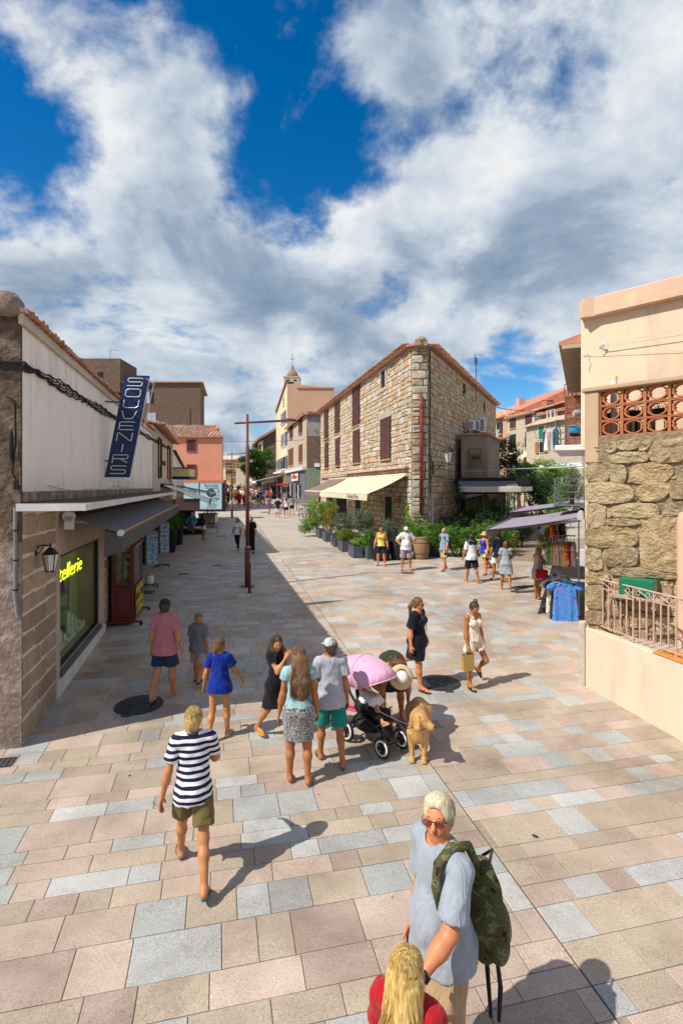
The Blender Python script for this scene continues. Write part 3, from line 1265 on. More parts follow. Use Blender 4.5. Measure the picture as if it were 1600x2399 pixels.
# neon writing behind the glass
neon=thing('neon_sign','yellow neon script sign glowing behind the shop display window','sign',FA.o,AA)
mb=MB()
s_=FA.hit(139,1340,-.16)[0]
send=FA.hit(193,1300,-.16)[0]
zb=FA.hit(141,1348,-.16)[1]
mt=Matrix.Translation(((s_+send)/2,.16,zb))@Matrix.Rotation(math.pi/2,4,'X')
shr=Matrix.Identity(4)
shr[0][1]=.35
wid=MB().text('tellerie',.42,Matrix.Identity(4))
fx=(send-s_)/(max(p_[0]for p_ in wid.v)-min(p_[0]for p_ in wid.v))
mb.text('tellerie',.42,mt@shr,xs=fx,ext=.006,off=-.006)
mb.obj('neon_tube','neon_yellow',neon)

# canopy slab with gravel top
mb=MB()
mb.box(-.10,-.83,CAN-.10,S_END+2.2,.03,CAN)
mb.obj('canopy_slab','white_trim',shop)
mb=MB()
mb.add([(-.06,-.80,CAN+.004),(S_END+2.1,-.80,CAN+.004),(S_END+2.1,-.002,CAN+.02),(-.06,-.002,CAN+.02)],[(0,1,2,3)])
mb.obj('canopy_gravel','gravel',shop)
MB().box(.03,-.045,CAN+.02,S_END,-.001,CAN+.16).obj('wall_foot','pale_render',shop)
# dark shop front farther along
mb=MB()
mb.box(sR,1.6,-.3,S_END+1,1.7,CAN-.02)
mb.box(sR,.45,2.85,S_END+1,1.6,2.95)
mb.box(sR,0,2.86,S_END+1,.45,CAN-.02)
mb.box(S_END+.9,0,-.3,S_END+1.3,1.6,2.86)
mb.obj('shop_front','interior_dark',shop)
mb=MB()
for s_ in(sR+2.0,sR+4.5,sR+7.0,sR+9.5):
 mb.box(s_,.05,-.3,s_+.10,.15,2.86)
mb.obj('door_frame','shutter_white',shop)
# roof
mb=MB()
mb.add([(-.12,-.12,EAVE),(S_END+.1,-.12,EAVE),(S_END+.1,9,EAVE+1.3),(-.12,9,EAVE+1.3),(-.12,-.12,EAVE+.06),(S_END+.1,-.12,EAVE+.06),(S_END+.1,9,EAVE+1.36),(-.12,9,EAVE+1.36)],
 [(0,3,2,1),(4,5,6,7),(0,1,5,4),(1,2,6,5),(2,3,7,6),(3,0,4,7)])
roof=mb.obj('roof','terracotta',shop)
tile_row(roof,-.05,S_END,EAVE-.005,y=.03,slope=.06)
mb=MB()
mb.box(-.10,-.06,EAVE-.14,S_END,0,EAVE-.001)
mb.obj('eave_band','cream_stucco',shop)
mb=MB()
mb.lathe([(.20,-.05),(.22,.0),(.20,.14),(.12,.25),(.02,.29)],(-.02,.16,EAVE+.02),14)
mb.obj('corner_cap','pale_render',shop,smooth=True)

# bundle of cables along the wall top, round the corner
cb=thing('cable_bundle','black cables clipped along the top of the white shop wall','cable',FA.o,AA)
for i in range(5):
 mb=MB()
 pts=[(-.03-i*.012,1.6,5.33+i*.03),(-.03-i*.01,.4,5.30+i*.03),(-.03,-.03-i*.006,5.28+i*.026)]
 s_=.5
 while s_<S_END+9:
  pts.append((s_,-.02-i*.012,5.32+i*.022+.03*math.sin(s_*2.1+i)+.02*s_))
  s_+=.55
 cable(mb,pts,.012,.03,4)
 mb.obj('cable','cable_black',cb)
mb=MB()
for i in range(26):
 s_=1.2+i*.42
 z_=5.36+.02*s_
 mb.tube([(s_,-.01,z_+.06),(s_+.03,-.06,z_+.02),(s_+.05,-.05,z_-.06),(s_+.01,-.02,z_-.09)],.010,5)
mb.obj('clip','cable_black',cb)
mb=MB()
for i in range(10):
 a=FA.hit(252+i*6,1120)[0]
 pts=[(a,-.03,CAN+.55+.03*i)]
 for j in range(5):
  pts.append((a+rg.uniform(-.5,.5),-.05-rg.random()*.06,CAN+.45-j*.09))
 cable(mb,pts,.006,.05,5,k=5)
cable(mb,[(1.2,-.03,CAN+.25),(4,-.05,CAN+.2),(7,-.05,CAN+.26),(12,-.04,CAN+.2)],.008,.06,8)
mb.obj('loose_wire','cable_white',cb)
D('conduit_grey',(.26,.27,.28),(.2,.2,.21),rough=.6)
pipe=thing('conduit_pipe','grey conduit pipe running down the rough corner of the shop','pipe',FA.o,AA)
mb=MB()
mb.tube([(-.035,.06,CAN-.05),(-.035,.06,2.2),(-.035,.03,1.95)],.022,8)
mb.obj('tube','conduit_grey',pipe)
mb=MB()
for z_ in(3.1,2.7,2.3):
 mb.lathe([(.03,0),(.03,.02)],(-.035,.055,z_),8)
mb.obj('clamp','black_metal',pipe)
mb=MB()
cable(mb,[(-.03,.16,4.9),(-.04,.06,4.85),(-.04,.05,4.3),(-.045,.09,3.9),(-.04,.03,3.75)],.012,.0,6)
mb.box(-.06,.02,3.66,-.02,.07,3.78)
mb.ball((-.05,.10,4.25),(.025,.03,.22),8,6)
tag(mb.obj('wire_tangle','cable_black'),'black wire and taped joint hanging on the brown rough wall','cable')
bpy.data.objects['wire_tangle'].location=FA.o
bpy.data.objects['wire_tangle'].rotation_euler=(0,0,AA)

wall_lamp('wall_lantern','black wall lantern on the granite blocks left of the neon window',FA.w(FA.hit(84,1300)[0],0.0,FA.hit(84,1288)[1]),AA,'wall lanterns on the shop',arm=.2)
wall_lamp('wall_lantern','black wall lantern half hidden under the grey awning',FA.w(sQ+.35,0.0,FA.hit(262,1240)[1]),AA,'wall lanterns on the shop')

# SOUVENIRS sign
Ys=12.8
o_=at(246,1118,Ys)
SW,SH,SHR=55/F*Ys,241/F*Ys,45/241
sign=thing('souvenirs_sign','tall slanted navy blue sign spelling SOUVENIRS in pale neon tubes','sign',o_,math.radians(9))
mb=MB()
sh=lambda x,y,z:(x+SHR*z,y,z)
mb.add([sh(*p)for p in((0,0,0),(SW,0,0),(SW,.09,0),(0,.09,0),(0,0,SH),(SW,0,SH),(SW,.09,SH),(0,.09,SH))],[(0,3,2,1),(4,5,6,7),(0,1,5,4),(1,2,6,5),(2,3,7,6),(3,0,4,7)])
mb.obj('panel','navy_sign',sign)
mb=MB()
mb.tube([sh(SW+.012,.02,0),sh(SW+.012,.02,SH)],.012,5)
mb.tube([sh(SW+.10,.06,SH*.45),sh(SW+.13,.06,SH*.97)],.012,5)
mb.tube([sh(SW-.06,-.02,SH*.97),sh(SW+.12,.06,SH*.93)],.012,5)
mb.obj('trim_rod','cap_white',sign)
mb=MB()
mb.tube([sh(-.50,.05,SH*.74),sh(.02,.05,SH*.735)],.022,6)
mb.tube([sh(-.12,.05,SH*.16),sh(.02,.05,SH*.16)],.022,6)
mb.obj('bracket','grey_metal',sign)
GL={'S':[[(1,.9),(.9,1),(.1,1),(0,.9),(0,.6),(.1,.5),(.9,.5),(1,.4),(1,.1),(.9,0),(0,0)]],'O':[[(.15,0),(0,.15),(0,.85),(.15,1),(.85,1),(1,.85),(1,.15),(.85,0),(.15,0)]],
 'U':[[(0,1),(0,.2),(.15,0),(.85,0),(1,.2),(1,1)]],'V':[[(0,1),(.2,.1),(.3,0),(.7,0),(.8,.1),(1,1)]],'E':[[(1,1),(.1,1),(0,.9),(0,.1),(.1,0),(1,0)],[(0,.5),(.9,.5)]],
 'N':[[(0,0),(0,1),(.1,1),(.9,0),(1,0),(1,1)]],'I':[[(.5,0),(.5,1)]],'R':[[(0,0),(0,1),(.9,1),(1,.9),(1,.6),(.9,.5),(0,.5)],[(.5,.5),(1,0)]]}
n=9
for i,ch in enumerate('SOUVENIRS'):
 mb=MB()
 cell=SH*.965/n
 zb=SH*.985-(i+1)*cell
 for st in GL[ch]:
  pts=[sh(SW*.20+SW*.60*x,-.045,zb+cell*(.14+.70*z))for x,z in st]
  mb.tube(pts,.0115,6)
  for p in(pts[0],pts[-1],pts[len(pts)//2]):
   mb.tube([p,(p[0],0,p[2])],.007,5)
 mb.obj('neon_letter','neon_off',sign)

 # grey awning over the shop
aw=thing('grey_awning','long dark grey fabric awning over the souvenir shop front','awning',FA.o,AA)
s0a,s1a=1.85,16.6
zr,zf=3.20,2.90
pr=.97
mb=MB()
N_=15
for i in range(N_):
 a,b=s0a+(s1a-s0a)*i/N_,s0a+(s1a-s0a)*(i+1)/N_
 for(c0,c1)in((0,.5),(.5,1)):
  d0,d1=.15+(pr-.15)*c0,.15+(pr-.15)*c1
  sg=.02
  za=zr+(zf-zr)*c0-sg*math.sin(c0*math.pi)
  zc=zr+(zf-zr)*c1-sg*math.sin(c1*math.pi)
  mb.quad((a,-d0,za),(a,-d1,zc),(b-.004,-d1,zc),(b-.004,-d0,za))
mb.obj('fabric','awning_grey',aw,smooth=False)
mb=MB()
n=160
for i in range(n):
 a,b=s0a+(s1a-s0a)*i/n,s0a+(s1a-s0a)*(i+1)/n
 wv=lambda s:.018*math.sin(s*19)+.012*math.sin(s*47)
 mb.quad((a,-pr-.015,zf-.02),(a,-pr-.015-wv(a),zf-.33+.012*math.sin(a*9)),(b,-pr-.015-wv(b),zf-.33+.012*math.sin(b*9)),(b,-pr-.015,zf-.02))
mb.quad((s0a-.01,-.72,zf+.02),(s0a-.01,-.70,zf-.42),(s0a-.01,-pr-.015,zf-.33),(s0a-.01,-pr-.015,zf-.02))
mb.obj('valance','awning_valance',aw,smooth=True)
MB().tube([(s0a,-pr,zf),(s1a,-pr,zf)],.028,8).obj('front_bar','pine_wood',aw)
mb=MB()
mb.tube([(s0a-.06,-pr,zf),(s0a+.06,-pr,zf)],.055,10)
mb.tube([(s0a-.10,-.16,zr),(s0a+.02,-.16,zr)],.09,12)
mb.box(s0a-.10,-.24,zr-.22,s0a-.02,-.10,zr)
mb.obj('end_cap','cap_white',aw)
MB().tube([(s0a,-.16,zr),(s1a,-.16,zr)],.06,8).obj('roller','interior_dark',aw)
mb=MB()
for s_ in(s0a+.5,(s0a+s1a)/2,s1a-.5):
 mb.tube([(s_,-.12,zr-.12),(s_+.35,-.55,zr-.2),(s_,-pr,zf-.02)],.018,6)
mb.obj('folding_arm','cap_white',aw)

# ------------- the cream neighbour with two tall windows
nb=thing('cream_shop_building','narrow cream house with two tall slit windows beyond the souvenir shop','building',FA.o,AA)
s2=FA.hit(405,1100)[0]
mb=MB()
mb.box(S_END,-.02,2.9,s2,6,6.3)
mb.obj('wall','cream_stucco',nb)
MB().box(S_END+.2,.6,-.2,s2+12,6,2.9).obj('shop_front','interior_dark',nb)
mb=MB()
for s_ in(S_END+3,S_END+6.5,S_END+9.5,S_END+14,S_END+18):
 mb.box(s_,.3,-.2,s_+.25,.62,3.0)
mb.obj('pier','cream_stucco',nb)
for(x0,y0,x1,y1)in((369.6,1027,375.7,1118),(391.8,1045,397,1121)):
 r=FA.rect(x0,y0,x1,y1)
 open_window(nb,(r[0],r[1],r[2],r[3]),fr='shutter_dark',bars=0,sill=None,y=-.03)
mb=MB()
mb.add([(S_END-.1,-.35,6.3),(s2+.2,-.35,6.3),(s2+.2,6,7.6),(S_END-.1,6,7.6),(S_END-.1,-.35,6.36),(s2+.2,-.35,6.36),(s2+.2,6,7.66),(S_END-.1,6,7.66)],[(0,3,2,1),(4,5,6,7),(0,1,5,4),(1,2,6,5),(2,3,7,6),(3,0,4,7)])
rf=mb.obj('roof','terracotta',nb)
tile_row(rf,S_END,s2,6.36,y=-.32,slope=.2)
mb=MB()
sc_=FA.hit(380,1084)
for i in range(9):
 mb.box(sc_[0]+i*.17,-.07,sc_[1]-.12+(i%3)*.02,sc_[0]+i*.17+.11,-.03,sc_[1]+.10-(i%2)*.05)
tag(mb.obj('dark_lettering','ink'),'small dark raised lettering on the cream house wall','sign')
bpy.data.objects['dark_lettering'].location=FA.o
bpy.data.objects['dark_lettering'].rotation_euler=(0,0,AA)

wb=thing('white_low_house','low white house end between the cream house and the pink house','building',FA.o,AA)
s3=FA.hit(428,1100)[0]
mb=MB()
mb.add([(s2,-.03,2.9),(s3,-.03,2.9),(s3,5,2.9),(s2,5,2.9),(s2,-.03,5.9),(s3,-.03,5.2),(s3,5,5.2),(s2,5,5.9)],[(0,3,2,1),(4,5,6,7),(0,1,5,4),(1,2,6,5),(2,3,7,6),(3,0,4,7)])
mb.obj('wall','white_plaster',wb)
mb=MB()
mb.add([(s2,-.2,5.9),(s3,-.2,5.2),(s3,5,5.2),(s2,5,5.9),(s2,-.2,5.98),(s3,-.2,5.28),(s3,5,5.28),(s2,5,5.98)],[(0,3,2,1),(4,5,6,7),(0,1,5,4),(1,2,6,5),(2,3,7,6),(3,0,4,7)])
mb.obj('roof_edge','cable_black',wb)

# yellow box sign
p0=at(405,1122,31.0)
p1=at(443,1095,31.0)
bs=thing('yellow_box_sign','yellow projecting box sign with navy edges above the white awning','sign',(p0.x,31,p0.z),math.radians(4))
wd,hg=p1.x-p0.x,p1.z-p0.z
mb=MB()
mb.box(0,0,.14,wd,1.6,hg-.06)
mb.obj('box','yellow_box',bs)
mb=MB()
mb.box(-.02,-.03,-.02,wd+.05,1.65,.138)
mb.box(-.02,-.03,hg-.058,wd+.05,1.65,hg)
mb.obj('edge','blue_trim',bs)

# white retractable awning and the grey one behind it
def side_awning(name,label,px0,p_out,z0,z1,px_len,fabric,val=None):
 a=FA.hit(px0,1135)[0]
 t=thing(name,label,'awning',FA.o,AA)
 b=a+px_len
 mb=MB()
 mb.add([(a,-.1,z0),(a,-p_out,z1),(b,-p_out,z1),(b,-.1,z0),(a,-.1,z0-.03),(a,-p_out,z1-.03),(b,-p_out,z1-.03),(b,-.1,z0-.03)],[(0,1,2,3),(7,6,5,4),(0,4,5,1),(2,6,7,3)])
 mb.obj('fabric',fabric,t)
 mb=MB()
 mb.box(a-.02,-p_out-.05,z1-.14,b+.02,-p_out,z1+.03)
 mb.tube([(a-.03,-.1,z0-.05),(b,-.1,z0-.05)],.10,8)
 mb.tube([(a+.03,-.1,z0-.10),(a+.03,-p_out,z1-.08)],.02,6)
 mb.obj('frame','black_metal',t)
 if val:
  m2=MB()
  n=40
  for i in range(n):
   s,e=a+(b-a)*i/n,a+(b-a)*(i+1)/n
   m2.quad((s,-p_out-.055,z1),(s,-p_out-.055-.02*math.sin(s*20),z1-val),(e,-p_out-.055-.02*math.sin(e*20),z1-val),(e,-p_out-.055,z1))
  m2.obj('valance',fabric,t)
 return t

side_awning('white_awning','white sloping awning with black frame sticking out over the left pavement',375,2.3,3.80,2.98,7.0,'awning_white')
side_awning('small_grey_awning','small striped grey awning with ragged valance behind the white awning',412,2.6,3.72,3.2,9.0,'awning_grey',.35)

# ------------- pink house and the brown block behind
YP=54.0
FP=Fr(at(378,1100,YP).x,YP,0.0)
pink=thing('pink_house','pink stuccoed house with red window frames and barrel tile roof','building',FP.o,0)
rp=FP.hit(521,1022)
mb=MB()
bx_=at(523,1000,YP+9).x-FP.o.x
mb.extr([(-4,0,.5),(rp[0],0,.5),(bx_,9,.5),(-4,9,.5)],(0,0,rp[1]-.5))
mb.obj('wall','pink_stucco',pink)
for(x0,y0,x1,y1)in((440,1032,458,1056),(440,1090,458,1119)):
 r=FP.rect(x0,y0,x1,y1)
 shuttered(pink,r,'shutter_dark',sill=None,frame='red_paint')
rz0=rp[1]
rr=FP.hit(511,997,-4.0)
mb=MB()
mb.add([(-4,-.3,rz0),(rp[0]+.15,-.3,rz0),(rr[0],4,rr[1]),(-4,4,rr[1]),(-4,-.3,rz0-.12),(rp[0]+.15,-.3,rz0-.12)],[(0,1,2,3),(4,5,1,0)])
mb.add([(rp[0]+.15,-.3,rz0),(bx_+.15,9,rz0),(rr[0],4,rr[1])],[(0,1,2)])
rf=mb.obj('roof','terracotta',pink)
barrel_field(rf,-4,rr[0]-.1,-.3,rz0+.02,4,rr[1]+.02,'terracotta',step=.27)
m2=MB()
for i in range(4):
 xx=rr[0]+(rp[0]-rr[0])*(i+.5)/4
 tt=1-(i+.5)/4
 m2.tube([(xx,-.3,rz0+.03),(xx,-.3+4.3*tt,rz0+(rr[1]-rz0)*tt)],.085,6)
m2.obj('hip_tiles','terracotta_pale',rf,kind='stuff')
c_=FP.hit(499,1016,-1.5)
MB().box(c_[0]-.45,1.4,c_[1]-.4,c_[0]+.45,2.2,c_[1]+.55).obj('chimney','terracotta_red',rf)
FQ=Fr(FP.o.x,YP-1.2,0)
q0=FQ.hit(380,1212)
ex=FQ.hit(523,1130)
mb=MB()
mb.box(-3,-1.2,.9,ex[0],-.01,ex[1]-.05)
mb.obj('shop_annex','shutter_dark',pink)
MB().box(-3,-1.35,ex[1]-.05,ex[0]+.1,0,ex[1]+.25).obj('annex_roof','terracotta_red',pink)

def scribble(mb,width,size,mtx,seed):
 """a line of handwriting too far away to read: short joined pen strokes"""
 rgs=random.Random(seed)
 x=-width/2
 while x<width/2:
  for _ in range(rgs.randint(3,7)):
   h_=size*rgs.choice([.5,.5,.55,.9])
   w_=size*rgs.uniform(.28,.45)
   mb.tube([mtx@Vector(q)for q in((x,-size*.25,0),(x+w_*.3,-size*.25+h_,0),(x+w_*.7,-size*.2,0),(x+w_,-size*.1,0))],size*.055,4)
   x+=w_
   if x>width/2:
    break
  x+=size*.35

def billboard(x0,y0,x1,y1,label,lines):
 r=FQ.rect(x0,y0,x1,y1,.12)
 t=thing('billboard',label,'billboard',FQ.o,0)
 MB().cbox(r[0]-.12,-.12,r[1]-.12,r[2]+.12,-.01,r[3]+.12,.02).obj('frame','black_metal',t)
 MB().box(r[0],-.14,r[1],r[2],-.122,r[3]).obj('panel','billboard_blue',t)
 mb=MB()
 W_,H_=r[2]-r[0],r[3]-r[1]
 rot=Matrix.Rotation(math.pi/2,4,'X')
 for(tx,fx_,fy_,sz,ro)in lines:
  mt=Matrix.Translation((r[0]+W_*fx_,-.146,r[1]+H_*fy_))@rot@Matrix.Rotation(ro,4,'Z')
  mb.text(tx,sz,mt,ext=.002)
 return t,mb,r

t,mb,r=billboard(469,1132,520,1193,'tall pale blue billboard with black emblem and lettering on the pink house',[('les essentielles',.56,.81,.22,0)])
W_,H_=r[2]-r[0],r[3]-r[1]
rot=Matrix.Rotation(math.pi/2,4,'X')
for i,(fx_,fy_,wd_,sz)in enumerate(((.5,.93,.62,.17),(.53,.87,.58,.17),(.66,.42,.26,.16),(.62,.36,.34,.16),(.60,.30,.38,.16),(.58,.20,.46,.16),(.58,.14,.44,.16),(.56,.08,.48,.16))):
 scribble(mb,W_*wd_,sz,Matrix.Translation((r[0]+W_*fx_,-.146,r[1]+H_*fy_))@rot,i)
scribble(mb,H_*.38,.24,Matrix.Translation((r[0]+W_*.85,-.146,r[1]+H_*.56))@rot@Matrix.Rotation(math.pi/2,4,'Z'),31)
c0,c1=r[0]+(r[2]-r[0])*.5,r[1]+(r[3]-r[1])*.63
mb.ring((c0,-.147,c1),.30,.07,24,6)
for k in range(20):
 a=k*math.pi/10
 mb.box(c0+.38*math.cos(a)-.04,-.15,c1+.38*math.sin(a)-.04,c0+.38*math.cos(a)+.04,-.142,c1+.38*math.sin(a)+.04)
mb.extr([(c0-.17,-.148,c1+.05),(c0+.17,-.148,c1+.05),(c0+.12,-.148,c1-.06),(c0+.03,-.148,c1-.02),(c0-.03,-.148,c1-.02),(c0-.12,-.148,c1-.06)],(0,.006,0))
mb.box(c0-.12,-.15,c1+.07,c0+.12,-.142,c1+.16)
mb.tube([(c0-.13,-.147,c1-.18),(c0,-.147,c1-.11),(c0+.13,-.147,c1-.18)],.025,5)
mb.obj('lettering','ink',t)
t,mb,r=billboard(431,1131,466,1168,'smaller pale blue shop sign with script lettering left of the tall billboard',[])
scribble(mb,(r[2]-r[0])*.8,.5,Matrix.Translation(((r[0]+r[2])/2,-.146,r[1]+(r[3]-r[1])*.45))@rot,41)
mb.obj('lettering','ink',t)

YB=82.0
FBk=Fr(at(200,1100,YB).x,YB,0.0)
brown=thing('brown_block','tall bare brown rendered block with roof tower behind the pink house','building',FBk.o,0)
e0=FBk.hit(470,897)
tw=FBk.rect(197,842,263,1000)
mb=MB()
bx_=at(479,1000,YB+12).x-FBk.o.x
mb.extr([(-12,0,1),(e0[0],0,1),(bx_,12,1),(-12,12,1)],(0,0,e0[1]-1))
mb.obj('wall','old_stucco',brown)
mb=MB()
mb.box(tw[0],-.6,e0[1]-1.5,tw[2]+1.5,6,tw[3])
mb.obj('tower','old_stucco',brown)
mb=MB()
mb.extr([(-12,-.35,e0[1]),(e0[0]+.5,-.35,e0[1]),(bx_+.5,12.3,e0[1]),(-12,12.3,e0[1])],(0,0,.18))
mb.obj('roof_edge','terracotta',brown)
MB().box(e0[0]-1.6,-.05,4,e0[0]-1.5,-.005,e0[1]-4).obj('drain_pipe','shutter_dark',brown)
tr_=FBk.rect(229,872,243,885,.6)
MB().box(tr_[0],-.62,tr_[1],tr_[2],-.5,tr_[3]).obj('window','interior_dark',brown)
for rct in((345,918,361,945),(347,967,366,995),(278,902,287,908),(276,917,284,945),(345,905,357,911)):
 r=FBk.rect(*rct)
 w_=MB().box(r[0],-.03,r[1],r[2],.1,r[3]).obj('window','interior_dark',brown)
 if rct[3]-rct[1]>15:
  m_=(r[0]+r[2])/2
  shutter_leaf('shutter',r[0]-.05,r[1],m_-.1,r[3],'shutter_white',w_,y=-.05)
  if rct[1]>950:
   shutter_leaf('shutter',m_-.06,r[1],r[2],r[3],'shutter_white',w_,y=-.05)
an=thing('roof_antenna','thin television antenna on the brown tower','antenna',FBk.w(FBk.hit(259,842)[0],0,tw[3]),0)
mb=MB()
mb.tube([(0,0,0),(0,0,1.5)],.035,5)
mb.tube([(0,0,1.45),(1.3,0,1.4)],.025,5)
for i in range(6):
 mb.tube([(.2+i*.2,-.15,1.43),(.2+i*.2,.15,1.43)],.015,4)
mb.obj('mast','grey_metal',an)

# ------------------------------------------------------------------ leaves
def leaf_cloud(blobs,size,seed,n_of=None,jit=.25,up=.3,aspect=.55):
 """many leaf-sized faces through several lumpy volumes: blobs = (centre, radii, count)"""
 rs=np.random.RandomState(seed)
 V,Fc=[],[]
 base=0
 mb=MB()
 for(c,r,n)in blobs:
  n=int(n*1.6)
  d=rs.normal(size=(n,3))
  d/=np.linalg.norm(d,axis=1)[:,None]
  rad=rs.uniform(.35,1.0,n)**.45
  lump=1+jit*np.sin(d[:,0]*5.1+seed)*np.sin(d[:,1]*4.3+1.7*seed)+jit*.7*np.sin(d[:,2]*7+d[:,0]*6+seed)
  p=d*(rad*lump)[:,None]*np.array(r)[None]+np.array(c)[None]
  nrm=d+rs.normal(size=(n,3))*.8
  nrm[:,2]+=up
  nrm/=np.linalg.norm(nrm,axis=1)[:,None]
  t=np.cross(nrm,rs.normal(size=(n,3)))
  t/=np.linalg.norm(t,axis=1)[:,None]+1e-9
  b=np.cross(nrm,t)
  sz=size*rs.uniform(.6,1.3,n)[:,None]
  quad=np.stack([p-t*sz,p+b*sz*aspect*.5+nrm*sz*.1,p+t*sz,p-b*sz*aspect*.5+nrm*sz*.1],1).reshape(-1,3)
  mb.v.extend(map(tuple,quad.tolist()))
  k=np.arange(n)*4+mb.n
  mb.f.extend(map(tuple,np.stack([k,k+1,k+2,k+3],1).tolist()))
  mb.m.extend([0]*n)
  mb.n+=4*n
 return mb

D('leaf_green',fn=mk_leaf,c=(.13,.28,.022),c2=(.05,.13,.012))
D('leaf_bright',fn=mk_leaf,c=(.22,.40,.03),c2=(.09,.21,.016))
D('leaf_dark',fn=mk_leaf,c=(.03,.075,.02),c2=(.012,.035,.01))
D('leaf_olive',fn=mk_leaf,c=(.19,.23,.13),c2=(.09,.12,.065))
D('leaf_gold',fn=mk_leaf,c=(.33,.27,.04),c2=(.17,.16,.025))
D('leaf_yellow',fn=mk_leaf,c=(.62,.52,.03),c2=(.30,.30,.03))
D('leaf_red',fn=mk_leaf,c=(.20,.06,.035),c2=(.11,.035,.025))
D('bark',(.12,.085,.06),(.06,.042,.03),sc=12,rough=.95,bump=.8,bsc=20)
D('planter_grey',(.085,.10,.12),(.07,.082,.10),sc=5,rough=.6)
D('planter_dark',(.02,.02,.022),rough=.7)

# ------------------------------------------------------------------ the stone house on the corner
BLs=math.radians(12.7)
FL=Fr(3.4,26.0,-math.pi/2+BLs)
FRr=Fr(4.17,26.0,math.pi/2-math.radians(24.4))
FC=Fr(3.4,26.0,0.0)
house=thing('stone_house','big three-storey granite rubble house on the street corner with brown shutters','building')
ROOF=10.55
SFAR,RFAR=-24.0,21.3
poly=[FL.w(SFAR,0,0),FL.w(0,0,0),FRr.w(0,0,0),FRr.w(RFAR,0,0)]
mb=MB()
mb.extr([(p.x,p.y,.2)for p in poly],(0,0,ROOF-.2))
mb.obj('mortar_core','stone_mortar',house)

LW=[(761.4,965,770.4,1026),(762.5,1040,770.7,1095.7),(786.4,947,797,1013.6),(787.5,1029.6,797,1090),(828,915,844,994),(829,1012,844,1083),(893.6,985.7,916.8,1073.6)]
wr=[FL.rect(*r)for r in LW]
sm=FL.rect(894.5,872,905,906)
doors=[FL.rect(903.7,1163,920.5,1262),FL.rect(834,1168,847,1250),FL.rect(790,1166,815,1240),FL.rect(766,1165,780,1230)]
holesL=[(a-.06,b-.12,c+.06,d+.04)for a,b,c,d in wr+[sm]]+[(a,.2,c,d)for a,b,c,d in doors]
rg=random.Random(21)
SM=['stone_0','stone_1','stone_2','stone_3','stone_4']
todo=[]
for fr,a,b,holes in((FL,SFAR,-.02,holesL),(FC,.0,.77,[]),(FRr,.02,RFAR,[])):
 if fr is FC:
  qs=rubble(rg,a,b,.4,lambda s:ROOF-.1,holes,hw=(.30,.46),ww=(.40,.80),gap=.014,wob=.02)
 else:
  qs=rubble(rg,a,b,.4,lambda s:ROOF-.1,holes,hw=(.19,.36),ww=(.22,.60),gap=.012,wob=.06)
 for q in qs:
  c=fr.w(sum(p[0]for p in q)/4,0,sum(p[1]for p in q)/4)
  px,py=proj(c)
  dep=c.y
  # foreshortened size in the picture
  w_=abs(proj(fr.w(q[0][0],0,q[0][1]))[0]-proj(fr.w(q[1][0],0,q[1][1]))[0])
  h_=(q[2][1]-q[1][1])*F/dep
  hid=1.0 if py<1255 else .1
  todo.append((w_*h_*hid,fr,q))
todo.sort(key=lambda t:-t[0])
rest={}
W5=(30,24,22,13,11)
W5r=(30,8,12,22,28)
for i,(ar,fr,q)in enumerate(todo):
 d=rg.uniform(.025,.06)
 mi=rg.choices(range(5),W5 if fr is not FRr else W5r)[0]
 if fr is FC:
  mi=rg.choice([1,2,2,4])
  d+=.05
 if i<300:
  mb=MB()
  stone_block(mb,q,d,0,rg)
  CURM[0]=fr.mat()
  mb.obj('stone',SM[mi],house)
 else:
  stone_block(rest.setdefault(id(fr),(fr,MB()))[1],q,d,mi,rg)
for fr,mb in rest.values():
 CURM[0]=fr.mat()
 mb.obj('stones',SM,house,kind='stuff')
CURM[0]=FL.mat()
for r in wr:
 shuttered(house,r,'shutter_brown',sill='stone_3',y=-.06)
for r in(wr[5],wr[6],wr[3]):
 MB().cbox(r[0]-.25,-.085,r[3]+.03,r[2]+.25,0,r[3]+.36,.02).obj('lintel','stone_2',house)
w_=MB().box(sm[0],-.02,sm[1],sm[2],.3,sm[3]).obj('window','interior_dark',house)
f=MB()
f.box(sm[0]-.13,-.09,sm[1]-.13,sm[0],.02,sm[3]+.13)
f.box(sm[2],-.09,sm[1]-.13,sm[2]+.13,.02,sm[3]+.13)
f.box(sm[0],-.088,sm[3],sm[2],.02,sm[3]+.13)
f.box(sm[0],-.088,sm[1]-.13,sm[2],.02,sm[1])
f.obj('frame','stone_1',w_)
for r in doors:
 o_=MB().box(r[0],-.015,.2,r[2],.4,r[3]).obj('doorway','interior_dark',house)
 f=MB()
 f.box(r[0]-.12,-.07,.2,r[0],0,r[3])
 f.box(r[2],-.07,.2,r[2]+.12,0,r[3])
 f.box(r[0]-.35,-.075,r[3],r[2]+.35,0,r[3]+.28)
 f.obj('door_frame','stone_2',o_)
mb=MB()
mb.box(-13.6,-.24,4.62,-.35,0,4.72)
mb.obj('ledge','terracotta_pale',house)
mb=MB()
mb.box(-23.5,-.20,4.45,-13.8,0,4.55)
mb.obj('ledge','terracotta_pale',house)
r=FL.rect(932,1166,939.5,1178)
tag(MB().cbox(r[0],-.12,r[1],r[2],-.07,r[3],.01).obj('red_plaque','sign_red'),'small red plaque on the stone wall right of the restaurant door','sign')
bpy.data.objects['red_plaque'].matrix_world=FL.mat()
# right face openings
CURM[0]=FRr.mat()
for rct in((1082,897,1087.5,926),(1131,941,1134,963)):
 r=FRr.rect(*rct)
 o_=MB().box(r[0],-.075,r[1],r[2],.3,r[3]).obj('window','interior_dark',house)
 MB().cbox(r[0]-.1,-.11,r[1]-.12,r[2]+.1,0,r[1],.01).obj('sill','stone_4',o_)
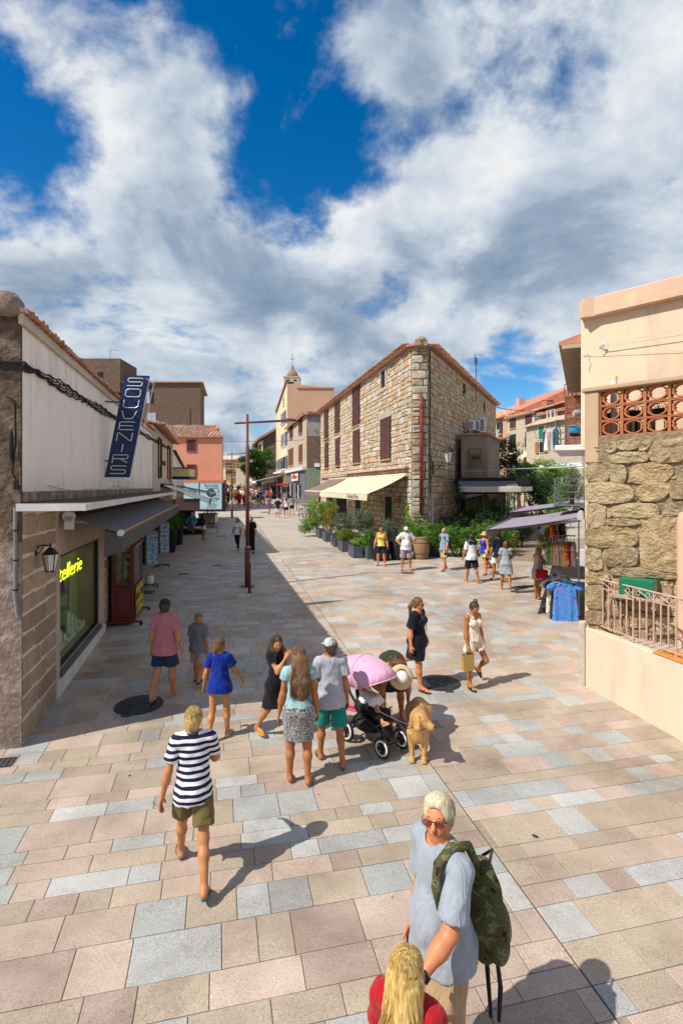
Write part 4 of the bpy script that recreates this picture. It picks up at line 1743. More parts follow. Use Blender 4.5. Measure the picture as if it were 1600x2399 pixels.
 # roof
CURM[0]=None
ctr=Vector((6.5,40,ROOF+2.9))
over=.28
pl=[FL.w(SFAR,over,ROOF),FL.w(.0,over,ROOF),Vector((3.78,25.55,ROOF)),FRr.w(.0,over,ROOF),FRr.w(RFAR,over,ROOF)]
mb=MB()
tip=Vector((4.6,30.5,ROOF+1.25))
for a,b in zip(pl,pl[1:]):
 mb.add([a,b,ctr],[(0,1,2)])
 mb.quad(a-Vector((0,0,.10)),b-Vector((0,0,.10)),b,a)
 mb.add([a-Vector((0,0,.10)),b-Vector((0,0,.10)),ctr-Vector((0,0,3.1))],[(0,1,2)])
rf=mb.obj('roof','terracotta',house)
for fr,a,b in((FL,SFAR,-.1),(FRr,.1,RFAR)):
 s=a+.13
 while s<b:
  mt=fr.mat()@Matrix.Translation((s,-over-.02,ROOF+.03+rg.uniform(-.015,.015)))@Matrix.Rotation(.2+rg.uniform(-.05,.05),4,'X')
  link('roof_tile',eave_tile('terracotta'),rf,mtx=mt)
  s+=.235
mb=MB()
mb.box(3.5,25.62,ROOF-.12,4.1,26.2,ROOF+.12)
mb.ball((3.8,25.85,ROOF+.16),(.30,.30,.20),10,6)
mb.obj('corner_cap','stone_4',house)

# drain pipe, cables, lantern, antenna, coolers
def place(o,fr):
 o.matrix_world=fr.mat()
 return o

pp=thing('rust_drainpipe','rusty red drainpipe on the corner of the stone house','pipe',FC.o,0)
x_=FC.hit(986.5,1000,.16)[0]
zt,zb=FC.hit(985,929,.16)[1],FC.hit(985,1205,.16)[1]
MB().tube([(x_,-.16,zb),(x_,-.16,zt),(x_-.05,-.05,zt+.12)],.09,12).obj('tube','rust_pipe',pp,smooth=True)
mb=MB()
for k in range(5):
 z_=zb+(zt-zb)*(k+.5)/5
 mb.lathe([(.102,0),(.102,.05)],(x_,-.16,z_),12)
mb.obj('clamp','corten',pp)
pp=thing('white_pipe','short white pipe at the foot of the shaded stone wall','pipe',FRr.o,FRr.a)
h0=FRr.hit(1011.5,1158,.1)
MB().tube([(h0[0],-.1,.4),(h0[0],-.1,h0[1])],.07,10).obj('tube','grey_pipe',pp)
cbl=thing('wall_cable','black cable running down the shaded side of the stone house','cable',FRr.o,FRr.a)
s_=FRr.hit(1007,900,.1)[0]
mb=MB()
mb.tube([(s_,-.1,ROOF-.2),(s_+.05,-.1,8),(s_,-.1,5.5),(s_+.08,-.1,3.4)],.035,6)
mb.tube([(s_+.15,-.1,5.2),(s_+.3,-.11,4.8),(s_+.1,-.1,4.3),(s_+.35,-.1,4.0)],.015,5)
s2_=FRr.hit(1085,1100,.1)[0]
cable(mb,[(s_+.1,-.1,4.25),(s2_,-.1,4.15)],.015,.05)
mb.obj('cable','cable_black',cbl)
# street lantern on bracket
lh=FRr.hit(1013,1094,.05)
ln=thing('bracket_lantern','black street lantern on a scrolled bracket beside the stone house corner','lantern',FRr.w(lh[0],.05,lh[1]),FRr.a)
mb=MB()
mb.box(-.03,-.05,-.35,.03,0,.25)
mb.tube([(0,-.03,.05),(0,-.5,.07),(0,-.85,.07)],.022,6)
mb.tube([(0,-.03,-.28),(0,-.25,-.12),(0,-.42,.05),(0,-.34,.02),(0,-.30,-.06)],.014,6)
mb.tube([(0,-.80,.07),(0,-.80,.20)],.03,6)
mb.obj('bracket','black_metal',ln)
mb=MB()
for i in range(6):
 a=i*math.pi/3
 mb.tube([(.12*math.cos(a),-.80+.12*math.sin(a),.20),(.25*math.cos(a),-.80+.25*math.sin(a),.72)],.014,5)
mb.lathe([(.29,.72),(.27,.78),(.13,.95),(.10,1.0),(.06,1.02),(.02,1.1)],(0,-.80,0),12)
mb.obj('lantern_frame','black_metal',ln)
MB().lathe([(.11,.21),(.24,.71)],(0,-.80,0),6).obj('glass','lamp_glass',ln)
at_=thing('wall_antenna','television antenna on a bent mast on the side of the stone house','antenna',FRr.w(FRr.hit(1111,945,.2)[0],.2,FRr.hit(1111,945,.2)[1]),FRr.a)
mb=MB()
mb.tube([(-.5,0,.1),(0,-.1,.1),(0,-.1,3.0)],.035,6)
mb.tube([(-.5,0,.8),(0,-.1,.8)],.03,6)
mb.tube([(-.6,-.1,2.7),(.6,-.1,2.9)],.02,5)
for i in range(7):
 x=-.55+i*.18
 mb.tube([(x,-.1,2.45+.03*i),(x,-.1,2.95+.03*i)],.012,4)
mb.tube([(.2,-.1,2.2),(-.3,-.1,3.2)],.02,5)
mb.obj('mast','grey_metal',at_)
for i,(px0,py0,px1,py1)in enumerate(((1096,984,1114,1008),(1117,984,1124,1010),(1123,978,1138,1013))):
 a,b=at(px0,py1,33+i*1.5),at(px1,py0,33+i*1.5)
 ac=thing('air_conditioner',['white air conditioner with round fan grille on the stone house wall','narrow air conditioner between two others on the stone house wall',
  'largest boxy air conditioner at the right end of the row'][i],'air conditioner',(a.x,a.y,a.z),math.radians(-6),'air conditioners on the stone house')
 w_,h_=b.x-a.x,b.z-a.z
 MB().cbox(0,0,0,w_,.6,h_,.02).obj('case','cap_white',ac)
 mb=MB()
 mb.box(w_*.08,-.012,h_*.12,w_*.62,0,h_*.88)
 mb.obj('grille','interior_dark',ac)
 mb=MB()
 for k in range(8):
  z=h_*(.14+.1*k)
  mb.box(w_*.06,-.025,z,w_*.64,-.012,z+h_*.035)
 mb.obj('louver','cap_white',ac)
 mb=MB()
 mb.box(.0,.05,-.10,.05,.9,-.0)
 mb.box(w_-.05,.05,-.10,w_,.9,-.0)
 mb.obj('bracket','grey_metal',ac)

 # awnings of the restaurant
def rest_awning(name,label,sa,sb,p,z0,z1,fab,valm,val=.30,seams=2,text=None):
 t=thing(name,label,'awning',FL.o,FL.a)
 mb=MB()
 for i in range(seams):
  a,b=sa+(sb-sa)*i/seams,sa+(sb-sa)*(i+1)/seams
  n=6
  for k in range(n):
   c0,c1=k/n,(k+1)/n
   f_=lambda c:(-.15-(p-.15)*c,z0+(z1-z0)*c-.06*math.sin(c*math.pi))
   (y0,q0),(y1,q1)=f_(c0),f_(c1)
   mb.quad((a+.012,y0,q0),(a+.012,y1,q1),(b-.012,y1,q1),(b-.012,y0,q0))
 mb.obj('fabric',fab,t)
 mb=MB()
 n=60
 for i in range(n):
  s,e=sa+(sb-sa)*i/n,sa+(sb-sa)*(i+1)/n
  w1,w2=.01*math.sin(s*11),.01*math.sin(e*11)
  mb.quad((s,-p-.03,z1-.03),(s,-p-.03-w1,z1-val),(e,-p-.03-w2,z1-val),(e,-p-.03,z1-.03))
 mb.obj('valance',valm,t)
 MB().tube([(sa-.03,-p,z1-.01),(sb+.03,-p,z1-.01)],.045,8).obj('front_bar','cap_white',t)
 mb=MB()
 mb.tube([(sa,-.14,z0),(sb,-.14,z0)],.08,8)
 mb.obj('roller','awning_ivory',t)
 mb=MB()
 for s_ in(sa+.3,sb-.3):
  mb.tube([(s_,-.1,z0-.18),(s_+.25,-p*.5,(z0+z1)/2-.25),(s_,-p,z1-.06)],.025,6)
 mb.obj('folding_arm','grey_metal',t)
 if text:
  mb=MB()
  mt=Matrix.Translation((sb-2.9,-p-.05,z1-val/2-.01))@Matrix.Rotation(math.pi/2,4,'X')
  mb.text(text,.30,mt,ext=.002)
  mb.obj('lettering','ink',t)
 return t

rest_awning('cream_awning','wide cream awning over the restaurant terrace of the stone house',-12.9,-.35,2.12,4.28,3.36,'awning_cream','awning_cream_valance',.34,2,"A Cantina di l'Orriu")
rest_awning('brown_awning','brown awning at the far end of the stone house',-19.5,-13.2,2.15,4.3,3.36,'awning_brown','awning_brown',.34,1)
# round wall light under the cream awning
lt=FL.hit(925,1152,.05)
t=thing('disc_wall_light','white disc lamp hanging from a scrolled bracket by the restaurant door','lamp',FL.w(lt[0],.05,lt[1]),FL.a)
mb=MB()
mb.tube([(0,0,.3),(0,-.1,.3),(0,-.75,.32)],.02,6)
mb.tube([(0,0,-.2),(0,-.3,.05),(0,-.55,.3)],.014,6)
mb.tube([(0,-.7,.32),(0,-.7,.12)],.012,5)
mb.obj('bracket','black_metal',t)
mb=MB()
mb.lathe([(.04,.12),(.30,.04),(.30,.02),(.04,.03)],(0,-.7,0),16)
mb.ball((0,-.7,-.04),.06,8,6)
mb.obj('shade','sign_white',t)

# ------------------------------------------------------------------ annex with the painted sign, and the veranda
ax=thing('rendered_annex','rendered brown annex box beside the stone house with an olive sign','building')
YA=31.0
a,b=at(1080,1122,YA),at(1141,1019,YA)
c=at(1169,1030,35.5)
mb=MB()
mb.extr([(a.x,YA,a.z),(b.x,YA,a.z),(c.x,35.5,a.z),(a.x+2,37,a.z)],(0,0,b.z-a.z))
D('annex_render',(.30,.22,.165),(.22,.16,.12),sc=2.0,det=8,rough=.95,bump=.4,stain=(.155,.11,.085),ssc=1.6,slo=.52,shi=.70,stretch=(1,1,.35))
mb.obj('wall','annex_render',ax)
mb=MB()
mb.extr([(a.x-.1,YA-.15,b.z),(b.x+.1,YA-.15,b.z),(c.x+.15,35.5,b.z),(a.x+2,37,b.z)],(0,0,.09))
mb.obj('roof_slab','terracotta',ax)
mb=MB()
mb.extr([(a.x,YA-.04,a.z-.22),(b.x+.05,YA-.04,a.z-.22),(c.x+.05,35.5,a.z-.22),(a.x+2,37,a.z-.22)],(0,0,.22))
mb.obj('base_band','weathered_side',ax)
sg=thing('painted_sign','olive signboard with a dark pig silhouette on the rendered annex','sign')
p0,p1=at(1099,1092,YA-.05),at(1128,1050,YA-.05)
MB().box(p0.x,YA-.05,p0.z,p1.x,YA-.005,p1.z).obj('board','sign_olive',sg)
mb=MB()
cx_,w_,h_=(p0.x+p1.x)/2,p1.x-p0.x,p1.z-p0.z
rx=Matrix.Rotation(math.pi/2,4,'X')
for tx,fy,sz in(('A Cantina',.88,.15),("di l'Orriu",.76,.15)):
 mb.text(tx,sz,Matrix.Translation((cx_,YA-.055,p0.z+h_*fy))@rx,ext=.002)
for fy in(.16,.07):
 scribble(mb,w_*.6,.09,Matrix.Translation((cx_+.06,YA-.055,p0.z+h_*fy))@rx,int(fy*100))
mb.obj('lettering','sign_cream',sg)
mb=MB()
pig=[(-.27,.0),(-.24,.06),(-.14,.10),(.05,.10),(.16,.09),(.21,.12),(.22,.07),(.30,.03),(.30,-.02),(.21,-.04),(.17,-.08),(.16,-.16),(.12,-.16),(.11,-.08),(-.10,-.08),(-.13,-.16),(-.17,-.16),(-.19,-.06),(-.25,-.04)]
mb.extr([(cx_+x,YA-.056,p0.z+h_*.46+z)for x,z in pig],(0,.006,0))
mb.obj('pig_shape','ink',sg)

ver=thing('veranda','dark glazed veranda with ivory beam beside the stone house','building')
YV=29.0
v0,v1=at(1072,1153,YV),at(1206,1140,YV)
v2=at(1245,1140,36)
zt_=at(1100,1119,YV).z
mb=MB()
mb.extr([(v0.x,YV-.1,v1.z+.05),(v1.x,YV-.1,v1.z+.05),(v2.x,36,v1.z+.05),(v0.x+2,38,v1.z+.05)],(0,0,zt_-v1.z-.05))
mb.obj('roof','interior_dark',ver)
mb=MB()
mb.cbox(v0.x-.1,YV-.75,v0.z,v1.x+.1,YV-.5,v1.z,.03)
mb.obj('beam','awning_ivory',ver)
mb=MB()
mb.add([(v0.x,YV-.1,v1.z+.30),(v1.x,YV-.1,v1.z+.30),(v1.x,YV-.6,v1.z-.02),(v0.x,YV-.6,v1.z-.02)],[(0,3,2,1)])
mb.obj('awning_cloth','awning_grey',ver)
mb=MB()
mb.box(v1.x-.06,YV-.68,.6,v1.x+.06,YV-.56,v1.z)
mb.obj('post','corten',ver)
mb=MB()
mb.box(v0.x,YV+2.6,.5,v1.x+.3,YV+2.7,v1.z+.05)
mb.box(v0.x,YV,1.55,v1.x,YV+.05,1.62)
mb.obj('back_wall','interior_dark',ver)
k=v0.x+.4
while k<v1.x:
 w_=min(1.0,v1.x-k)
 MB().box(k,YV,.7,k+w_-.05,YV+.02,3.3).obj('glass_panel','pane',ver)
 MB().box(k+w_-.05,YV-.02,.6,k+w_,YV+.04,3.45).obj('mullion','grey_metal',ver)
 k+=w_
mb=MB()
a_,b_=at(1206,1140,YV),at(1245,1133,36)
mb.extr([(a_.x,YV-.4,a_.z-.28),(b_.x,36,a_.z-.28),(b_.x,36,a_.z),(a_.x,YV-.4,a_.z)],(.1,-.02,0))
mb.obj('side_blind','awning_ivory',ver)

# ------------------------------------------------------------------ beyond the stone house
# weathered small house with the grey shop
YW=60.0
FW=Fr(at(718,1100,YW).x,YW,-math.pi/2+BLs)
wh=thing('weathered_house','weathered peeling house with grey shopfront beyond the stone house','building')
zE=at(718,968,YW).z
p_far=FW.w(-17.2,0,0)
side=[(p_far.x,p_far.y),(FW.o.x,FW.o.y),(FW.o.x+6,YW),(FW.o.x+6,YW+14)]
mb=MB()
mb.extr([(x,y,1.0)for x,y in side],(0,0,zE-1.0))
mb.obj('wall','weathered',wh)
mb=MB()
z1_,z2_,z3_=at(718,1022,YW).z,at(718,1096,YW).z,1.2
xw=FW.o.x
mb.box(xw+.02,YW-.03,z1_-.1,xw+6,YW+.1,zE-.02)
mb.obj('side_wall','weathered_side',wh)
MB().box(xw+.05,YW-.10,z2_,xw+6,YW+.1,z1_).obj('side_patch','old_stucco',wh)
MB().box(xw+.03,YW-.15,1.0,xw+6,YW+.1,z2_).obj('side_base','shop_green',wh)
mb=MB()
mb.box(xw+.9,YW-.3,z2_+.1,xw+1.5,YW-.1,z2_+.5)
mb.obj('meter_box','cap_white',wh)
CURM[0]=FW.mat()
for rct,m_ in(((679.5,1001,686.5,1025),'shutter_brown'),((701,986,708.5,1013),'shutter_brown'),((677,1054,687,1089),'shutter_rust'),((701,1044,708.5,1082),'shutter_rust')):
 r=FW.rect(*rct)
 shuttered(wh,r,m_,sill='stone_2',y=-.05)
r=FW.rect(673,1106,717.5,1178)
zc=FW.hit(700,1104)[1]
mb=MB()
mb.box(-17.2,-.12,1.0,-.05,0,zc)
mb.obj('shopfront','shop_grey',wh)
mb=MB()
mb.box(-17.2,-.45,zc,-.0,0,zc+.35)
mb.obj('cornice','white_trim',wh)
for rct in((679,1131,688.5,1168),(696,1131,708,1176)):
 q=FW.rect(*rct)
 o_=MB().box(q[0],-.15,q[1],q[2],-.1,q[3]).obj('shop_window','dark_glass',wh)
 MB().box((q[0]+q[2])/2-.25,-.19,q[1]+.3,(q[0]+q[2])/2+.25,-.152,q[1]+2.0).obj('garment_display','sign_white',o_)
q=FW.rect(683.5,1111,698.5,1126,.3)
CURM[0]=None
sn=thing('shop_sign','white square shop sign with red lettering on the grey shopfront','sign',FW.o,FW.a)
MB().box(q[0],-.35,q[1],q[2],-.28,q[3]).obj('board','sign_white',sn)
mb=MB()
scribble(mb,(q[2]-q[0])*.75,.7,Matrix.Translation(((q[0]+q[2])/2,-.36,(q[1]+q[3])/2))@Matrix.Rotation(math.pi/2,4,'X'),5)
mb.obj('lettering','sign_red',sn)
mb=MB()
zz=zE
mid=FW.w(-8.6,-6,zE+1.6)
A,B,C_,D_=FW.w(-17.6,.4,zz),FW.w(.3,.4,zz),Vector((xw+7,YW-.4,zz)),Vector((xw+7,YW+14,zz))
mb.quad(A,B,FW.w(-2,-6,zz+1.7),FW.w(-17,-6,zz+1.7))
mb.add([B,C_,FW.w(-2,-6,zz+1.7)],[(0,1,2)])
mb.quad(A-Vector((0,0,.2)),B-Vector((0,0,.2)),B,A)
mb.quad(B-Vector((0,0,.2)),C_-Vector((0,0,.2)),C_,B)
rf=mb.obj('roof','terracotta',wh)
mb=MB()
for i in range(26):
 x=xw+.2+i*.27
 mb.tube([(x,YW-.5,zz+.05),(x,YW+.6,zz+.2)],.11,6)
for i in range(60):
 p=FW.w(-17.4+i*.295,.45,zz+.05)
 mb.tube([p,p+FW.Y*1.0+Vector((0,0,.2))],.11,6)
mb.obj('eave_tiles','terracotta_red',rf,kind='stuff')

# tall cream and tan house
YT=77.0
FT=Fr(at(673,1100,YT).x,YT,-math.pi/2+BLs)
tl=thing('tall_cream_house','tall house with cream street front and blank tan side wall','building')
z0t=at(673,893,YT).z
z1t=at(782,910,YT).z
s_e=-15.5
gz_=at(647,968,92.0).z
pf=FT.w(s_e,0,0)
mb=MB()
ox=FT.o.x
mb.add([(pf.x,pf.y,1),(ox,YT,1),(ox,YT,z0t),(pf.x,pf.y,gz_)],[(0,1,2,3)])
mb.obj('front_wall','yellow_stucco',tl)
xr=at(782,900,YT).x
mb=MB()
mb.add([(ox,YT,1),(xr,YT,1),(xr,YT,z1t),(ox+1.5,YT,z1t+.6),(ox+1.4,YT,z0t),(ox,YT,z0t)],[(0,1,2,3,4,5)])
mb.add([(xr,YT,1),(xr,YT+12,1),(xr,YT+12,z1t-2),(xr,YT,z1t)],[(0,1,2,3)])
mb.add([(ox,YT,z0t),(ox+1.4,YT,z0t),(ox+1.4,YT+12,z0t-3),(pf.x,pf.y,gz_)],[(0,1,2,3)])
mb.obj('side_wall','tan_stucco',tl)
mb=MB()
mb.box(ox+.02,YT-.02,z0t-.35,ox+.9,YT+.3,z0t-.1)
mb.obj('vent','interior_dark',tl)
mb=MB()
a1,b1=FT.w(s_e,.25,gz_),FT.w(0,.25,z0t)
mb.quad(a1-Vector((0,0,.12)),b1-Vector((0,0,.12)),b1+Vector((0,0,.12)),a1+Vector((0,0,.12)))
mb.quad(a1+Vector((0,0,.12)),b1+Vector((0,0,.12)),FT.w(0,-.5,z0t+.12),FT.w(s_e,-.5,gz_+.12))
mb.box(ox+1.4,YT-.15,z1t-.02,xr+.1,YT+.4,z1t+.12)
mb.obj('roof_edge','terracotta_red',tl)
CURM[0]=FT.mat()
for rct in((664,933,667,947),(662,969,668,990),(662.5,1018,670,1043),(651,1079,656,1099),(658,1074,669.5,1097)):
 r=FT.rect(*rct)
 o_=open_window(tl,r,fr='sign_white',bars=1,sill='sign_white',y=-.02)
 w_=(r[2]-r[0])
 if rct[1]>950:
  shutter_leaf('shutter',r[0]-w_*.35,r[1],r[0]-.02,r[3],'shutter_grey',o_,y=-.09)
  shutter_leaf('shutter',r[2]+.02,r[1],r[2]+w_*.35,r[3],'shutter_grey',o_,y=-.09)
CURM[0]=None
# stone ground floor and its two awnings
mb=MB()
a1,b1=FT.w(s_e,.35,1),FT.w(-.2,.35,1)
mb.extr([a1,b1,FT.w(-.2,-.1,1),FT.w(s_e,-.1,1)],(0,0,at(660,1109,YT).z-1))
mb.obj('ground_floor','stone_4',tl)
MB().extr([FT.w(s_e,.9,at(660,1106,YT).z),FT.w(-.1,.9,at(660,1106,YT).z),FT.w(-.1,0,at(660,1106,YT).z),FT.w(s_e,0,at(660,1106,YT).z)],(0,0,.2)).obj('ledge','white_trim',tl)

def far_awning(name,label,s0_,s1_,p,z0,z1,m):
 t=thing(name,label,'awning',FT.o,FT.a)
 mb=MB()
 mb.add([(s0_,-.3,z0),(s1_,-.3,z0),(s1_,-p,z1),(s0_,-p,z1)],[(0,3,2,1)])
 mb.add([(s0_,-p,z1),(s1_,-p,z1),(s1_,-p,z1-.3),(s0_,-p,z1-.3)],[(0,3,2,1)])
 mb.obj('fabric',m,t)
 mb=MB()
 mb.tube([(s0_,-.3,z0-.2),(s0_,-p,z1-.1)],.05,5)
 mb.tube([(s1_,-.3,z0-.2),(s1_,-p,z1-.1)],.05,5)
 mb.obj('arm','grey_metal',t)

zz=at(660,1112,YT).z
far_awning('pale_far_awning','pale long awning over the crowded far stalls',-11,-1,4.4,zz,zz-.9,'awning_white')
far_awning('green_far_awning','green awning below the pale one at the far shop',-14,-3,3.6,zz-.9,zz-1.7,'awning_green')

# church belfry with dome and cross
ch=thing('church_belfry','stone church belfry with small dome and iron cross above the roofs','tower',at(685,900,125),0)
k=125/F
mb=MB()
w_=18*k
mb.box(-w_,-w_,-12,w_,w_,12*k)
mb.box(-w_*1.06,-w_*1.06,12*k,w_*1.06,w_*1.06,15*k)
mb.obj('tower','stone_2',ch)
for s_ in(-.45,.45):
 mb=MB()
 mb.box(w_*s_-w_*.22,-w_*1.01,-8*k,w_*s_+w_*.22,-w_*.9,4*k)
 mb.tube([(w_*s_,-w_*1.01,4*k),(w_*s_,-w_*.9,4*k)],w_*.22,12)
 mb.obj('arch_opening','interior_dark',ch)
mb=MB()
mb.lathe([(15*k,15*k),(14.5*k,19*k),(12*k,25*k),(7*k,31*k),(3.6*k,35*k),(3*k,38*k),(3.2*k,40*k),(1*k,43*k),(.3*k,44*k)],(0,0,0),20)
D('dome_stone',(.34,.23,.13),(.24,.155,.09),sc=.6,rough=.95,bump=.4,bsc=3)
mb.obj('dome','dome_stone',ch,smooth=True)
mb=MB()
mb.tube([(0,0,43*k),(0,0,71*k)],.6*k,6)
mb.tube([(-6*k,0,59*k),(6*k,0,59*k)],.6*k,6)
mb.obj('cross','black_metal',ch)

# brown gable roofs behind the tree, yellow house at the street end
bh=thing('brown_gable_house','brown gabled house rising behind the big tree','building')
Yg=115.0
pts=[at(592,1075,Yg),at(606,1034,Yg),at(650,1007,Yg),at(690,1020,Yg),at(690,1180,Yg),at(592,1180,Yg)]
mb=MB()
mb.extr(pts,(0,8,0))
mb.obj('wall','old_stucco',bh)
pts=[at(596,1060,Yg-.3),at(606,1036,Yg-.3),at(616,1031,Yg-.3),at(616,1120,Yg-.3),at(596,1120,Yg-.3)]
MB().extr(pts,(0,.25,0)).obj('front_wall','yellow_stucco',bh)
mb=MB()
for a,b in(((590,1047),(606,1030)),((606,1030),(652,1004))):
 A,B=at(*a,Yg-.8),at(*b,Yg-.8)
 mb.extr([A,B,B+Vector((0,0,.5)),A+Vector((0,0,.5))],(0,9,0))
mb.obj('roof','terracotta',bh)
mb=MB()
for x in(600,607):
 a,b=at(x,1052,Yg-.35),at(x+4,1042,Yg-.35)
 mb.box(a.x,Yg-.38,a.z,b.x,Yg-.3,b.z)
mb.obj('window','interior_dark',bh)

yh=thing('yellow_far_house','small yellow house with balconies closing the far end of the street','building')
Yy=150.0
a,b=at(505,1180,Yy),at(566,1074,Yy)
MB().box(a.x,Yy,2,b.x,Yy+12,b.z).obj('wall','yellow_stucco',yh)
D('ochre',(.55,.37,.12),(.48,.32,.10),sc=1,rough=.9)
c1,c2=at(545,1110,Yy-.5),at(562,1080,Yy-.5)
MB().box(c1.x,Yy-.6,3,c2.x,Yy,c2.z).obj('bay','ochre',yh)
mb=MB()
A,B=at(500,1075,Yy-1),at(570,1075,Yy-1)
mb.add([A,B,B+Vector((-2,7,1.2)),A+Vector((2,7,1.2)),A-Vector((0,0,.3)),B-Vector((0,0,.3))],[(0,1,2,3),(4,5,1,0)])
mb.obj('roof','terracotta_pale',yh)
for(x0,y0,x1,y1)in((529,1085,533,1093),(537,1085,541,1093),(529,1103,533,1112),(537,1103,541,1112),(547,1086,551,1096),(555,1086,559,1096),(548,1106,552,1117),(556,1106,560,1117)):
 a,b=at(x0,y1,Yy-.7),at(x1,y0,Yy-.7)
 MB().box(a.x,Yy-.75,a.z,b.x,Yy+.1,b.z).obj('window','shutter_brown',yh)
mb=MB()
for y in(1099,1119):
 a,b=at(526,y,Yy-1.2),at(564,y,Yy-1.2)
 mb.box(a.x,Yy-1.4,a.z,b.x,Yy,a.z+.2)
 mb.box(a.x,Yy-1.4,a.z+.9,b.x,Yy-1.35,a.z+1.0)
mb.obj('balcony','stone_1',yh)
fw=thing('far_garden_wall','pale stone wall under the big tree at the street end','wall')
a,b=at(553,1165,118),at(650,1108,118)
MB().box(a.x,118,2,at(577,1100,118).x,119,at(560,1098,118).z).obj('wall','stone_1',fw)
MB().box(a.x+1.8,116,2,b.x,117,at(560,1128,116).z).obj('low_wall','stone_0',fw)

# ------------------------------------------------------------------ houses up the side street on the right
D('course_stone',fn=None)

def mk_course(name,c1=(.60,.52,.38),c2=(.46,.385,.27),mo=(.40,.33,.23),w=.55,h=.24):
 m,nt,b,tc=base_nodes(name,.95,.2)
 mp=nt.nodes.new('ShaderNodeMapping')
 mp.inputs['Rotation'].default_value=(math.pi/2,0,0)
 nt.links.new(tc.outputs['Object'],mp.inputs['Vector'])
 br=nt.nodes.new('ShaderNodeTexBrick')
 nt.links.new(mp.outputs[0],br.inputs['Vector'])
 br.inputs['Scale'].default_value=1.0
 br.inputs['Brick Width'].default_value=w
 br.inputs['Row Height'].default_value=h
 br.inputs['Mortar Size'].default_value=.02
 br.inputs['Color1'].default_value=(*c1,1)
 br.inputs['Color2'].default_value=(*c2,1)
 br.inputs['Mortar'].default_value=(*mo,1)
 nt.links.new(_mix(nt,.5,br.outputs['Color'],_ramp(nt,_noise(nt,tc.outputs['Object'],3,6),[(.3,c2),(.7,c1)])),b.inputs['Base Color'])
 add_bump(nt,b,br.outputs['Fac'],.8,-.03)
 return m

_DEF['course_stone']={'fn':mk_course}
_DEF['course_peach']={'fn':mk_course,'c1':(.62,.42,.28),'c2':(.50,.33,.22),'mo':(.44,.29,.19)}
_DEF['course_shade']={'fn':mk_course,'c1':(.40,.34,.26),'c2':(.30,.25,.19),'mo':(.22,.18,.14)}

FH=Fr(at(1257,1100,60).x,60.0,-math.pi/2+BLs)
hs_=thing('pale_stone_house','pale coursed stone house with brown shutters up the side street','building',FH.o,FH.a)
zh=at(1257,964,60).z
sl=FH.hit(1187,1000)[0]
MB().box(sl,0,1,0,9,zh).obj('wall','course_stone',hs_)
for rct in((1194.7,983,1207.6,1002),(1230.7,975,1245,994.4)):
 shuttered(hs_,FH.rect(*rct),'shutter_brown',sill='stone_1',y=-.04,sillw=.12)
for rct in((1194.4,1020,1207.6,1048),(1231.4,1013.5,1246,1043.6)):
 open_window(hs_,FH.rect(*rct),fr='shutter_dark',sill='stone_1',rail=.95)
for rct in((1230.5,1061,1245,1082),(1199,1062,1208,1082)):
 r=FH.rect(*rct)
 open_window(hs_,r,fr='shutter_dark',sill=None)
 mb=MB()
 mb.add([(r[0]-.25,-.05,r[3]+.15),(r[2]+.25,-.05,r[3]+.15),(r[2]+.25,-1.0,r[3]-.6),(r[0]-.25,-1.0,r[3]-.6)],[(0,3,2,1)])
 mb.add([(r[0]-.25,-.05,r[3]+.15),(r[0]-.25,-1.0,r[3]-.6),(r[0]-.25,-.05,r[3]-.5)],[(0,1,2)])
 mb.obj('sun_blind','awning_cream',hs_)
mb=MB()
mb.add([(sl-.2,-.35,zh),(.2,-.35,zh),(.2,5,zh+1.6),(sl-.2,5,zh+1.6),(sl-.2,-.35,zh-.12),(.2,-.35,zh-.12)],[(0,1,2,3),(4,5,1,0)])
rf=mb.obj('roof','terracotta_red',hs_)
barrel_field(rf,sl-.1,.2,-.35,zh+.03,5,zh+1.62,'terracotta_red',step=.26)
mb=MB()
mb.box(-2.2,2.0,zh+.3,-1.2,3.0,zh+1.5)
mb.lathe([(.55,1.55),(.6,1.6),(.3,1.75)],(-1.7,2.5,zh),12)
mb.obj('chimney','terracotta_red',rf)
mb=MB()
mb.tube([(-.1,-.12,1),(-.1,-.12,zh)],.06,6)
mb.obj('drain_pipe','grey_metal',hs_)
# peach house at its left
ph=thing('peach_stone_house','peach stone house end with a wrought balcony behind the stone house','building',FH.o,FH.a)
zp=at(1157,980,69).z
MB().box(sl-9,.3,1,sl-.02,9,zp).obj('wall','course_peach',ph)
mb=MB()
mb.add([(sl-9,-.1,zp),(sl,-.1,zp),(sl+6.5,7,zp+3.6),(sl-7,7,zp+3.2),(sl-9,-.1,zp-.12),(sl,-.1,zp-.12)],[(0,1,2,3),(4,5,1,0)])
mb.add([(sl,-.1,zp),(sl+6.8,9,zp),(sl+6.5,7,zp+3.6)],[(0,1,2)])
mb.add([(sl+6.5,7,zp+3.6),(sl+6.8,9,zp),(sl+7.0,16,zp)],[(0,1,2)])
rf=mb.obj('roof','terracotta_red',ph)
barrel_field(rf,sl-9,sl-.1,-.1,zp+.03,4,zp+1.9,'terracotta_red',step=.26)
MB().box(sl-3,3,zp+1,sl-2.2,3.8,zp+2.6).obj('chimney','terracotta_pale',rf)
for rct in((1168,992,1177,1015),(1168,1031,1177,1049)):
 open_window(ph,FH.rect(*rct,-.3),fr='shutter_brown',sill='stone_1',y=.29)
r=FH.rect(1157,1008,1180,1025,.2)
mb=MB()
mb.box(r[0],-.9,r[1]-.15,r[2],.3,r[1])
mb.obj('balcony_slab','stone_3',ph)
mb=MB()
k=r[0]
while k<r[2]:
 mb.tube([(k,-.8,r[1]),(k,-1.0,r[1]+.3),(k,-.82,r[1]+.95)],.02,5)
 k+=.16
mb.box(r[0],-.86,r[1]+.93,r[2],-.78,r[1]+.98)
mb.obj('guard_rail','sign_white',ph)
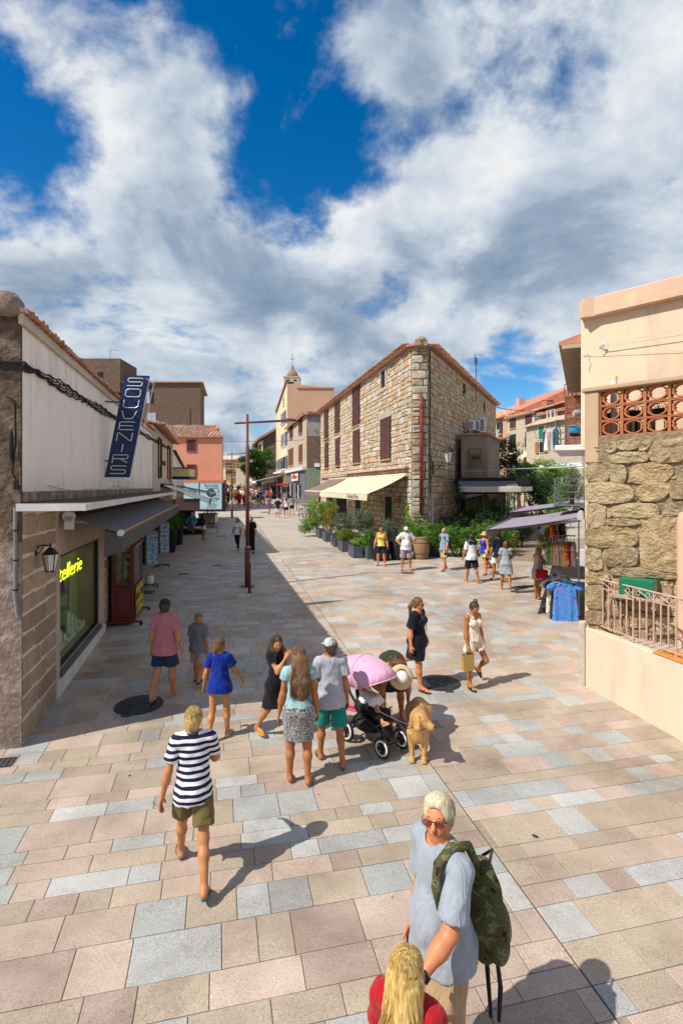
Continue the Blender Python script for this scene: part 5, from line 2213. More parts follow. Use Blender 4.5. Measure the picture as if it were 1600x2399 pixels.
# right neighbour stepping down the hill
F2=Fr(at(1257,1100,56).x+.3,57.0,-math.pi/2+BLs)
h2=thing('stepped_stone_house','stone house with white upper windows and orange shutters right of the pale house','building',F2.o,F2.a)
z2=at(1300,955,52).z
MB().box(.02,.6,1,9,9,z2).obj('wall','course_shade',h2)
MB().box(.04,-1.2,1,9,.6,at(1290,990,53).z).obj('lower_wall','course_stone',h2)
mb=MB()
mb.add([(-.2,.1,z2-.0),(9,.1,z2),(9,6,z2+1.3),(-.2,6,z2+1.3),(-.2,.1,z2-.15),(9,.1,z2-.15)],[(0,1,2,3),(4,5,1,0)])
rf=mb.obj('roof','terracotta_red',h2)
barrel_field(rf,-.2,9,.1,z2+.03,5,z2+1.1,'terracotta_red',step=.26)
mb=MB()
zz=at(1290,990,53).z
mb.add([(-.1,-1.6,zz-.1),(9,-1.6,zz-.1),(9,.6,zz+.75),(-.1,.6,zz+.75)],[(0,1,2,3)])
rf2=mb.obj('lower_roof','terracotta_pale',h2)
barrel_field(rf2,-.1,9,-1.6,zz-.08,.6,zz+.77,'terracotta_pale',step=.26)
for rct in((1292,964,1299,978),(1301,962,1309,977)):
 open_window(h2,F2.rect(*rct,-.6),fr='sign_white',glass='shutter_brown',bars=0,sill=None,y=.58)
r=F2.rect(1264,1035,1275,1060,1.2)
w_=open_window(h2,r,fr='sign_white',bars=0,sill=None,y=-1.22)
dw=(r[2]-r[0])
shutter_leaf('shutter',r[0]-dw*.8,r[1],r[0]-.06,r[3],'shutter_orange',w_,y=-1.30)
shutter_leaf('shutter',r[2]+.06,r[1],r[2]+dw*.8,r[3],'shutter_orange',w_,y=-1.30)
r=F2.rect(1262,1000,1275,1028,1.2)
open_window(h2,r,fr='sign_white',glass='shutter_green',bars=0,sill=None,y=-1.22)
r=F2.rect(1298,1040,1304,1056,1.2)
shuttered(h2,r,'shutter_orange',sill=None,y=-1.24,leaves=1)

# ------------------------------------------------------------------ the peach building at the right edge
CX0,CY0=4.26,9.40
FPc=Fr(CX0,CY0,math.radians(-47.6))
SB=math.radians(24.4)
class FrM(Fr):
 """the same, mirrored: local +X runs away along the wall, outside on the left"""

 def __init__(s,x,y,ang):
  super().__init__(x,y,ang)
  s.Y=-s.Y

 def mat(s):
  return Matrix.Translation(s.o)@Matrix.Rotation(s.a,4,'Z')@Matrix.Diagonal((1,-1,1,1))

FSd=FrM(CX0,CY0,math.pi/2-SB)
pe=thing('peach_building','peach house with boulder wall and clay lattice terrace at the right edge','building')
zc1=FPc.hit(1357,705)[1]
z_lt,z_lb=FPc.hit(1374,912)[1],FPc.hit(1402,1020)[1]
WID=4.5
sd=lambda s,d=0,z=0:FSd.w(s,d,z)
CURM[0]=FPc.mat()
mb=MB()
mb.box(.06,-.022,-.2,WID,.35,z_lb-.02)
mb.obj('boulder_joint','boulder_joint',pe)
# trim pier left of the lattice, ledge above and under it
zp_=FPc.hit(1372,1085)[1]
s_l=FPc.hit(1403,960)[0]
mb=MB()
mb.cbox(-.01,-.03,zp_,s_l-.001,.30,z_lt-.06,.015)
mb.obj('trim_pier','peach_trim',pe)
MB().cbox(-.05,-.07,z_lt-.06,WID,.32,z_lt+.02,.015).obj('parapet_cap','peach_trim',pe)
mb=MB()
mb.cbox(s_l,-.02,z_lb-.16,WID,.30,z_lb-.02,.012)
mb.obj('lattice_sill','mortar_tan',pe)
# clay lattice blocks
bw=(FPc.hit(1454,960)[0]-s_l)
bh_=(z_lt-.06-(z_lb-.02))/3
lat=MB()
w2,h2_=bw*.5,bh_*.5
th=.075
for(a,b,c,d)in((-w2+.006,-h2_+.004,-w2+.022,h2_-.004),(w2-.022,-h2_+.004,w2-.006,h2_-.004)):
 lat.box(a,-th,b,c,th,d)
lat.box(-w2+.022,-th,-h2_+.004,w2-.022,th,-h2_+.018)
lat.box(-w2+.022,-th,h2_-.018,w2-.022,th,h2_-.004)
# scalloped ring: four bulging lobes meeting at small cusps
ri,ro=[],[]
NR=40
for k in range(NR):
 a=2*math.pi*k/NR
 cusp=abs(math.cos(2*(a+math.pi/4)))
 f_=1.0-.13*(1-abs(math.sin(2*a+math.pi/2)))**6*(1 if True else 0)
 notch=max(0,1-abs(((a+math.pi/4)%(math.pi/2))-math.pi/4)/.16)
 nc=max(0,1-min(abs((a%math.pi)),abs(math.pi-(a%math.pi)))/.20)
 R_=.80-.16*nc
 ro.append(((w2-.022)*(R_+.17)*math.cos(a),(h2_-.018)*(.99 if nc==0 else .99)*math.sin(a)))
 ri.append(((w2-.022)*R_*math.cos(a),(h2_-.018)*.84*math.sin(a)))
vs_,fs=[],[]
for(x,z)in ro:
 vs_+=[(x,-th+.01,z),(x,th-.01,z)]
for(x,z)in ri:
 vs_+=[(x,-th+.01,z),(x,th-.01,z)]
for k in range(NR):
 j=(k+1)%NR
 a0,a1,b0,b1=2*k,2*j,2*NR+2*k,2*NR+2*j
 fs+=[(a0,a1,b1,b0),(a0+1,b0+1,b1+1,a1+1),(a0,a0+1,a1+1,a1),(b0,b1,b1+1,b0+1)]
lat.add(vs_,fs)
lme=lat.mesh('lattice_block','clay_block')
for i in range(int((WID-s_l)/bw)):
 for j in range(3):
  link('lattice_block',lme,pe,mtx=FPc.mat()@Matrix.Translation((s_l+bw*(i+.5),.10,z_lb-.02+bh_*(j+.5))))
mb=MB()
for i in range(int((WID-s_l)/bw)+1):
 mb.box(s_l+bw*i-.0045,.03,z_lb-.019,s_l+bw*i+.0045,.17,z_lt-.061)
mb.obj('lattice_joint','mortar_tan',pe)
# terrace behind, upper wall, cornice
mb=MB()
mb.box(.10,.30,z_lb-.3,WID,3.2,z_lb-.1)
mb.obj('terrace_floor','concrete_edge',pe)
UPD=.95
zt_=zc1+.28
mb=MB()
mb.box(-.50,UPD,z_lb-.1,WID,UPD+.3,zt_-.30)
mb.obj('upper_wall','peach_stucco',pe)
mb=MB()
mb.cbox(-.46,UPD-.16,zt_-.36,WID,UPD+.4,zt_,.02)
mb.obj('cornice','peach_band',pe)
# side wall (seen nearly edge-on)
CURM[0]=FSd.mat()
mb=MB()
mb.box(-.0,.0,-.2,3.4,.25,z_lt-.1)
mb.box(1.15,-.004,z_lt-.1,8,.25,zt_-.36)
mb.obj('side_wall','peach_stucco',pe)
mb=MB()
mb.box(.80,-.06,zt_-.355,8,.3,zt_-.003)
mb.obj('side_cornice','peach_band',pe)

# boulders laid by hand after the photograph (crop pixels / 2.177 from 1280,620)
CURM[0]=FPc.mat()
BLD=[[(203,1030),(240,1013),(290,1020),(327,1075),(315,1102),(250,1110),(205,1100)],[(325,1015),(400,1020),(418,1060),(407,1117),(340,1114),(312,1060)],
 [(440,1015),(520,1008),(640,1022),(655,1060),(612,1107),(520,1122),(437,1112),(428,1060)],[(535,930),(560,905),(720,880),(740,1000),(600,1012),(540,1002),(525,970)],
 [(340,970),(400,955),(510,960),(532,990),(510,1006),(430,1012),(345,1012),(330,990)],[(370,900),(470,888),(492,910),(460,942),(400,952),(360,930)],[(300,905),(355,900),(372,940),(330,962),(300,955)],
 [(480,905),(530,890),(545,915),(515,950),(470,950)],[(206,1117),(300,1110),(400,1120),(450,1150),(452,1192),(400,1212),(300,1217),(212,1207)],[(468,1125),(560,1112),(634,1118),(640,1150),(600,1192),(560,1207),(480,1202),(463,1170)],
 [(645,1110),(760,1105),(760,1195),(640,1192),(632,1160)],[(208,1222),(290,1212),(310,1240),(302,1322),(270,1342),(212,1337)],[(345,1232),(420,1217),(560,1220),(580,1250),(572,1282),(480,1290),(350,1287),(318,1260)],
 [(585,1240),(640,1214),(760,1202),(760,1277),(600,1280)],[(310,1300),(400,1292),(470,1302),(490,1320),(440,1332),(320,1327)],[(203,1347),(300,1337),(380,1332),(460,1360),(477,1410),(440,1437),(330,1442),(206,1432)],
 [(482,1300),(560,1287),(760,1287),(760,1560),(600,1562),(490,1542),(482,1420)],[(206,1447),(280,1442),(294,1550),(250,1557),(204,1547)],[(302,1450),(450,1442),(472,1470),(470,1532),(380,1542),(310,1532),(290,1480)],
 [(340,1547),(470,1542),(600,1572),(760,1575),(760,1605),(420,1592),(345,1582)],[(203,1562),(320,1577),(332,1622),(206,1627)],[(204,1637),(300,1632),(302,1750),(260,1759),(204,1742)],
 [(310,1700),(400,1722),(420,1760),(400,1790),(330,1792),(305,1750)],[(412,1762),(540,1782),(547,1832),(500,1852),(402,1842)],[(203,1762),(290,1767),(300,1832),(206,1827)],
 [(342,1602),(600,1612),(642,1660),(640,1700),(352,1702),(335,1640)],[(560,1792),(700,1800),(700,1880),(560,1882)],[(302,1802),(400,1852),(400,1890),(302,1860)],
 [(655,1612),(760,1612),(760,1700),(655,1700)],[(560,1705),(760,1705),(760,1785),(570,1785)],[(425,1712),(550,1712),(552,1770),(430,1752)],[(415,1030),(430,1030),(432,1052),(418,1050)],[(455,1160),(470,1180),(462,1205),(450,1200)],
 [(310,1228),(340,1240),(335,1290),(312,1292)],[(478,1320),(488,1340),(476,1360),(465,1345)],[(462,1365),(480,1380),(474,1400)],[(420,1090),(436,1085),(440,1112),(415,1116)],
 ]
rg=random.Random(31)
for i,pg in enumerate(BLD):
 P=[]
 for(x,y)in pg:
  P.append(FPc.hit(1280+x/2.177,620+y/2.177))
  # resample the outline finely and roughen it
 ring=[]
 n=len(P)
 for k in range(n):
  a,b=P[k],P[(k+1)%n]
  m=max(2,int(math.hypot(a[0]-b[0],a[1]-b[1])/.07))
  for t in range(m):
   f_=t/m
   ring.append((a[0]+(b[0]-a[0])*f_+rg.uniform(-.006,.006),a[1]+(b[1]-a[1])*f_+rg.uniform(-.006,.006)))
   # soften corners
 ring=[tuple((ring[k-1][c]+3*ring[k][c]+ring[(k+1)%len(ring)][c])/5 for c in(0,1))for k in range(len(ring))]
 cx=sum(p[0]for p in ring)/len(ring)
 cz=sum(p[1]for p in ring)/len(ring)
 ring=[(cx+(x-cx)*1.05,cz+(z-cz)*1.07)for x,z in ring]
 size=max(abs(p[0]-cx)for p in ring)
 dpt=min(.085,.04+size*.16)*rg.uniform(.75,1.2)
 mb=MB()
 N_=len(ring)
 vs_=[]
 for(sc_,yy)in((1.0,.03),(1.0,-dpt*.75),(.965,-dpt*1.0),(.80,-dpt*1.08),(.55,-dpt*1.08),(.28,-dpt*1.08)):
  for(x,z)in ring:
   X_,Z_=cx+(x-cx)*sc_,cz+(z-cz)*sc_
   nz=mnoise.noise(Vector((X_*6,Z_*6,i*3.7)))*.045+mnoise.noise(Vector((X_*17,Z_*17,i)))*.024
   vs_.append((X_,yy+(nz if yy<0 else 0),Z_))
 vs_.append((cx,-dpt*1.05,cz))
 fs=[]
 for lv in range(5):
  for k in range(N_):
   j=(k+1)%N_
   fs.append((lv*N_+k,lv*N_+j,(lv+1)*N_+j,(lv+1)*N_+k))
 for k in range(N_):
  fs.append((5*N_+k,5*N_+(k+1)%N_,6*N_))
 area=sum(ring[k][0]*ring[(k+1)%N_][1]-ring[(k+1)%N_][0]*ring[k][1]for k in range(N_))
 if area<0:
  fs=[f_[::-1]for f_ in fs]
 mb.add(vs_,fs)
 mb.obj('boulder','boulder_%d'%rg.randrange(3),pe)
 # pebbles pressed into the joints
mb=MB()
for k in range(240):
 s_=rg.uniform(.05,2.2)
 z_=rg.uniform(1.1,z_lb-.2)
 mb.ball((s_,-.022,z_),(rg.uniform(.02,.05),.03,rg.uniform(.015,.035)),6,4)
mb.obj('joint_pebbles','boulder_0',pe,kind='stuff')
# pink pilaster at the very right
s_p=FPc.hit(1583,1300,.10)[0]
zpt=FPc.hit(1590,1196,.10)[1]
MB().cbox(s_p,-.12,.8,WID,.0,zpt,.04).obj('pilaster','peach_band',pe)
# wires and hooks on the upper wall
CURM[0]=None
hk=thing('wire_hook','white insulator hook holding wires on the upper peach wall','bracket',FPc.o,FPc.a)
h0=FPc.hit(1414,811,-UPD+.02)
h1=FPc.hit(1376,830,-UPD+.02)
mb=MB()
yw=UPD-.002
mb.tube([(h0[0]-.09,yw,h0[1]),(h0[0]+.02,yw-.10,h0[1]+.02),(h0[0]-.02,yw-.05,h0[1]-.12)],.012,6)
mb.ball((h0[0]+.02,yw-.10,h0[1]+.02),.03,8,6)
mb.obj('hook','cap_white',hk)
mb=MB()
cable(mb,[(h0[0],yw-.10,h0[1]),(WID,yw-.3,h0[1]+.10)],.006,.02)
cable(mb,[(h0[0],yw-.08,h0[1]-.03),(WID,yw-.1,h0[1]-.12)],.004,.02)
cable(mb,[(h1[0],yw-.03,h1[1]),(h0[0]-.05,yw-.03,h1[1]-.05),(WID,yw-.02,h1[1]-.65)],.004,.01)
cable(mb,[(h1[0]-.1,yw-.02,h1[1]+.02),(h1[0],yw-.03,h1[1]+.03),(h1[0]+.05,yw-.02,h1[1]-.18),(h1[0]+.0,yw-.02,h1[1]-.3)],.006,.03)
mb.obj('wire','cable_white',hk)
# terrace clutter seen through the lattice
for i,(a,b,z)in enumerate(((1398,1446,1000),(1458,1500,990),(1512,1570,985))):
 s0_,s1_=FPc.hit(a,z,-.45)[0],FPc.hit(b,z,-.45)[0]
 zz=z_lb+.42
 t=thing('trough_planter',['dark trough planter behind the left lattice blocks','dark trough planter behind the middle lattice blocks','dark trough planter behind the right lattice blocks'][i],'planter',FPc.o,FPc.a,'trough planters on the terrace')
 mb=MB()
 mb.add([(s0_+.03,.42,zz-.14),(s1_-.03,.42,zz-.14),(s1_-.03,.62,zz-.14),(s0_+.03,.62,zz-.14),(s0_,.38,zz),(s1_,.38,zz),(s1_,.66,zz),(s0_,.66,zz)],[(0,3,2,1),(4,5,6,7),(0,1,5,4),(1,2,6,5),(2,3,7,6),(3,0,4,7)])
 mb.box(s0_+.05,.45,z_lb-.1,s0_+.1,.6,zz-.14)
 mb.box(s1_-.1,.45,z_lb-.1,s1_-.05,.6,zz-.14)
 mb.obj('trough','planter_dark',t)
 mb=MB()
 for k in range(14):
  x=s0_+.05+(s1_-s0_-.1)*rg.random()
  mb.tube([(x,.52,zz-.02),(x+rg.uniform(-.05,.05),.5,zz+rg.uniform(.04,.10))],.004,4)
 mb.obj('dry_stems','leaf_gold',t)
t=thing('white_jar','white jar with a yellow lid standing behind the lattice parapet','jar',FPc.o,FPc.a)
j0=FPc.hit(1436,942,-.40)
mb=MB().lathe([(.055,z_lb-.1),(.055,z_lt+.18)],(j0[0],.42,0),14)
mb.obj('jar','cap_white',t)
MB().lathe([(.058,z_lt+.18),(.058,z_lt+.24)],(j0[0],.42,0),14).obj('lid','yellow_box',t)

# landing with low wall, rail, mailbox
LWB=math.radians(13.2)
FLW=Fr(4.24,9.40,-math.pi/2+LWB)
lw=thing('low_peach_wall','low peach plastered wall of the landing at the lower right','wall',FLW.o,FLW.a)
MB().cbox(.02,.0,-.1,7.0,.16,1.25,.012).obj('wall','low_wall_peach',lw)
MB().cbox(-.14,-.03,-.1,.018,.16,1.33,.01).obj('end_post','concrete_edge',lw)
mb=MB()
mb.add([FLW.mat().inverted()@Vector((p.x,p.y,1.235))for p in(FLW.w(.05,-.16,0),FLW.w(7,-.16,0),FPc.w(5,0,0),FPc.w(0.05,-.02,0))],[(0,1,2,3)])
mb.obj('landing_floor','concrete_edge',lw)
mb=MB()
s_t=FLW.hit(1528,1522)[0]
for k in range(16):
 a=s_t+k*.30
 mb.cbox(a+.004,-.012,1.252,a+.296,.38,1.275,.005)
mb.obj('coping_tiles','orange_tile',lw)
# scrolled iron rail
rl=thing('iron_railing','pink painted iron railing with scrolls on the landing wall','railing',FLW.o,FLW.a)
DR=-.10
ra,rb=FLW.hit(1398,1350,DR),FLW.hit(1600,1407,DR)
zt1=(ra[1]+rb[1])/2
s0_=ra[0]
zb1=1.34
y_=-DR
zr2=zt1-.15
MB().cbox(s0_,y_-.018,zt1-.02,5.5,y_+.018,zt1,.004).obj('hand_rail','pink_rail',rl)
MB().box(s0_,y_-.008,zr2-.012,5.5,y_+.008,zr2).obj('middle_rail','pink_rail',rl)
MB().box(s0_,y_-.010,zb1-.014,5.5,y_+.010,zb1).obj('bottom_rail','pink_rail',rl)
k=0
s_=s0_
while s_<5.4:
 top=zt1-.02 if k%3==0 else zr2-.012
 MB().box(s_,y_-.009,zb1-(.10 if k%6==0 else 0),s_+.018,y_+.009,top).obj('baluster','pink_rail',rl)
 if k%3==0 and k<24:
  mb=MB()
  for sg_ in(1,):
   pts=[]
   for q in range(22):
    a=q/21*2*math.pi*1.3
    r_=.065-.045*q/21
    pts.append((s_+.03+.068+r_*math.cos(math.pi-a),y_,zr2+.066+r_*math.sin(math.pi-a)))
   mb.tube(pts,.007,5)
   pts=[]
   for q in range(22):
    a=q/21*2*math.pi*1.3
    r_=.065-.045*q/21
    pts.append((s_+.018+.36-.068-r_*math.cos(math.pi-a),y_,zr2+.066-r_*math.sin(math.pi-a)))
   mb.tube(pts,.007,5)
   mb.tube([(s_+.10,y_,zr2+.12),(s_+.20,y_,zr2+.07),(s_+.30,y_,zr2+.02)],.007,5)
  mb.obj('scroll','pink_rail',rl)
 s_+=.135
 k+=1
 # shelf and green mailbox on the boulder wall
shf=thing('stone_shelf','weathered shelf slab under the green mailbox','shelf',FPc.o,FPc.a)
m0,m1=FPc.hit(1449,1352,.32),FPc.hit(1530,1408,.32)
zb_=FPc.hit(1449,1392,.32)[1]
D('shelf_wood',(.46,.38,.27),(.30,.24,.17),sc=6,rough=.9,bump=.5)
MB().cbox(m0[0]-.14,-.36,zb_-.06,m1[0]+.15,-.05,zb_-.0,.008).obj('slab','shelf_wood',shf)
MB().box(m1[0]-.05,-.28,zb_-.18,m1[0]+.02,-.05,zb_-.061).obj('bracket','shelf_wood',shf)
mbx=thing('green_mailbox','green metal letter box shaped like a book lying on the wall shelf','mailbox',FPc.o,FPc.a)
D('mail_green',(.01,.17,.085),(.008,.14,.07),sc=3,rough=.4)
D('mail_cream',(.44,.38,.24),(.34,.29,.18),sc=30,rough=.8,stretch=(1,1,6))
hgt=.27
MB().cbox(m0[0],-.33,zb_+.002,m1[0],-.29,zb_+hgt,.008).obj('cover','mail_green',mbx)
MB().cbox(m0[0],-.29,zb_+hgt-.02,m1[0]+.02,-.03,zb_+hgt,.006).obj('lid','mail_green',mbx)
MB().box(m0[0]+.01,-.285,zb_+.004,m1[0]-.015,-.04,zb_+hgt-.022).obj('pages','mail_cream',mbx)

# ------------------------------------------------------------------ the balcony house behind it
bhs=thing('balcony_house','side street house with tiled eave, wooden shutters and balconies behind the peach house','building')
CURM[0]=FSd.mat()
MB().box(3.45,-.02,-.2,15,4,7.25).obj('wall','peach_stucco',bhs)
e_a,e_b=4.2,11.4
mb=MB()
mb.add([(e_a,-.62,7.32),(e_b,-.62,7.32),(e_b,2,8.1),(e_a,2,8.1),(e_a,-.62,7.24),(e_b,-.62,7.24),(e_b,0,7.24),(e_a,0,7.24)],[(0,1,2,3),(4,5,1,0),(7,6,5,4),(4,0,3,7)])
rf=mb.obj('roof','terracotta_red',bhs)
CURM[0]=None
s_=e_a
while s_<e_b:
 link('roof_tile',eave_tile('terracotta_red'),rf,mtx=FSd.mat()@Matrix.Translation((s_,-.58,7.34))@Matrix.Rotation(.28,4,'X'))
 s_+=.21
CURM[0]=FSd.mat()
mb=MB()
for k in range(24):
 mb.box(e_a+.3*k,-.55,7.14,e_a+.3*k+.08,0,7.235)
mb.obj('rafter','mail_cream',bhs)
# tall wooden shutter panel standing out from the wall
sp_=9.6
hh0,hh1=at(1340,1045,CY0+.911*sp_).z,at(1340,925,CY0+.911*sp_).z
sh_=MB()
sh_.box(sp_-.02,-.66,hh0,sp_+.02,-.60,hh1)
sh_.box(sp_-.02,-.36,hh0,sp_+.02,-.30,hh1)
sh_.box(sp_-.02,-.06,hh0,sp_+.02,-.0,hh1)
for z in(hh0,hh0+(hh1-hh0)*.33,hh0+(hh1-hh0)*.66,hh1-.07):
 sh_.box(sp_-.022,-.66,z,sp_+.022,0,z+.07)
pn=sh_.obj('wooden_shutter','shutter_rust',bhs)
mb=MB()
z=hh0
while z<hh1:
 mb.quad((sp_-.015,-.63,z),(sp_-.015,-.03,z),(sp_+.01,-.03,z+.055),(sp_+.01,-.63,z+.055))
 z+=.06
mb.obj('louvers','shutter_rust',pn,kind='stuff')

def side_balcony(label,s0_,s1_,out,zs,rail_h,slab):
 t=thing('balcony',label,'balcony',FSd.o,FSd.a,'balconies on the side street house')
 t.scale=(1,-1,1)
 if slab:
  MB().cbox(s0_,-out,zs-slab,s1_,-.0,zs,.02).obj('slab','sign_white' if slab>.1 else 'grey_metal',t)
 for s_ in(s0_+.03,s1_-.05):
  MB().box(s_,-out+.02,zs,s_+.04,-out+.06,zs+rail_h).obj('post','grey_metal',t)
 mb=MB()
 n=4
 for i in range(n):
  z=zs+rail_h*(i+1)/n-.03
  mb.box(s0_+.03,-out+.03,z,s1_,-out+.055,z+.03)
  mb.box(s0_+.035,-out+.03,z+.001,s0_+.06,.0,z+.029)
 mb.obj('rail_bars','grey_metal',t)
 return t

CURM[0]=None
s_b=(17.0-CY0)/.911
zs_=at(1340,1041,17.0).z
side_balcony('upper white balcony slab with grey rails and drying clothes',s_b,s_b+3.6,.92,zs_,.82,.18)
s_c=(14.2-CY0)/.911
zs2=at(1340,1183,14.2).z
side_balcony('lower balcony with dark grey rails and potted bush above the lilac awning',s_c,s_c+2.4,.80,zs2,.72,.05)
CURM[0]=None
# antenna rail and meter box, lantern etc. on the edge
mbx2=MB().cbox(2.2,-.12,2.0,2.45,-.0,2.36,.02).obj('meter_box','grey_pipe')
tag(mbx2,'small pale meter box on the corner wall above the clothes racks','box')
mbx2.matrix_world=FSd.mat()

# lilac awnings over the clothes racks
def lilac(label,s0_,s1_,out,z0,z1):
 t=thing('lilac_awning',label,'awning',FSd.o,FSd.a,'lilac awnings of the clothes shop')
 t.scale=(1,-1,1)
 mb=MB()
 n=6
 for k in range(n):
  c0,c1=k/n,(k+1)/n
  f_=lambda c:(-.12-(out-.12)*c,z0+(z1-z0)*c-.03*math.sin(c*math.pi))
  (y0,q0),(y1,q1)=f_(c0),f_(c1)
  mb.add([(s0_,y0,q0),(s0_,y1,q1),(s1_,y1,q1),(s1_,y0,q0),(s0_,y0,q0-.02),(s0_,y1,q1-.02),(s1_,y1,q1-.02),(s1_,y0,q0-.02)],[(0,3,2,1),(4,5,6,7),(0,1,5,4),(3,7,6,2)])
 mb.obj('fabric','awning_lilac',t)
 MB().tube([(s0_-.02,-out,z1),(s1_+.02,-out,z1)],.04,8).obj('front_bar','grey_metal',t)
 mb=MB()
 for i in range(30):
  a,b=s0_+(s1_-s0_)*i/30,s0_+(s1_-s0_)*(i+1)/30
  mb.quad((a,-out-.03,z1),(a,-out-.03-.015*math.sin(a*15),z1-.28),(b,-out-.03-.015*math.sin(b*15),z1-.28),(b,-out-.03,z1))
 mb.obj('valance','awning_lilac',t)
 mb=MB()
 mb.tube([(s0_+.06,-.1,z0-.10),(s0_+.06,-out,z1-.05)],.028,6)
 mb.tube([(s1_-.06,-.1,z0-.10),(s1_-.06,-out,z1-.05)],.028,6)
 mb.obj('arm','grey_metal',t)
 MB().tube([(s0_-.04,-.12,z0-.02),(s1_,-.12,z0-.02)],.075,10).obj('roller','grey_pipe',t)

lilac('nearer lower lilac awning sloping over the clothes racks',3.2,8.2,2.2,3.02,2.66)
lilac('farther upper lilac awning behind the first one',8.5,13.5,2.3,3.22,2.86)

# ------------------------------------------------------------------ street furniture
CURM[0]=None

def street_lamp(px,py,label):
 t=thing('street_lamp',label,'street lamp',G(px,py),0,'rust brown street lamps')
 MB().lathe([(.088,0),(.088,1.28)],(0,0,0),16).obj('base_sleeve','corten',t,smooth=True)
 MB().lathe([(.092,1.28),(.092,1.33)],(0,0,0),16).obj('collar','steel',t,smooth=True)
 MB().lathe([(.060,1.33),(.060,4.62),(.042,4.63),(.042,5.66)],(0,0,0),14).obj('pole','corten',t,smooth=True)
 mb=MB()
 mb.tube([(-.42,0,5.36),(1.15,0,5.44)],.035,8)
 mb.obj('arm','corten',t,smooth=True)
 hd=MB()
 hd.lathe([(.02,.07),(.16,.065),(.25,.03),(.27,0),(.25,-.03)],(1.36,0,5.44),20)
 hd.obj('lamp_head','corten',t,smooth=True)
 MB().lathe([(.24,-.032),(.20,-.06),(.05,-.075)],(1.36,0,5.44),18).obj('lens','lamp_glass',t,smooth=True)
 MB().cbox(-.22,-.2,0,.22,.2,.012,.004).obj('foot_plate','cast_iron',t)
 return t

street_lamp(580,1374,'tall rust brown street lamp standing in the middle of the paving')
street_lamp(544,1212,'second rust brown street lamp farther down the street')
street_lamp(531,1178,'farthest thin street lamp near the crowd')
po=thing('steel_post','short rust brown post in front of the tall street lamp','bollard',G(585,1388),0)
MB().lathe([(.042,0),(.042,.92),(.02,.93)],(0,0,0),12).obj('post','corten',po,smooth=True)
MB().lathe([(.07,.0),(.07,.012)],(0,0,0),12).obj('foot','cast_iron',po)

def manhole(px,py,r,label,lug=0.0):
 g0=G(px,py)
 t=thing('manhole_cover',label,'manhole cover',g0+Vector((0,0,.001)),0,'round manhole covers')
 t.rotation_euler=(math.atan(KG),0,0)
 MB().lathe([(r,0),(r,.010),(r-.015,.012),(r-.03,.006)],(0,0,0),36).obj('rim','cast_iron',t)
 mb=MB()
 mb.lathe([(r-.035,.004),(r-.035,.011),(.01,.012)],(0,0,0),36)
 rgm=random.Random(int(px))
 for k in range(46):
  a=rgm.random()*6.283
  d=rgm.random()**.5*(r-.12)
  b=rgm.random()*6.283
  c=Vector((d*math.cos(a),d*math.sin(a),.011))
  v=Vector((math.cos(b),math.sin(b),0))*.05
  n=Vector((-v.y,v.x,0))*.16
  mb.extr([c-v-n,c+v-n,c+v+n,c-v+n],(0,0,.004))
 mb.obj('plate','cast_iron',t)
 if lug:
  MB().cbox(-.07+lug,-r-.05,0,.07+lug,-r+.02,.012,.003).obj('hinge','cast_iron',t)

manhole(326,1652,.375,'black round manhole cover in the shade by the pink shirted boy',-.05)
manhole(1029,1600,.37,'black round manhole cover between the two walking women',.10)
manhole(604,1212.5,.55,'far round manhole cover left of the drain line',0)
manhole(621,1200,.5,'farthest round manhole cover near the crowd',0)

def grate(px,py,w,d,label,m='cast_iron'):
 g0=G(px,py)
 t=thing('drain_grate',label,'drain grate',g0+Vector((0,0,.001)),-BR+2*BR if False else BR,'small square drain covers')
 t.rotation_euler=(math.atan(KG),0,BR)
 MB().cbox(-w/2,-d/2,0,w/2,d/2,.006,.002).obj('frame',m,t)
 n=max(4,int(w/.05))
 for k in range(n):
  x=-w/2+.03+(w-.06)*k/(n-1)
  MB().box(x-.008,-d/2+.03,.0062,x+.008,d/2-.03,.010).obj('bar','grey_metal',t)

grate(509,1325,.42,.34,'dark square drain cover left of the lamp post')
grate(519,1256,.6,.45,'dark square drain cover left of the walking couple')
grate(522,1217,.7,.6,'dark square drain cover near the second lamp')
grate(429,1345,.34,.30,'patterned square drain cover beside the postcard racks')
grate(345,1388,.4,.5,'dark square drain cover under the nearer postcard rack')
grate(1238,1374,.85,.30,'farther slotted drain grate by the woman with red bag')
grate(1232,1386,.85,.30,'nearer slotted drain grate by the woman with red bag')
grate(4,1788,.3,.25,'drain grate at the far left edge of the paving')
grate(612,1320,.6,.5,'rough square cover plate behind the lamp post','concrete_edge')

# ------------------------------------------------------------------ display cabinet
D('mahogany',(.17,.025,.012),(.10,.014,.008),sc=5,rough=.35,spec=.5,stretch=(3,3,.6))
D('sign_brown',(.075,.022,.012),(.06,.018,.01),sc=4,rough=.5)
D('sign_yellow',(.80,.66,.02),(.74,.60,.02),sc=8,rough=.5)
g0=G(315,1464)
cabt=thing('display_cabinet','dark red wooden glass display cabinet on wheels outside the souvenir shop','cabinet',g0,AA)
CW,CD,CHt=1.45,.52,1.92
z0c=.12
fr_=MB()
pw=.06
for(s_,y_)in((0,0),(CW-pw,0),(0,CD-pw),(CW-pw,CD-pw)):
 fr_.cbox(s_,y_,z0c,s_+pw,y_+pw,CHt,.006)
fr_.obj('corner_post','mahogany',cabt)
mb=MB()
mb.cbox(-.05,-.05,CHt,CW+.05,CD+.05,CHt+.05,.012)
mb.cbox(.02,.02,CHt+.05,CW-.02,CD-.02,CHt+.15,.01)
mb.obj('cornice','mahogany',cabt)
mb=MB()
mb.cbox(-.03,-.03,z0c-.05,CW+.03,CD+.03,z0c+.06,.01)
mb.obj('base','mahogany',cabt)
zm=z0c+.80
mb=MB()
mb.box(pw,.02,z0c+.06,CW-pw,.05,zm)
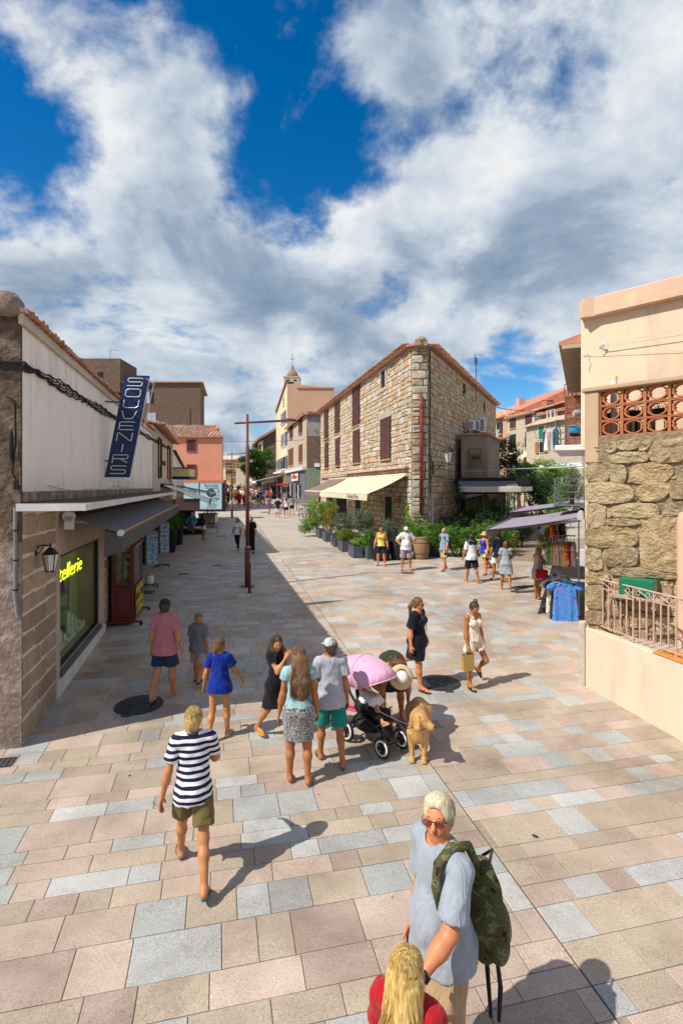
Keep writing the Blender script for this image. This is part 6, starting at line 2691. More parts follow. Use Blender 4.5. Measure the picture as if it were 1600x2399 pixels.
mb.box(.02,pw,z0c+.06,.05,CD-pw,zm)
mb.box(CW-.05,pw,z0c+.06,CW-.02,CD-pw,zm)
mb.box(pw,CD-.04,z0c+.06,CW-pw,CD-.01,CHt)
mb.box(pw,.06,zm-.02,CW-pw,CD-.05,zm)
mb.obj('lower_panel','mahogany',cabt)
mb=MB()
for(a,b,c,d)in((pw+.03,z0c+.12,CD-pw-.03,zm-.08),):
 mb.cbox(.004,a,b,.022,c,d,.008)
mb.obj('raised_panel','mahogany',cabt)
for nm,bx_ in(('front',(pw,.008,zm+.02,CW-pw,.03,CHt)),('end',(.008,pw,zm+.02,.03,CD-pw,CHt))):
 x0,y0,z0_,x1,y1,z1_=bx_
 mb=MB()
 if nm=='front':
  mb.cbox(x0,y0,z0_,x0+.07,y1,z1_,.005)
  mb.cbox(x1-.07,y0,z0_,x1,y1,z1_,.005)
  mb.cbox(x0+.07,y0+.001,z0_,x1-.07,y1-.001,z0_+.08,.005)
  mb.cbox(x0+.07,y0+.001,z1_-.08,x1-.07,y1-.001,z1_,.005)
  mb.obj('glazed_door','mahogany',cabt)
  MB().box(x0+.07,.016,z0_+.08,x1-.07,.021,z1_-.08).obj('glass','pane',cabt)
 else:
  mb.cbox(x0,y0,z0_,x1,y0+.05,z1_,.005)
  mb.cbox(x0,y1-.05,z0_,x1,y1,z1_,.005)
  mb.cbox(x0+.001,y0+.05,z0_,x1-.001,y1-.05,z0_+.06,.005)
  mb.cbox(x0+.001,y0+.05,z1_-.07,x1-.001,y1-.05,z1_,.005)
  mb.obj('end_frame','mahogany',cabt)
  MB().box(.016,y0+.05,z0_+.06,.021,y1-.05,z1_-.07).obj('glass','pane',cabt)
for z in(zm+.30,zm+.62):
 MB().box(.04,.06,z,CW-.04,CD-.05,z+.012).obj('glass_shelf','pane_green',cabt)
rg=random.Random(8)
mb=MB()
for k in range(40):
 z=rg.choice([zm,zm+.312,zm+.632])
 s_,y_=rg.uniform(.06,CW-.25),rg.uniform(.08,CD-.2)
 a=rg.random()*3
 mb.tube([(s_,y_,z+.02),(s_+.14*math.cos(a),y_+.08*math.sin(a),z+rg.uniform(.03,.22))],rg.uniform(.008,.02),5)
D('brass',(.45,.33,.12),(.25,.18,.07),sc=20,rough=.35,metal=.6)
mb.obj('knives','brass',cabt,kind='stuff')
mb=MB()
for s_ in(-.1,CW+.02):
 mb.cbox(s_,-.20,.075,s_+.07,CD+.14,.115,.008)
mb.obj('foot_bar','mahogany',cabt)
for s_ in(-.065,CW+.055):
 for y_ in(-.17,CD+.10):
  mb=MB()
  mb.tube([(s_-.02,y_,.04),(s_+.02,y_,.04)],.04,10)
  mb.tube([(s_,y_,.04),(s_,y_,.08)],.014,6)
  mb.obj('caster','black_metal',cabt)
sgc=MB().box(.03,-.035,z0c+.04,CW-.03,-.012,zm+.02).obj('signboard','sign_brown',cabt)
mb=MB()
for(a,b,c,d)in((.05,z0c+.06,CW-.05,z0c+.068),(.05,zm-.012,CW-.05,zm-.004),(.05,z0c+.06,.058,zm-.004),(CW-.058,z0c+.06,CW-.05,zm-.004)):
 mb.box(a,-.039,b,c,-.0355,d)
rx=Matrix.Rotation(math.pi/2,4,'X')
for tx,f_,sz,xs in(('GRAND CHOIX',.82,.17,1.05),('DE',.62,.14,1.1),('COUTEAUX',.40,.21,1.12),("À L'INTÉRIEUR",.15,.17,1.02)):
 mb.text(tx,sz,Matrix.Translation((CW/2,-.038,z0c+.04+(zm-z0c-.02)*f_))@rx,ext=.002,xs=xs,off=.004)
mb.obj('lettering','sign_yellow',sgc)

# ------------------------------------------------------------------ postcard racks
def mk_card(name):
 m,nt,b,tc=base_nodes(name,.4,.4)
 oi=nt.nodes.new('ShaderNodeObjectInfo')
 ad=nt.nodes.new('ShaderNodeVectorMath')
 ad.operation='ADD'
 cmb=nt.nodes.new('ShaderNodeCombineXYZ')
 nt.links.new(_math(nt,'MULTIPLY',oi.outputs['Random'],90.0),cmb.inputs[0])
 nt.links.new(tc.outputs['Object'],ad.inputs[0])
 nt.links.new(cmb.outputs[0],ad.inputs[1])
 f=_noise(nt,ad.outputs[0],14,2,.5)
 nt.links.new(_ramp(nt,f,[(.30,(.01,.05,.16)),(.42,(.02,.22,.48)),(.52,(.05,.42,.58)),(.60,(.62,.60,.52)),(.70,(.30,.16,.06))]),b.inputs['Base Color'])
 return m

_DEF['postcard']={'fn':mk_card}

def card_rack(px,py,label,hh,drum):
 g0=G(px,py)
 t=thing('postcard_rack',label,'rack',g0,AA+.5,'postcard racks')
 mb=MB()
 for k in range(4):
  a=k*math.pi/2+.4
  mb.tube([(0,0,.10),(.34*math.cos(a),.34*math.sin(a),.07),(.36*math.cos(a),.36*math.sin(a),.02)],.018,6)
  mb.ball((.36*math.cos(a),.36*math.sin(a),.025),.025,6,4)
 mb.obj('foot','black_metal',t)
 MB().tube([(0,0,.1),(0,0,hh)],.018,8).obj('pole','steel',t)
 if drum:
  MB().lathe([(.12,.12),(.135,.16),(.135,.36),(.12,.38)],(0,0,0),16).obj('weight_drum','cap_white',t,smooth=True)
 z0_=.75 if drum else .55
 for k in range(4):
  a=k*math.pi/2
  mt=Matrix.Rotation(a,4,'Z')
  mb=MB()
  mb.box(-.20,-.205,z0_,-.185,-.195,hh,mtx=mt)
  mb.box(.185,-.205,z0_,.20,-.195,hh,mtx=mt)
  mb.box(-.185,-.196,z0_,.185,-.186,hh,mtx=mt)
  mb.obj('panel','pine_wood' if k%2 else 'black_metal',t)
 nrow=int((hh-z0_-.05)/.165)
 for k in range(4):
  for i in range(2):
   for j in range(nrow):
    mt=Matrix.Rotation(k*math.pi/2,4,'Z')@Matrix.Translation((-.092+.184*i,-.212,z0_+.10+.165*j))@Matrix.Rotation(-.12,4,'X')
    link('postcard',CARD,t,mtx=mt)
 return t

CARD=MB().box(-.080,-.003,-.068,.080,.003,.068).mesh('postcard','postcard')
card_rack(351,1376,'nearer postcard rack with white weight drum behind the red cabinet',1.85,True)
card_rack(381,1328,'farther postcard rack on a wheeled foot beside the black pots',1.80,False)
gt=MB().ball((0,0,0),(.16,.16,.06),12,6)
o_=tag(gt.obj('green_hat','leaf_bright',smooth=True),'bright green hat on top of the nearer postcard rack','hat')
o_.location=G(351,1376)+Vector((0,0,1.92))

# tall black pots with clipped shrubs
for px,py,lb in((402,1294,'tall black pot with clipped shrub nearer the postcard racks'),(419,1276,'tall black pot with clipped shrub nearer the black sofa')):
 t=thing('tall_pot',lb,'planter',G(px,py),0,'tall black pots with shrubs')
 MB().lathe([(.16,0),(.19,.1),(.27,1.05),(.28,1.12),(.24,1.12),(.22,1.02)],(0,0,0),18).obj('pot','planter_dark',t,smooth=True)
 leaf_cloud([((0,0,1.36),(.36,.36,.30),900),((.1,-.05,1.62),(.2,.2,.16),250)],.035,int(px)).obj('foliage','leaf_green',t)
 MB().tube([(0,0,1.0),(.02,0,1.5)],.03,6).obj('stem','bark',t)

 # sofa, drinks cart, side table
D('black_leather',(.014,.014,.015),rough=.45)
D('cushion_white',(.60,.58,.55),(.5,.48,.46),rough=.85)
g0=G(436,1252)
sf=thing('black_sofa','low black outdoor sofa with white seat cushion on the left pavement','sofa',g0,math.radians(8))
MB().cbox(-1.2,-.1,.05,1.1,.75,.32,.03).obj('base','black_leather',sf)
MB().cbox(-1.15,-.12,.32,-.05,.55,.46,.05).obj('cushion','cushion_white',sf)
MB().cbox(-.03,-.12,.32,1.05,.55,.46,.05).obj('cushion','cushion_white',sf)
MB().cbox(-1.2,.55,.3,1.1,.8,.95,.05).obj('backrest','black_leather',sf)
MB().cbox(-1.35,-.1,.05,-1.2,.8,.7,.04).obj('armrest','black_leather',sf)
for x,y in((-1.15,-.05),(1.05,-.05),(-1.15,.7),(1.05,.7)):
 MB().box(x-.03,y-.03,0,x+.03,y+.03,.05).obj('leg','grey_metal',sf)
g0=G(486,1237)
ct=thing('drinks_cart','grey serving cart with bottles near the pale blue billboard','cart',g0,math.radians(-4))
MB().cbox(-.62,0,.08,.55,.6,.95,.02).obj('body','steel',ct)
MB().cbox(-.66,-.04,.95,.6,.64,1.0,.01).obj('counter','blue_trim',ct)
for k in range(7):
 rgk=random.Random(k)
 x=-.3+.13*k
 MB().lathe([(.035,1.0),(.035,1.2),(.014,1.26),(.014,1.34)],(x,.3+.1*(k%2),0),8).obj('bottle',['steel','leaf_dark','sign_red'][k%3],ct)
g0=G(496,1249)
st=thing('side_table','small black side table with a box beside the girl','table',g0,0)
MB().cbox(-.42,-.25,.60,.42,.25,.64,.01).obj('top','black_metal',st)
for x in(-.38,.38):
 for y in(-.2,.2):
  MB().tube([(x,y,0),(x,y,.6)],.014,6).obj('leg','grey_metal',st)
bxo=thing('small_box','small orange and blue box on the side table','box',g0+Vector((-.15,0,.64)),.2)
MB().cbox(-.16,-.1,0,.12,.1,.2,.005).obj('carton','clay_block',bxo)
MB().box(.13,-.1,0,.2,.1,.22).obj('blue_side','billboard_blue',bxo)
g0=G(447,1232)
dk=thing('dark_counter','black shop counter and menu stand behind the sofa','counter',g0,0)
MB().cbox(-1.4,0,0,.2,.5,1.05,.02).obj('body','black_leather',dk)
MB().cbox(-1.45,-.05,1.05,.25,.55,1.10,.01).obj('top','grey_metal',dk)

# ------------------------------------------------------------------ restaurant terrace: planters and plants
def planter_box(px,py,w,d,h,label,m='planter_grey',rz=None):
 t=thing('planter_box',label,'planter',G(px,py),math.pi/2+BLs if rz is None else rz,'grey planter boxes along the restaurant terrace')
 mb=MB()
 k=.03
 mb.cbox(-w/2,-d/2,0,w/2,-d/2+k,h,.006)
 mb.cbox(-w/2,d/2-k,0,w/2,d/2,h,.006)
 mb.cbox(-w/2,-d/2+k,0,-w/2+k,d/2-k,h,.006)
 mb.cbox(w/2-k,-d/2+k,0,w/2,d/2-k,h,.006)
 mb.obj('box',m,t)
 MB().box(-w/2+k,-d/2+k,0,w/2-k,d/2-k,h-.06).obj('soil','gravel',t)
 return t

def plant(px,py,label,blobs,size,m,seed,stem=None,name='potted_plant',lift=0.0,up=.3):
 if isinstance(m,int):
  m,seed=seed,m
 g0=G(px,py)
 g0.z+=lift
 t=thing(name,label,'plant',g0,0)
 leaf_cloud(blobs,size,seed,up=up).obj('foliage',m,t)
 mb=MB()
 rgs=random.Random(seed)
 for(c,r,n)in blobs:
  for q in range(4):
   e=Vector(c)+Vector((rgs.uniform(-.7,.7)*r[0],rgs.uniform(-.7,.7)*r[1],rgs.uniform(-.3,.6)*r[2]))
   b0=Vector((rgs.uniform(-.05,.05),rgs.uniform(-.05,.05),stem[0]if stem else 0))
   mb.tube([b0,b0.lerp(e,.5)+Vector((0,0,.06)),e],[.018,.012,.005],5)
 if stem:
  mb.tube([(0,0,0),(.03,0,stem[0]*.5),(0,.02,stem[0]+.1)],[stem[1],stem[1]*.8,stem[1]*.6],7)
 mb.obj('stem','bark',t)
 return t

planter_box(752,1259,1.0,.40,.50,'grey planter box at the far end under the bright green vine')
planter_box(767,1267,1.0,.40,.50,'grey planter box under the golden shrub')
planter_box(788,1279,1.0,.40,.50,'grey planter box behind the reddish trailing plants')
planter_box(806,1290,1.0,.40,.50,'grey planter box left of the trailing fern')
planter_box(832,1304,1.0,.40,.50,'nearest long grey planter box with trailing fern')
planter_box(868,1309,.38,.38,.52,'small square planter box left of the black barrels')
plant(752,1255,'bright green leafy vine bush at the far end of the planter row',[((-.1,0,1.35),(.75,.7,.75),1500),((-.6,-.3,.75),(.6,.5,.35),600),((.5,0,1.7),(.5,.5,.4),500),((-.9,-.4,.45),(.4,.3,.25),200)],.075,3,'leaf_bright')
D('leaf_lime',fn=mk_leaf,c=(.22,.26,.035),c2=(.12,.16,.02))
plant(771,1262,'golden green feathery shrub in the planter row',[((.1,0,1.25),(.5,.5,.62),1500),((0,0,.75),(.42,.4,.4),500)],.05,5,'leaf_gold')
plant(797,1276,'grey green olive bush in the planter row',[((.15,0,1.15),(.55,.5,.50),1300),((.2,0,.7),(.5,.4,.3),500)],.055,6,'leaf_olive')
plant(846,1296,'small olive tree with slanting trunk in the planter row',[((.15,0,1.65),(.48,.45,.42),900),((-.15,0,1.35),(.3,.3,.22),300),((.35,.1,1.35),(.25,.25,.2),200)],.06,7,'leaf_olive',stem=(1.2,.03),name='olive_tree')
plant(786,1280,'reddish trailing plant at the foot of the planters',[((0,-.1,.42),(.16,.16,.34),420)],.045,8,'leaf_red')
plant(805,1288,'larger reddish trailing plant next to the fern',[((.0,-.1,.45),(.24,.2,.38),620)],.045,9,'leaf_red')
plant(826,1290,'variegated green plant behind the fern',[((-.3,0,.8),(.45,.4,.28),800),((.15,0,.72),(.3,.3,.2),350)],.055,10,'leaf_lime')
plant(842,1303,'feathery green fern trailing over the nearest planter',[((.05,-.15,.62),(.42,.3,.22),900),((.1,-.25,.38),(.28,.14,.32),500)],.06,11,'leaf_bright',up=.8)
plant(868,1307,'leafy green plant in the small square planter',[((0,0,.78),(.28,.26,.30),450),((-.1,0,1.05),(.2,.2,.16),160)],.07,12,'leaf_green')
plant(906,1296,'silvery shrub behind the black barrels',[((0,0,1.15),(.4,.4,.45),800),((.1,0,.6),(.35,.35,.4),400)],.055,13,'leaf_olive')
plant(972,1290,'green climbing vine at the foot of the rust drainpipe',[((.0,.3,1.1),(.55,.45,.65),1400),((-.1,.6,1.9),(.34,.3,.5),600),((.5,.2,.8),(.5,.4,.5),800),((.1,.9,2.6),(.14,.12,.6),160)],.075,14,'leaf_bright',name='climbing_vine')
plant(1010,1286,'leafy green bush between the wooden barrel and the hedge',[((.1,0,.85),(.45,.4,.5),900)],.075,15,'leaf_green')
pbx=planter_box(1022,1304,.7,.35,.45,'dark low planter beside the wooden barrel','planter_dark',0)

# wine barrels
D('barrel_black',(.018,.018,.02),(.012,.012,.013),sc=10,rough=.5)
D('barrel_oak',(.36,.235,.12),(.23,.145,.075),sc=8,rough=.8,stretch=(6,6,.5),bump=.3)
D('hoop_black',(.02,.02,.02),rough=.5)
D('hoop_iron',(.10,.085,.07),rough=.6)

def barrel(px,py,label,m,hoop,h=.92,r=.33):
 t=thing('wine_barrel',label,'barrel',G(px,py),0,'wine barrels by the terrace')
 n=20
 prof=[(r*(.80+.2*math.sin(math.pi*i/8)),h*i/8)for i in range(9)]
 for k in range(n):
  mb=MB()
  a0,a1=2*math.pi*k/n+.012,2*math.pi*(k+1)/n-.012
  vs_=[]
  for(rr_,z)in prof:
   vs_+=[(rr_*math.cos(a0),rr_*math.sin(a0),z),(rr_*math.cos(a1),rr_*math.sin(a1),z)]
  mb.add(vs_,[(2*i,2*i+1,2*i+3,2*i+2)for i in range(8)])
  mb.obj('stave',m,t,smooth=True)
 MB().lathe([(r*.79,.01),(r*.97,h/2),(r*.79,h-.03)],(0,0,0),20).obj('core','interior_dark',t)
 MB().lathe([(r*.78,h-.03),(.01,h-.028)],(0,0,0),20,cap=False).obj('head',m,t)
 for f_ in(.06,.26,.74,.94):
  rr_=r*(.80+.2*math.sin(math.pi*f_))
  MB().lathe([(rr_+.004,h*f_-.022),(rr_+.007,h*f_),(rr_+.004,h*f_+.022)],(0,0,0),24,cap=False).obj('hoop',hoop,t,smooth=True)
 return t

barrel(892,1312,'black painted barrel behind the woman in the yellow top','barrel_black','hoop_black',1.0,.42)
barrel(935,1310,'black painted barrel left of the man in white','barrel_black','hoop_black',1.0,.42)
barrel(986,1309,'brown oak wine barrel with iron hoops right of the man in white','barrel_oak','hoop_iron',.95,.36)

# bistro tables and chairs on the terrace
D('bistro_green',(.05,.075,.06),(.04,.06,.05),rough=.5)

def bistro_chair(loc,rz,label,m='bistro_green'):
 t=thing('terrace_chair',label,'chair',loc,rz,'terrace chairs')
 MB().cbox(-.21,-.21,.44,.21,.21,.47,.01).obj('seat',m,t)
 for x,y in((-.18,-.18),(.18,-.18),(-.18,.18),(.18,.18)):
  MB().tube([(x,y,0),(x*.95,y*.95,.45)],.013,6).obj('leg',m,t)
 for z in(.62,.72,.82):
  MB().cbox(-.2,.19,z,.2,.205,z+.06,.004).obj('back_slat',m,t)
 mb=MB()
 for x in(-.19,.19):
  mb.tube([(x,.18,.45),(x,.21,.9)],.013,6)
 mb.obj('back_post',m,t)
 return t

def bistro_table(loc,label,m='bistro_green'):
 t=thing('terrace_table',label,'table',loc,.2,'terrace tables')
 MB().cbox(-.4,-.4,.72,.4,.4,.75,.01).obj('top',m,t)
 MB().tube([(0,0,.04),(0,0,.72)],.03,8).obj('stem',m,t)
 MB().lathe([(.25,0),(.23,.03),(.05,.05)],(0,0,0),14).obj('base',m,t)

bistro_table(G(868,1284),'green bistro table nearest the olive tree')
bistro_table(G(842,1270),'green bistro table behind the olive bush')
bistro_table(G(905,1281),'green bistro table in front of the restaurant door')
for i,(px,py,rz,lb)in enumerate(((880,1279,.4,'bistro chair right of the olive tree'),(852,1278,2.4,'bistro chair behind the trailing fern'),(828,1266,1.2,'bistro chair by the olive bush'),
 (893,1276,2.9,'bistro chair before the dark doorway'),(918,1277,3.6,'bistro chair behind the man in white'))):
 bistro_chair(G(px,py),rz,lb)
D('lime_paint',(.32,.50,.05),(.28,.44,.05),rough=.5)
bistro_chair(G(1131,1311),2.2,'lime green metal chair in front of the hedge','lime_paint')
# tall wooden tables with stools
def high_table(p,w,d,rz,label):
 t=thing('high_table',label,'table',p,rz,'high wooden bar tables')
 MB().cbox(-w/2,-d/2,1.02,w/2,d/2,1.07,.01).obj('top','pine_wood',t)
 for x in(-w/2+.08,w/2-.08):
  for y in(-d/2+.06,d/2-.06):
   MB().tube([(x,y,0),(x,y,1.02)],.022,6).obj('leg','black_metal',t)
 mb=MB()
 mb.tube([(-w/2+.08,0,.25),(w/2-.08,0,.25)],.015,6)
 mb.obj('stretcher','black_metal',t)

high_table(G(712,1209),.7,2.2,BLs,'nearer high wooden bar table by the far planter')
high_table(G(722,1199),2.4,.7,0,'farther high wooden bar table across the terrace end')
for px,py,lb in((722,1215,'black bar stool nearest the planter vine'),(730,1210,'black bar stool right of the high table'),(705,1213,'black bar stool left of the nearer high table'),(738,1206,'black bar stool at the terrace end')):
 t=thing('bar_stool',lb,'stool',G(px,py),.3,'black bar stools')
 MB().lathe([(.18,.72),(.19,.76),(.17,.78)],(0,0,0),12).obj('seat','black_metal',t)
 for k in range(4):
  a=k*math.pi/2+.4
  MB().tube([(.24*math.cos(a),.24*math.sin(a),0),(.14*math.cos(a),.14*math.sin(a),.73)],.015,5).obj('leg','black_metal',t)
 MB().ring((0,0,.3),.2,.010,14,5,mtx=Matrix.Translation((0,0,.3))@Matrix.Rotation(math.pi/2,4,'X')@Matrix.Translation((0,0,-.3))).obj('foot_ring','black_metal',t)
bistro_chair(G(736,1226),1.0,'black low chair in front of the far planter','black_metal')

# ------------------------------------------------------------------ greenery in front of the veranda and up the lane
def bush(px,py,label,blobs,size,m,seed,name='bush',Y=None,z=None,extra=None):
 g0=G(px,py)if Y is None else Vector(((px-CX)/F*Y,Y,(gz(Y)if z is None else z)))
 t=thing(name,label,'bush' if name!='tree' else 'tree',g0,0)
 leaf_cloud(blobs,size,seed).obj('crown',m,t)
 mb=MB()
 for(c,r,n)in blobs:
  mb.tube([(c[0]*.3,c[1]*.3,0),(c[0]*.8,c[1]*.8,c[2]*.6),c],[.06,.035,.01],6)
 mb.obj('trunk','bark',t)
 return t

hg=[((-2.1+i*.75,.1*math.sin(i*2),.85+.12*math.sin(i*1.7)),(.62,.55,.62),900)for i in range(6)]
bush(1075,1303,'long leafy green hedge in front of the veranda',hg,.075,'leaf_green',41,'hedge')
bush(1150,1296,'variegated leafy bush at the right end of the hedge',[((0,0,.9),(.6,.5,.55),900),((.9,.3,.6),(.5,.5,.45),600)],.07,'leaf_lime',42)
bush(1060,1285,'dark green bush between the hedge and the veranda',[((0,.3,1.0),(.9,.5,.7),900),((1.8,.4,1.0),(.9,.5,.8),900),((3.2,.5,1.1),(.8,.5,.8),800)],.085,'leaf_dark',43)
# spiky yucca by the stone wall
yc=thing('yucca_plant','dark spiky yucca standing against the stone house wall','plant',G(1072,1278),0)
mb=MB()
rg=random.Random(17)
for(cz,nn,ll)in((2.2,46,.85),(1.5,36,.8),(2.8,30,.7)):
 for k in range(nn):
  a=rg.random()*6.283
  el=rg.uniform(-.5,1.2)
  d=Vector((math.cos(a)*math.cos(el),math.sin(a)*math.cos(el),math.sin(el)))
  n=d.cross(Vector((0,0,1))).normalized()*.03
  b0=Vector((0,0,cz))
  m_=b0+d*ll*.6
  e=b0+d*ll+Vector((0,0,-.22))
  mb.add([b0-n,b0+n,m_+n,m_-n,e],[(0,1,2,3),(3,2,4)])
mb.obj('leaves','leaf_dark',yc)
MB().tube([(0,0,0),(.03,0,1.4),(0,0,2.8)],[.11,.09,.06],8).obj('trunk','bark',yc)
# climbers inside the veranda
bush(1125,1268,'tropical leafy plants behind the veranda glass',[((0,.0,1.5),(1.0,.3,.6),700),((1.2,.0,1.3),(.8,.3,.7),600),((-.8,0,1.1),(.6,.3,.6),400)],.12,'leaf_green',44)
bush(1188,1100,'dark conifer at the back corner of the annex',[((0,0,5.2),(1.0,1.0,1.2),1300),((.2,0,3.8),(1.3,1.0,1.2),1300),((0,0,2.4),(1.4,1.0,1.2),900)],.11,'leaf_dark',45,'tree',Y=42)
bush(1228,1105,'yellow flowering shrub below the pergola',[((0,0,4.2),(.75,.6,.55),900),((-.6,0,3.7),(.6,.6,.4),400)],.09,'leaf_yellow',46,Y=45)
bush(1262,1130,'large bright green bush up the side lane',[((.4,0,3.7),(1.7,1.0,1.2),2400),((2.0,0,3.2),(1.4,1.0,1.4),1800),((1.2,-.3,2.0),(1.8,1.0,1.1),1500),((-1.3,0,3.0),(1.0,.8,.8),800)],.11,'leaf_bright',47,Y=44)
bush(1212,1130,'low spreading bush over the veranda roof',[((0,0,3.1),(1.6,.8,.55),1200),((1.4,0,2.7),(1.2,.8,.6),800)],.10,'leaf_green',48,Y=41)
bush(1262,1140,'round dark green bush right of the veranda',[((0,0,2.75),(.95,.8,.95),1700),((.2,0,1.6),(1.0,.8,.9),1200)],.085,'leaf_dark',49,Y=36)
bush(1222,1245,'dark clipped bush left of the lane',[((0,0,1.0),(.6,.5,.75),900),((-.6,0,.7),(.6,.5,.6),700)],.07,'leaf_dark',50,Y=27)
bush(1300,1250,'loose green bush behind the clothes racks',[((0,0,1.3),(.55,.5,.8),900),((.2,.3,2.1),(.55,.5,.6),700)],.07,'leaf_green',51,Y=24)
bp=thing('concrete_planter','beige ribbed concrete planter with yellow green shrub by the lane','planter',G(1288,1322),.15)
D('planter_beige',(.56,.44,.28),(.46,.36,.22),sc=6,rough=.9)
mb=MB()
mb.add([(-.42,-.22,0),(.42,-.22,0),(.42,.22,0),(-.42,.22,0),(-.55,-.28,.5),(.55,-.28,.5),(.55,.28,.5),(-.55,.28,.5)],[(0,3,2,1),(4,5,6,7),(0,1,5,4),(1,2,6,5),(2,3,7,6),(3,0,4,7)])
mb.obj('trough','planter_beige',bp)
for k in range(14):
 x0,x1=-.40+.8*k/13,-.52+1.04*k/13
 MB().tube([(x0,-.225,.02),(x1,-.285,.48)],.018,5).obj('rib','planter_beige',bp)
leaf_cloud([((0,0,.95),(.55,.4,.42),900),((.2,0,1.35),(.4,.35,.3),450)],.06,52).obj('shrub','leaf_lime',bp)
# lane surface
D('lane_dirt',(.30,.215,.15),(.22,.155,.105),sc=3,rough=.95,bump=.4,bsc=30)
mb=MB()
for(a,b)in(((1175,1318),(1262,1318)),):
 pass
pts=[G(1172,1312),G(1285,1318),G(1262,1240),G(1240,1180),G(1205,1180),G(1205,1240)]
mb.add([(p.x,p.y,p.z+.006)for p in pts],[(0,1,2,3,4,5)])
mb.obj('lane','lane_dirt',kind='structure')

# pergola beams on the hillside terrace
pg=thing('pergola','thin grey pergola frame above the bushes in the side lane','pergola')
zz=at(1250,1086,46).z
MB().tube([at(1190,1093,48),at(1366,1082,46)],.07,6).obj('beam','grey_pipe',pg)
MB().tube([at(1235,1100,44),at(1366,1092,42)],.07,6).obj('beam','grey_pipe',pg)
for x in(1240,1278,1322):
 a=at(x,1088,45)
 MB().tube([a,(a.x,a.y,2)],.05,6).obj('post','grey_metal',pg)
mb=MB()
mb.add([at(1195,1092,48),at(1360,1083,47),at(1366,1096,44),at(1215,1104,44)],[(0,1,2,3)])
mb.obj('canvas','awning_white',pg)

# plane tree in the far square
D('leaf_tree',fn=mk_leaf,c=(.12,.24,.03),c2=(.045,.115,.012),sc=.8)
tr=thing('plane_tree','big round green tree shading the far end of the street','tree',Vector((at(607,1150,95).x,95,gz(95))),0)
bl=[]
rg=random.Random(23)
for k in range(26):
 a=rg.random()*6.283
 r_=rg.uniform(.3,2.6)
 z=rg.uniform(3.6,8.0)
 sh_=1-abs(z-5.6)/4.5
 bl.append(((r_*sh_*1.25*math.cos(a),r_*sh_*1.25*math.sin(a),z),(rg.uniform(.7,1.15),)*2+(rg.uniform(.55,.9),),420))
leaf_cloud(bl,.17,24).obj('crown','leaf_tree',tr)
mb=MB()
mb.tube([(0,0,0),(.1,0,1.2),(0,0,2.6)],[.50,.38,.34],10)
for k in range(6):
 a=k*1.05
 mb.tube([(0,0,2.4),(.9*math.cos(a),.9*math.sin(a),3.6),(1.9*math.cos(a),1.9*math.sin(a),5.2)],[.22,.14,.05],7)
mb.obj('trunk','bark',tr)

# ------------------------------------------------------------------ clothes for sale on the right
def garment_mesh(w,h,sl=.22,seed=0,flare=1.0,wave=.022):
 """T-shirt hanging from its shoulders: flattened tube with sleeves; hook point at z=0"""
 mb=MB()
 n,rows=28,10
 rgs=random.Random(seed)
 ph=rgs.random()*6
 vs_=[]
 for j in range(rows+1):
  t=j/rows
  z=-.10-h*t
  ww=w*(.47 if j>1 else(.47 if j else .20))*(1+(flare-1)*t)*(1-.06*math.sin(math.pi*min(1,t*1.6)))
  if j==0:
   z=-.055
  for k in range(n):
   a=2*math.pi*k/n
   x=ww*math.copysign(abs(math.cos(a))**.8,math.cos(a))
   y=(.025+.02*t)*math.sin(a)+wave*t*1.6*math.sin(x*34+ph)+.010*math.sin(x*70+ph)
   zz=z-(abs(x)/(w*.5))**2*.05*(1 if j<2 else 0)+(.01*math.sin(x*30+ph)if j==rows else 0)
   vs_.append((x,y,zz))
 fs=[]
 for j in range(rows):
  for k in range(n):
   k2=(k+1)%n
   fs.append((j*n+k,(j+1)*n+k,(j+1)*n+k2,j*n+k2))
 fs.append(tuple(range(n)))
 mb.add(vs_,fs)
 if sl:
  for sg in(-1,1):
   mb.tube([(sg*w*.40,0,-.16),(sg*(w*.5+sl*.4),0,-.16-sl*.45),(sg*(w*.5+sl*.55),0,-.17-sl*.85)],[.085,.085,.09],10)
   for i in range(mb.n-30,mb.n):
    x,y,z=mb.v[i]
    mb.v[i]=(x,y*.45,z)
 return mb

def hang(label,loc,rz,w,h,m,sl=.2,seed=0,flare=1.0,hook=.0,group='garments for sale'):
 t=thing('hanging_shirt',label,'shirt',loc,rz,group)
 garment_mesh(w,h,sl,seed,flare).obj('cloth',m,t,smooth=True)
 mb=MB()
 mb.tube([(-w*.42,0,-.12),(0,0,-.045),(w*.42,0,-.12)],.012,6)
 mb.tube([(0,0,-.045),(0,0,.03),(.02,0,.06),(.0,0,.085),(-.02,0,.07)],.005,5)
 mb.obj('hanger','cap_white',t)
 return t

D('print_blue',fn=mk_print,cols=[(.02,.05,.26),(.10,.19,.60),(.02,.30,.62),(.14,.20,.62),(.05,.16,.55),(.70,.03,.12)],sc=12)
D('print_yellow',fn=mk_print,cols=[(.65,.50,.04),(.70,.55,.05),(.04,.10,.30),(.72,.70,.6)],sc=16)
D('print_red',fn=mk_print,cols=[(.55,.03,.02),(.62,.04,.03),(.70,.6,.5),(.55,.03,.02)],sc=14)
for nm,c_ in(('navy',(.015,.025,.075)),('white',(.72,.71,.69)),('pinkish',(.66,.42,.38)),('cream',(.62,.54,.38)),('yellow',(.72,.56,.06)),('red',(.60,.025,.03)),
 ('teal',(.05,.30,.26)),('mustard',(.55,.36,.04)),('orange',(.75,.14,.03)),('grey',(.30,.30,.31)),('plum',(.16,.07,.09)),('lavender',(.32,.33,.50)),('black',(.012,.012,.014)),
 ('skyblue',(.03,.30,.55))):
 D('cloth_'+nm,fn=mk_cloth,c=c_)
rkp=G(1322,1452)
rk=thing('clothes_rack','metal clothes rails full of T-shirts against the corner wall','rack',rkp,0)
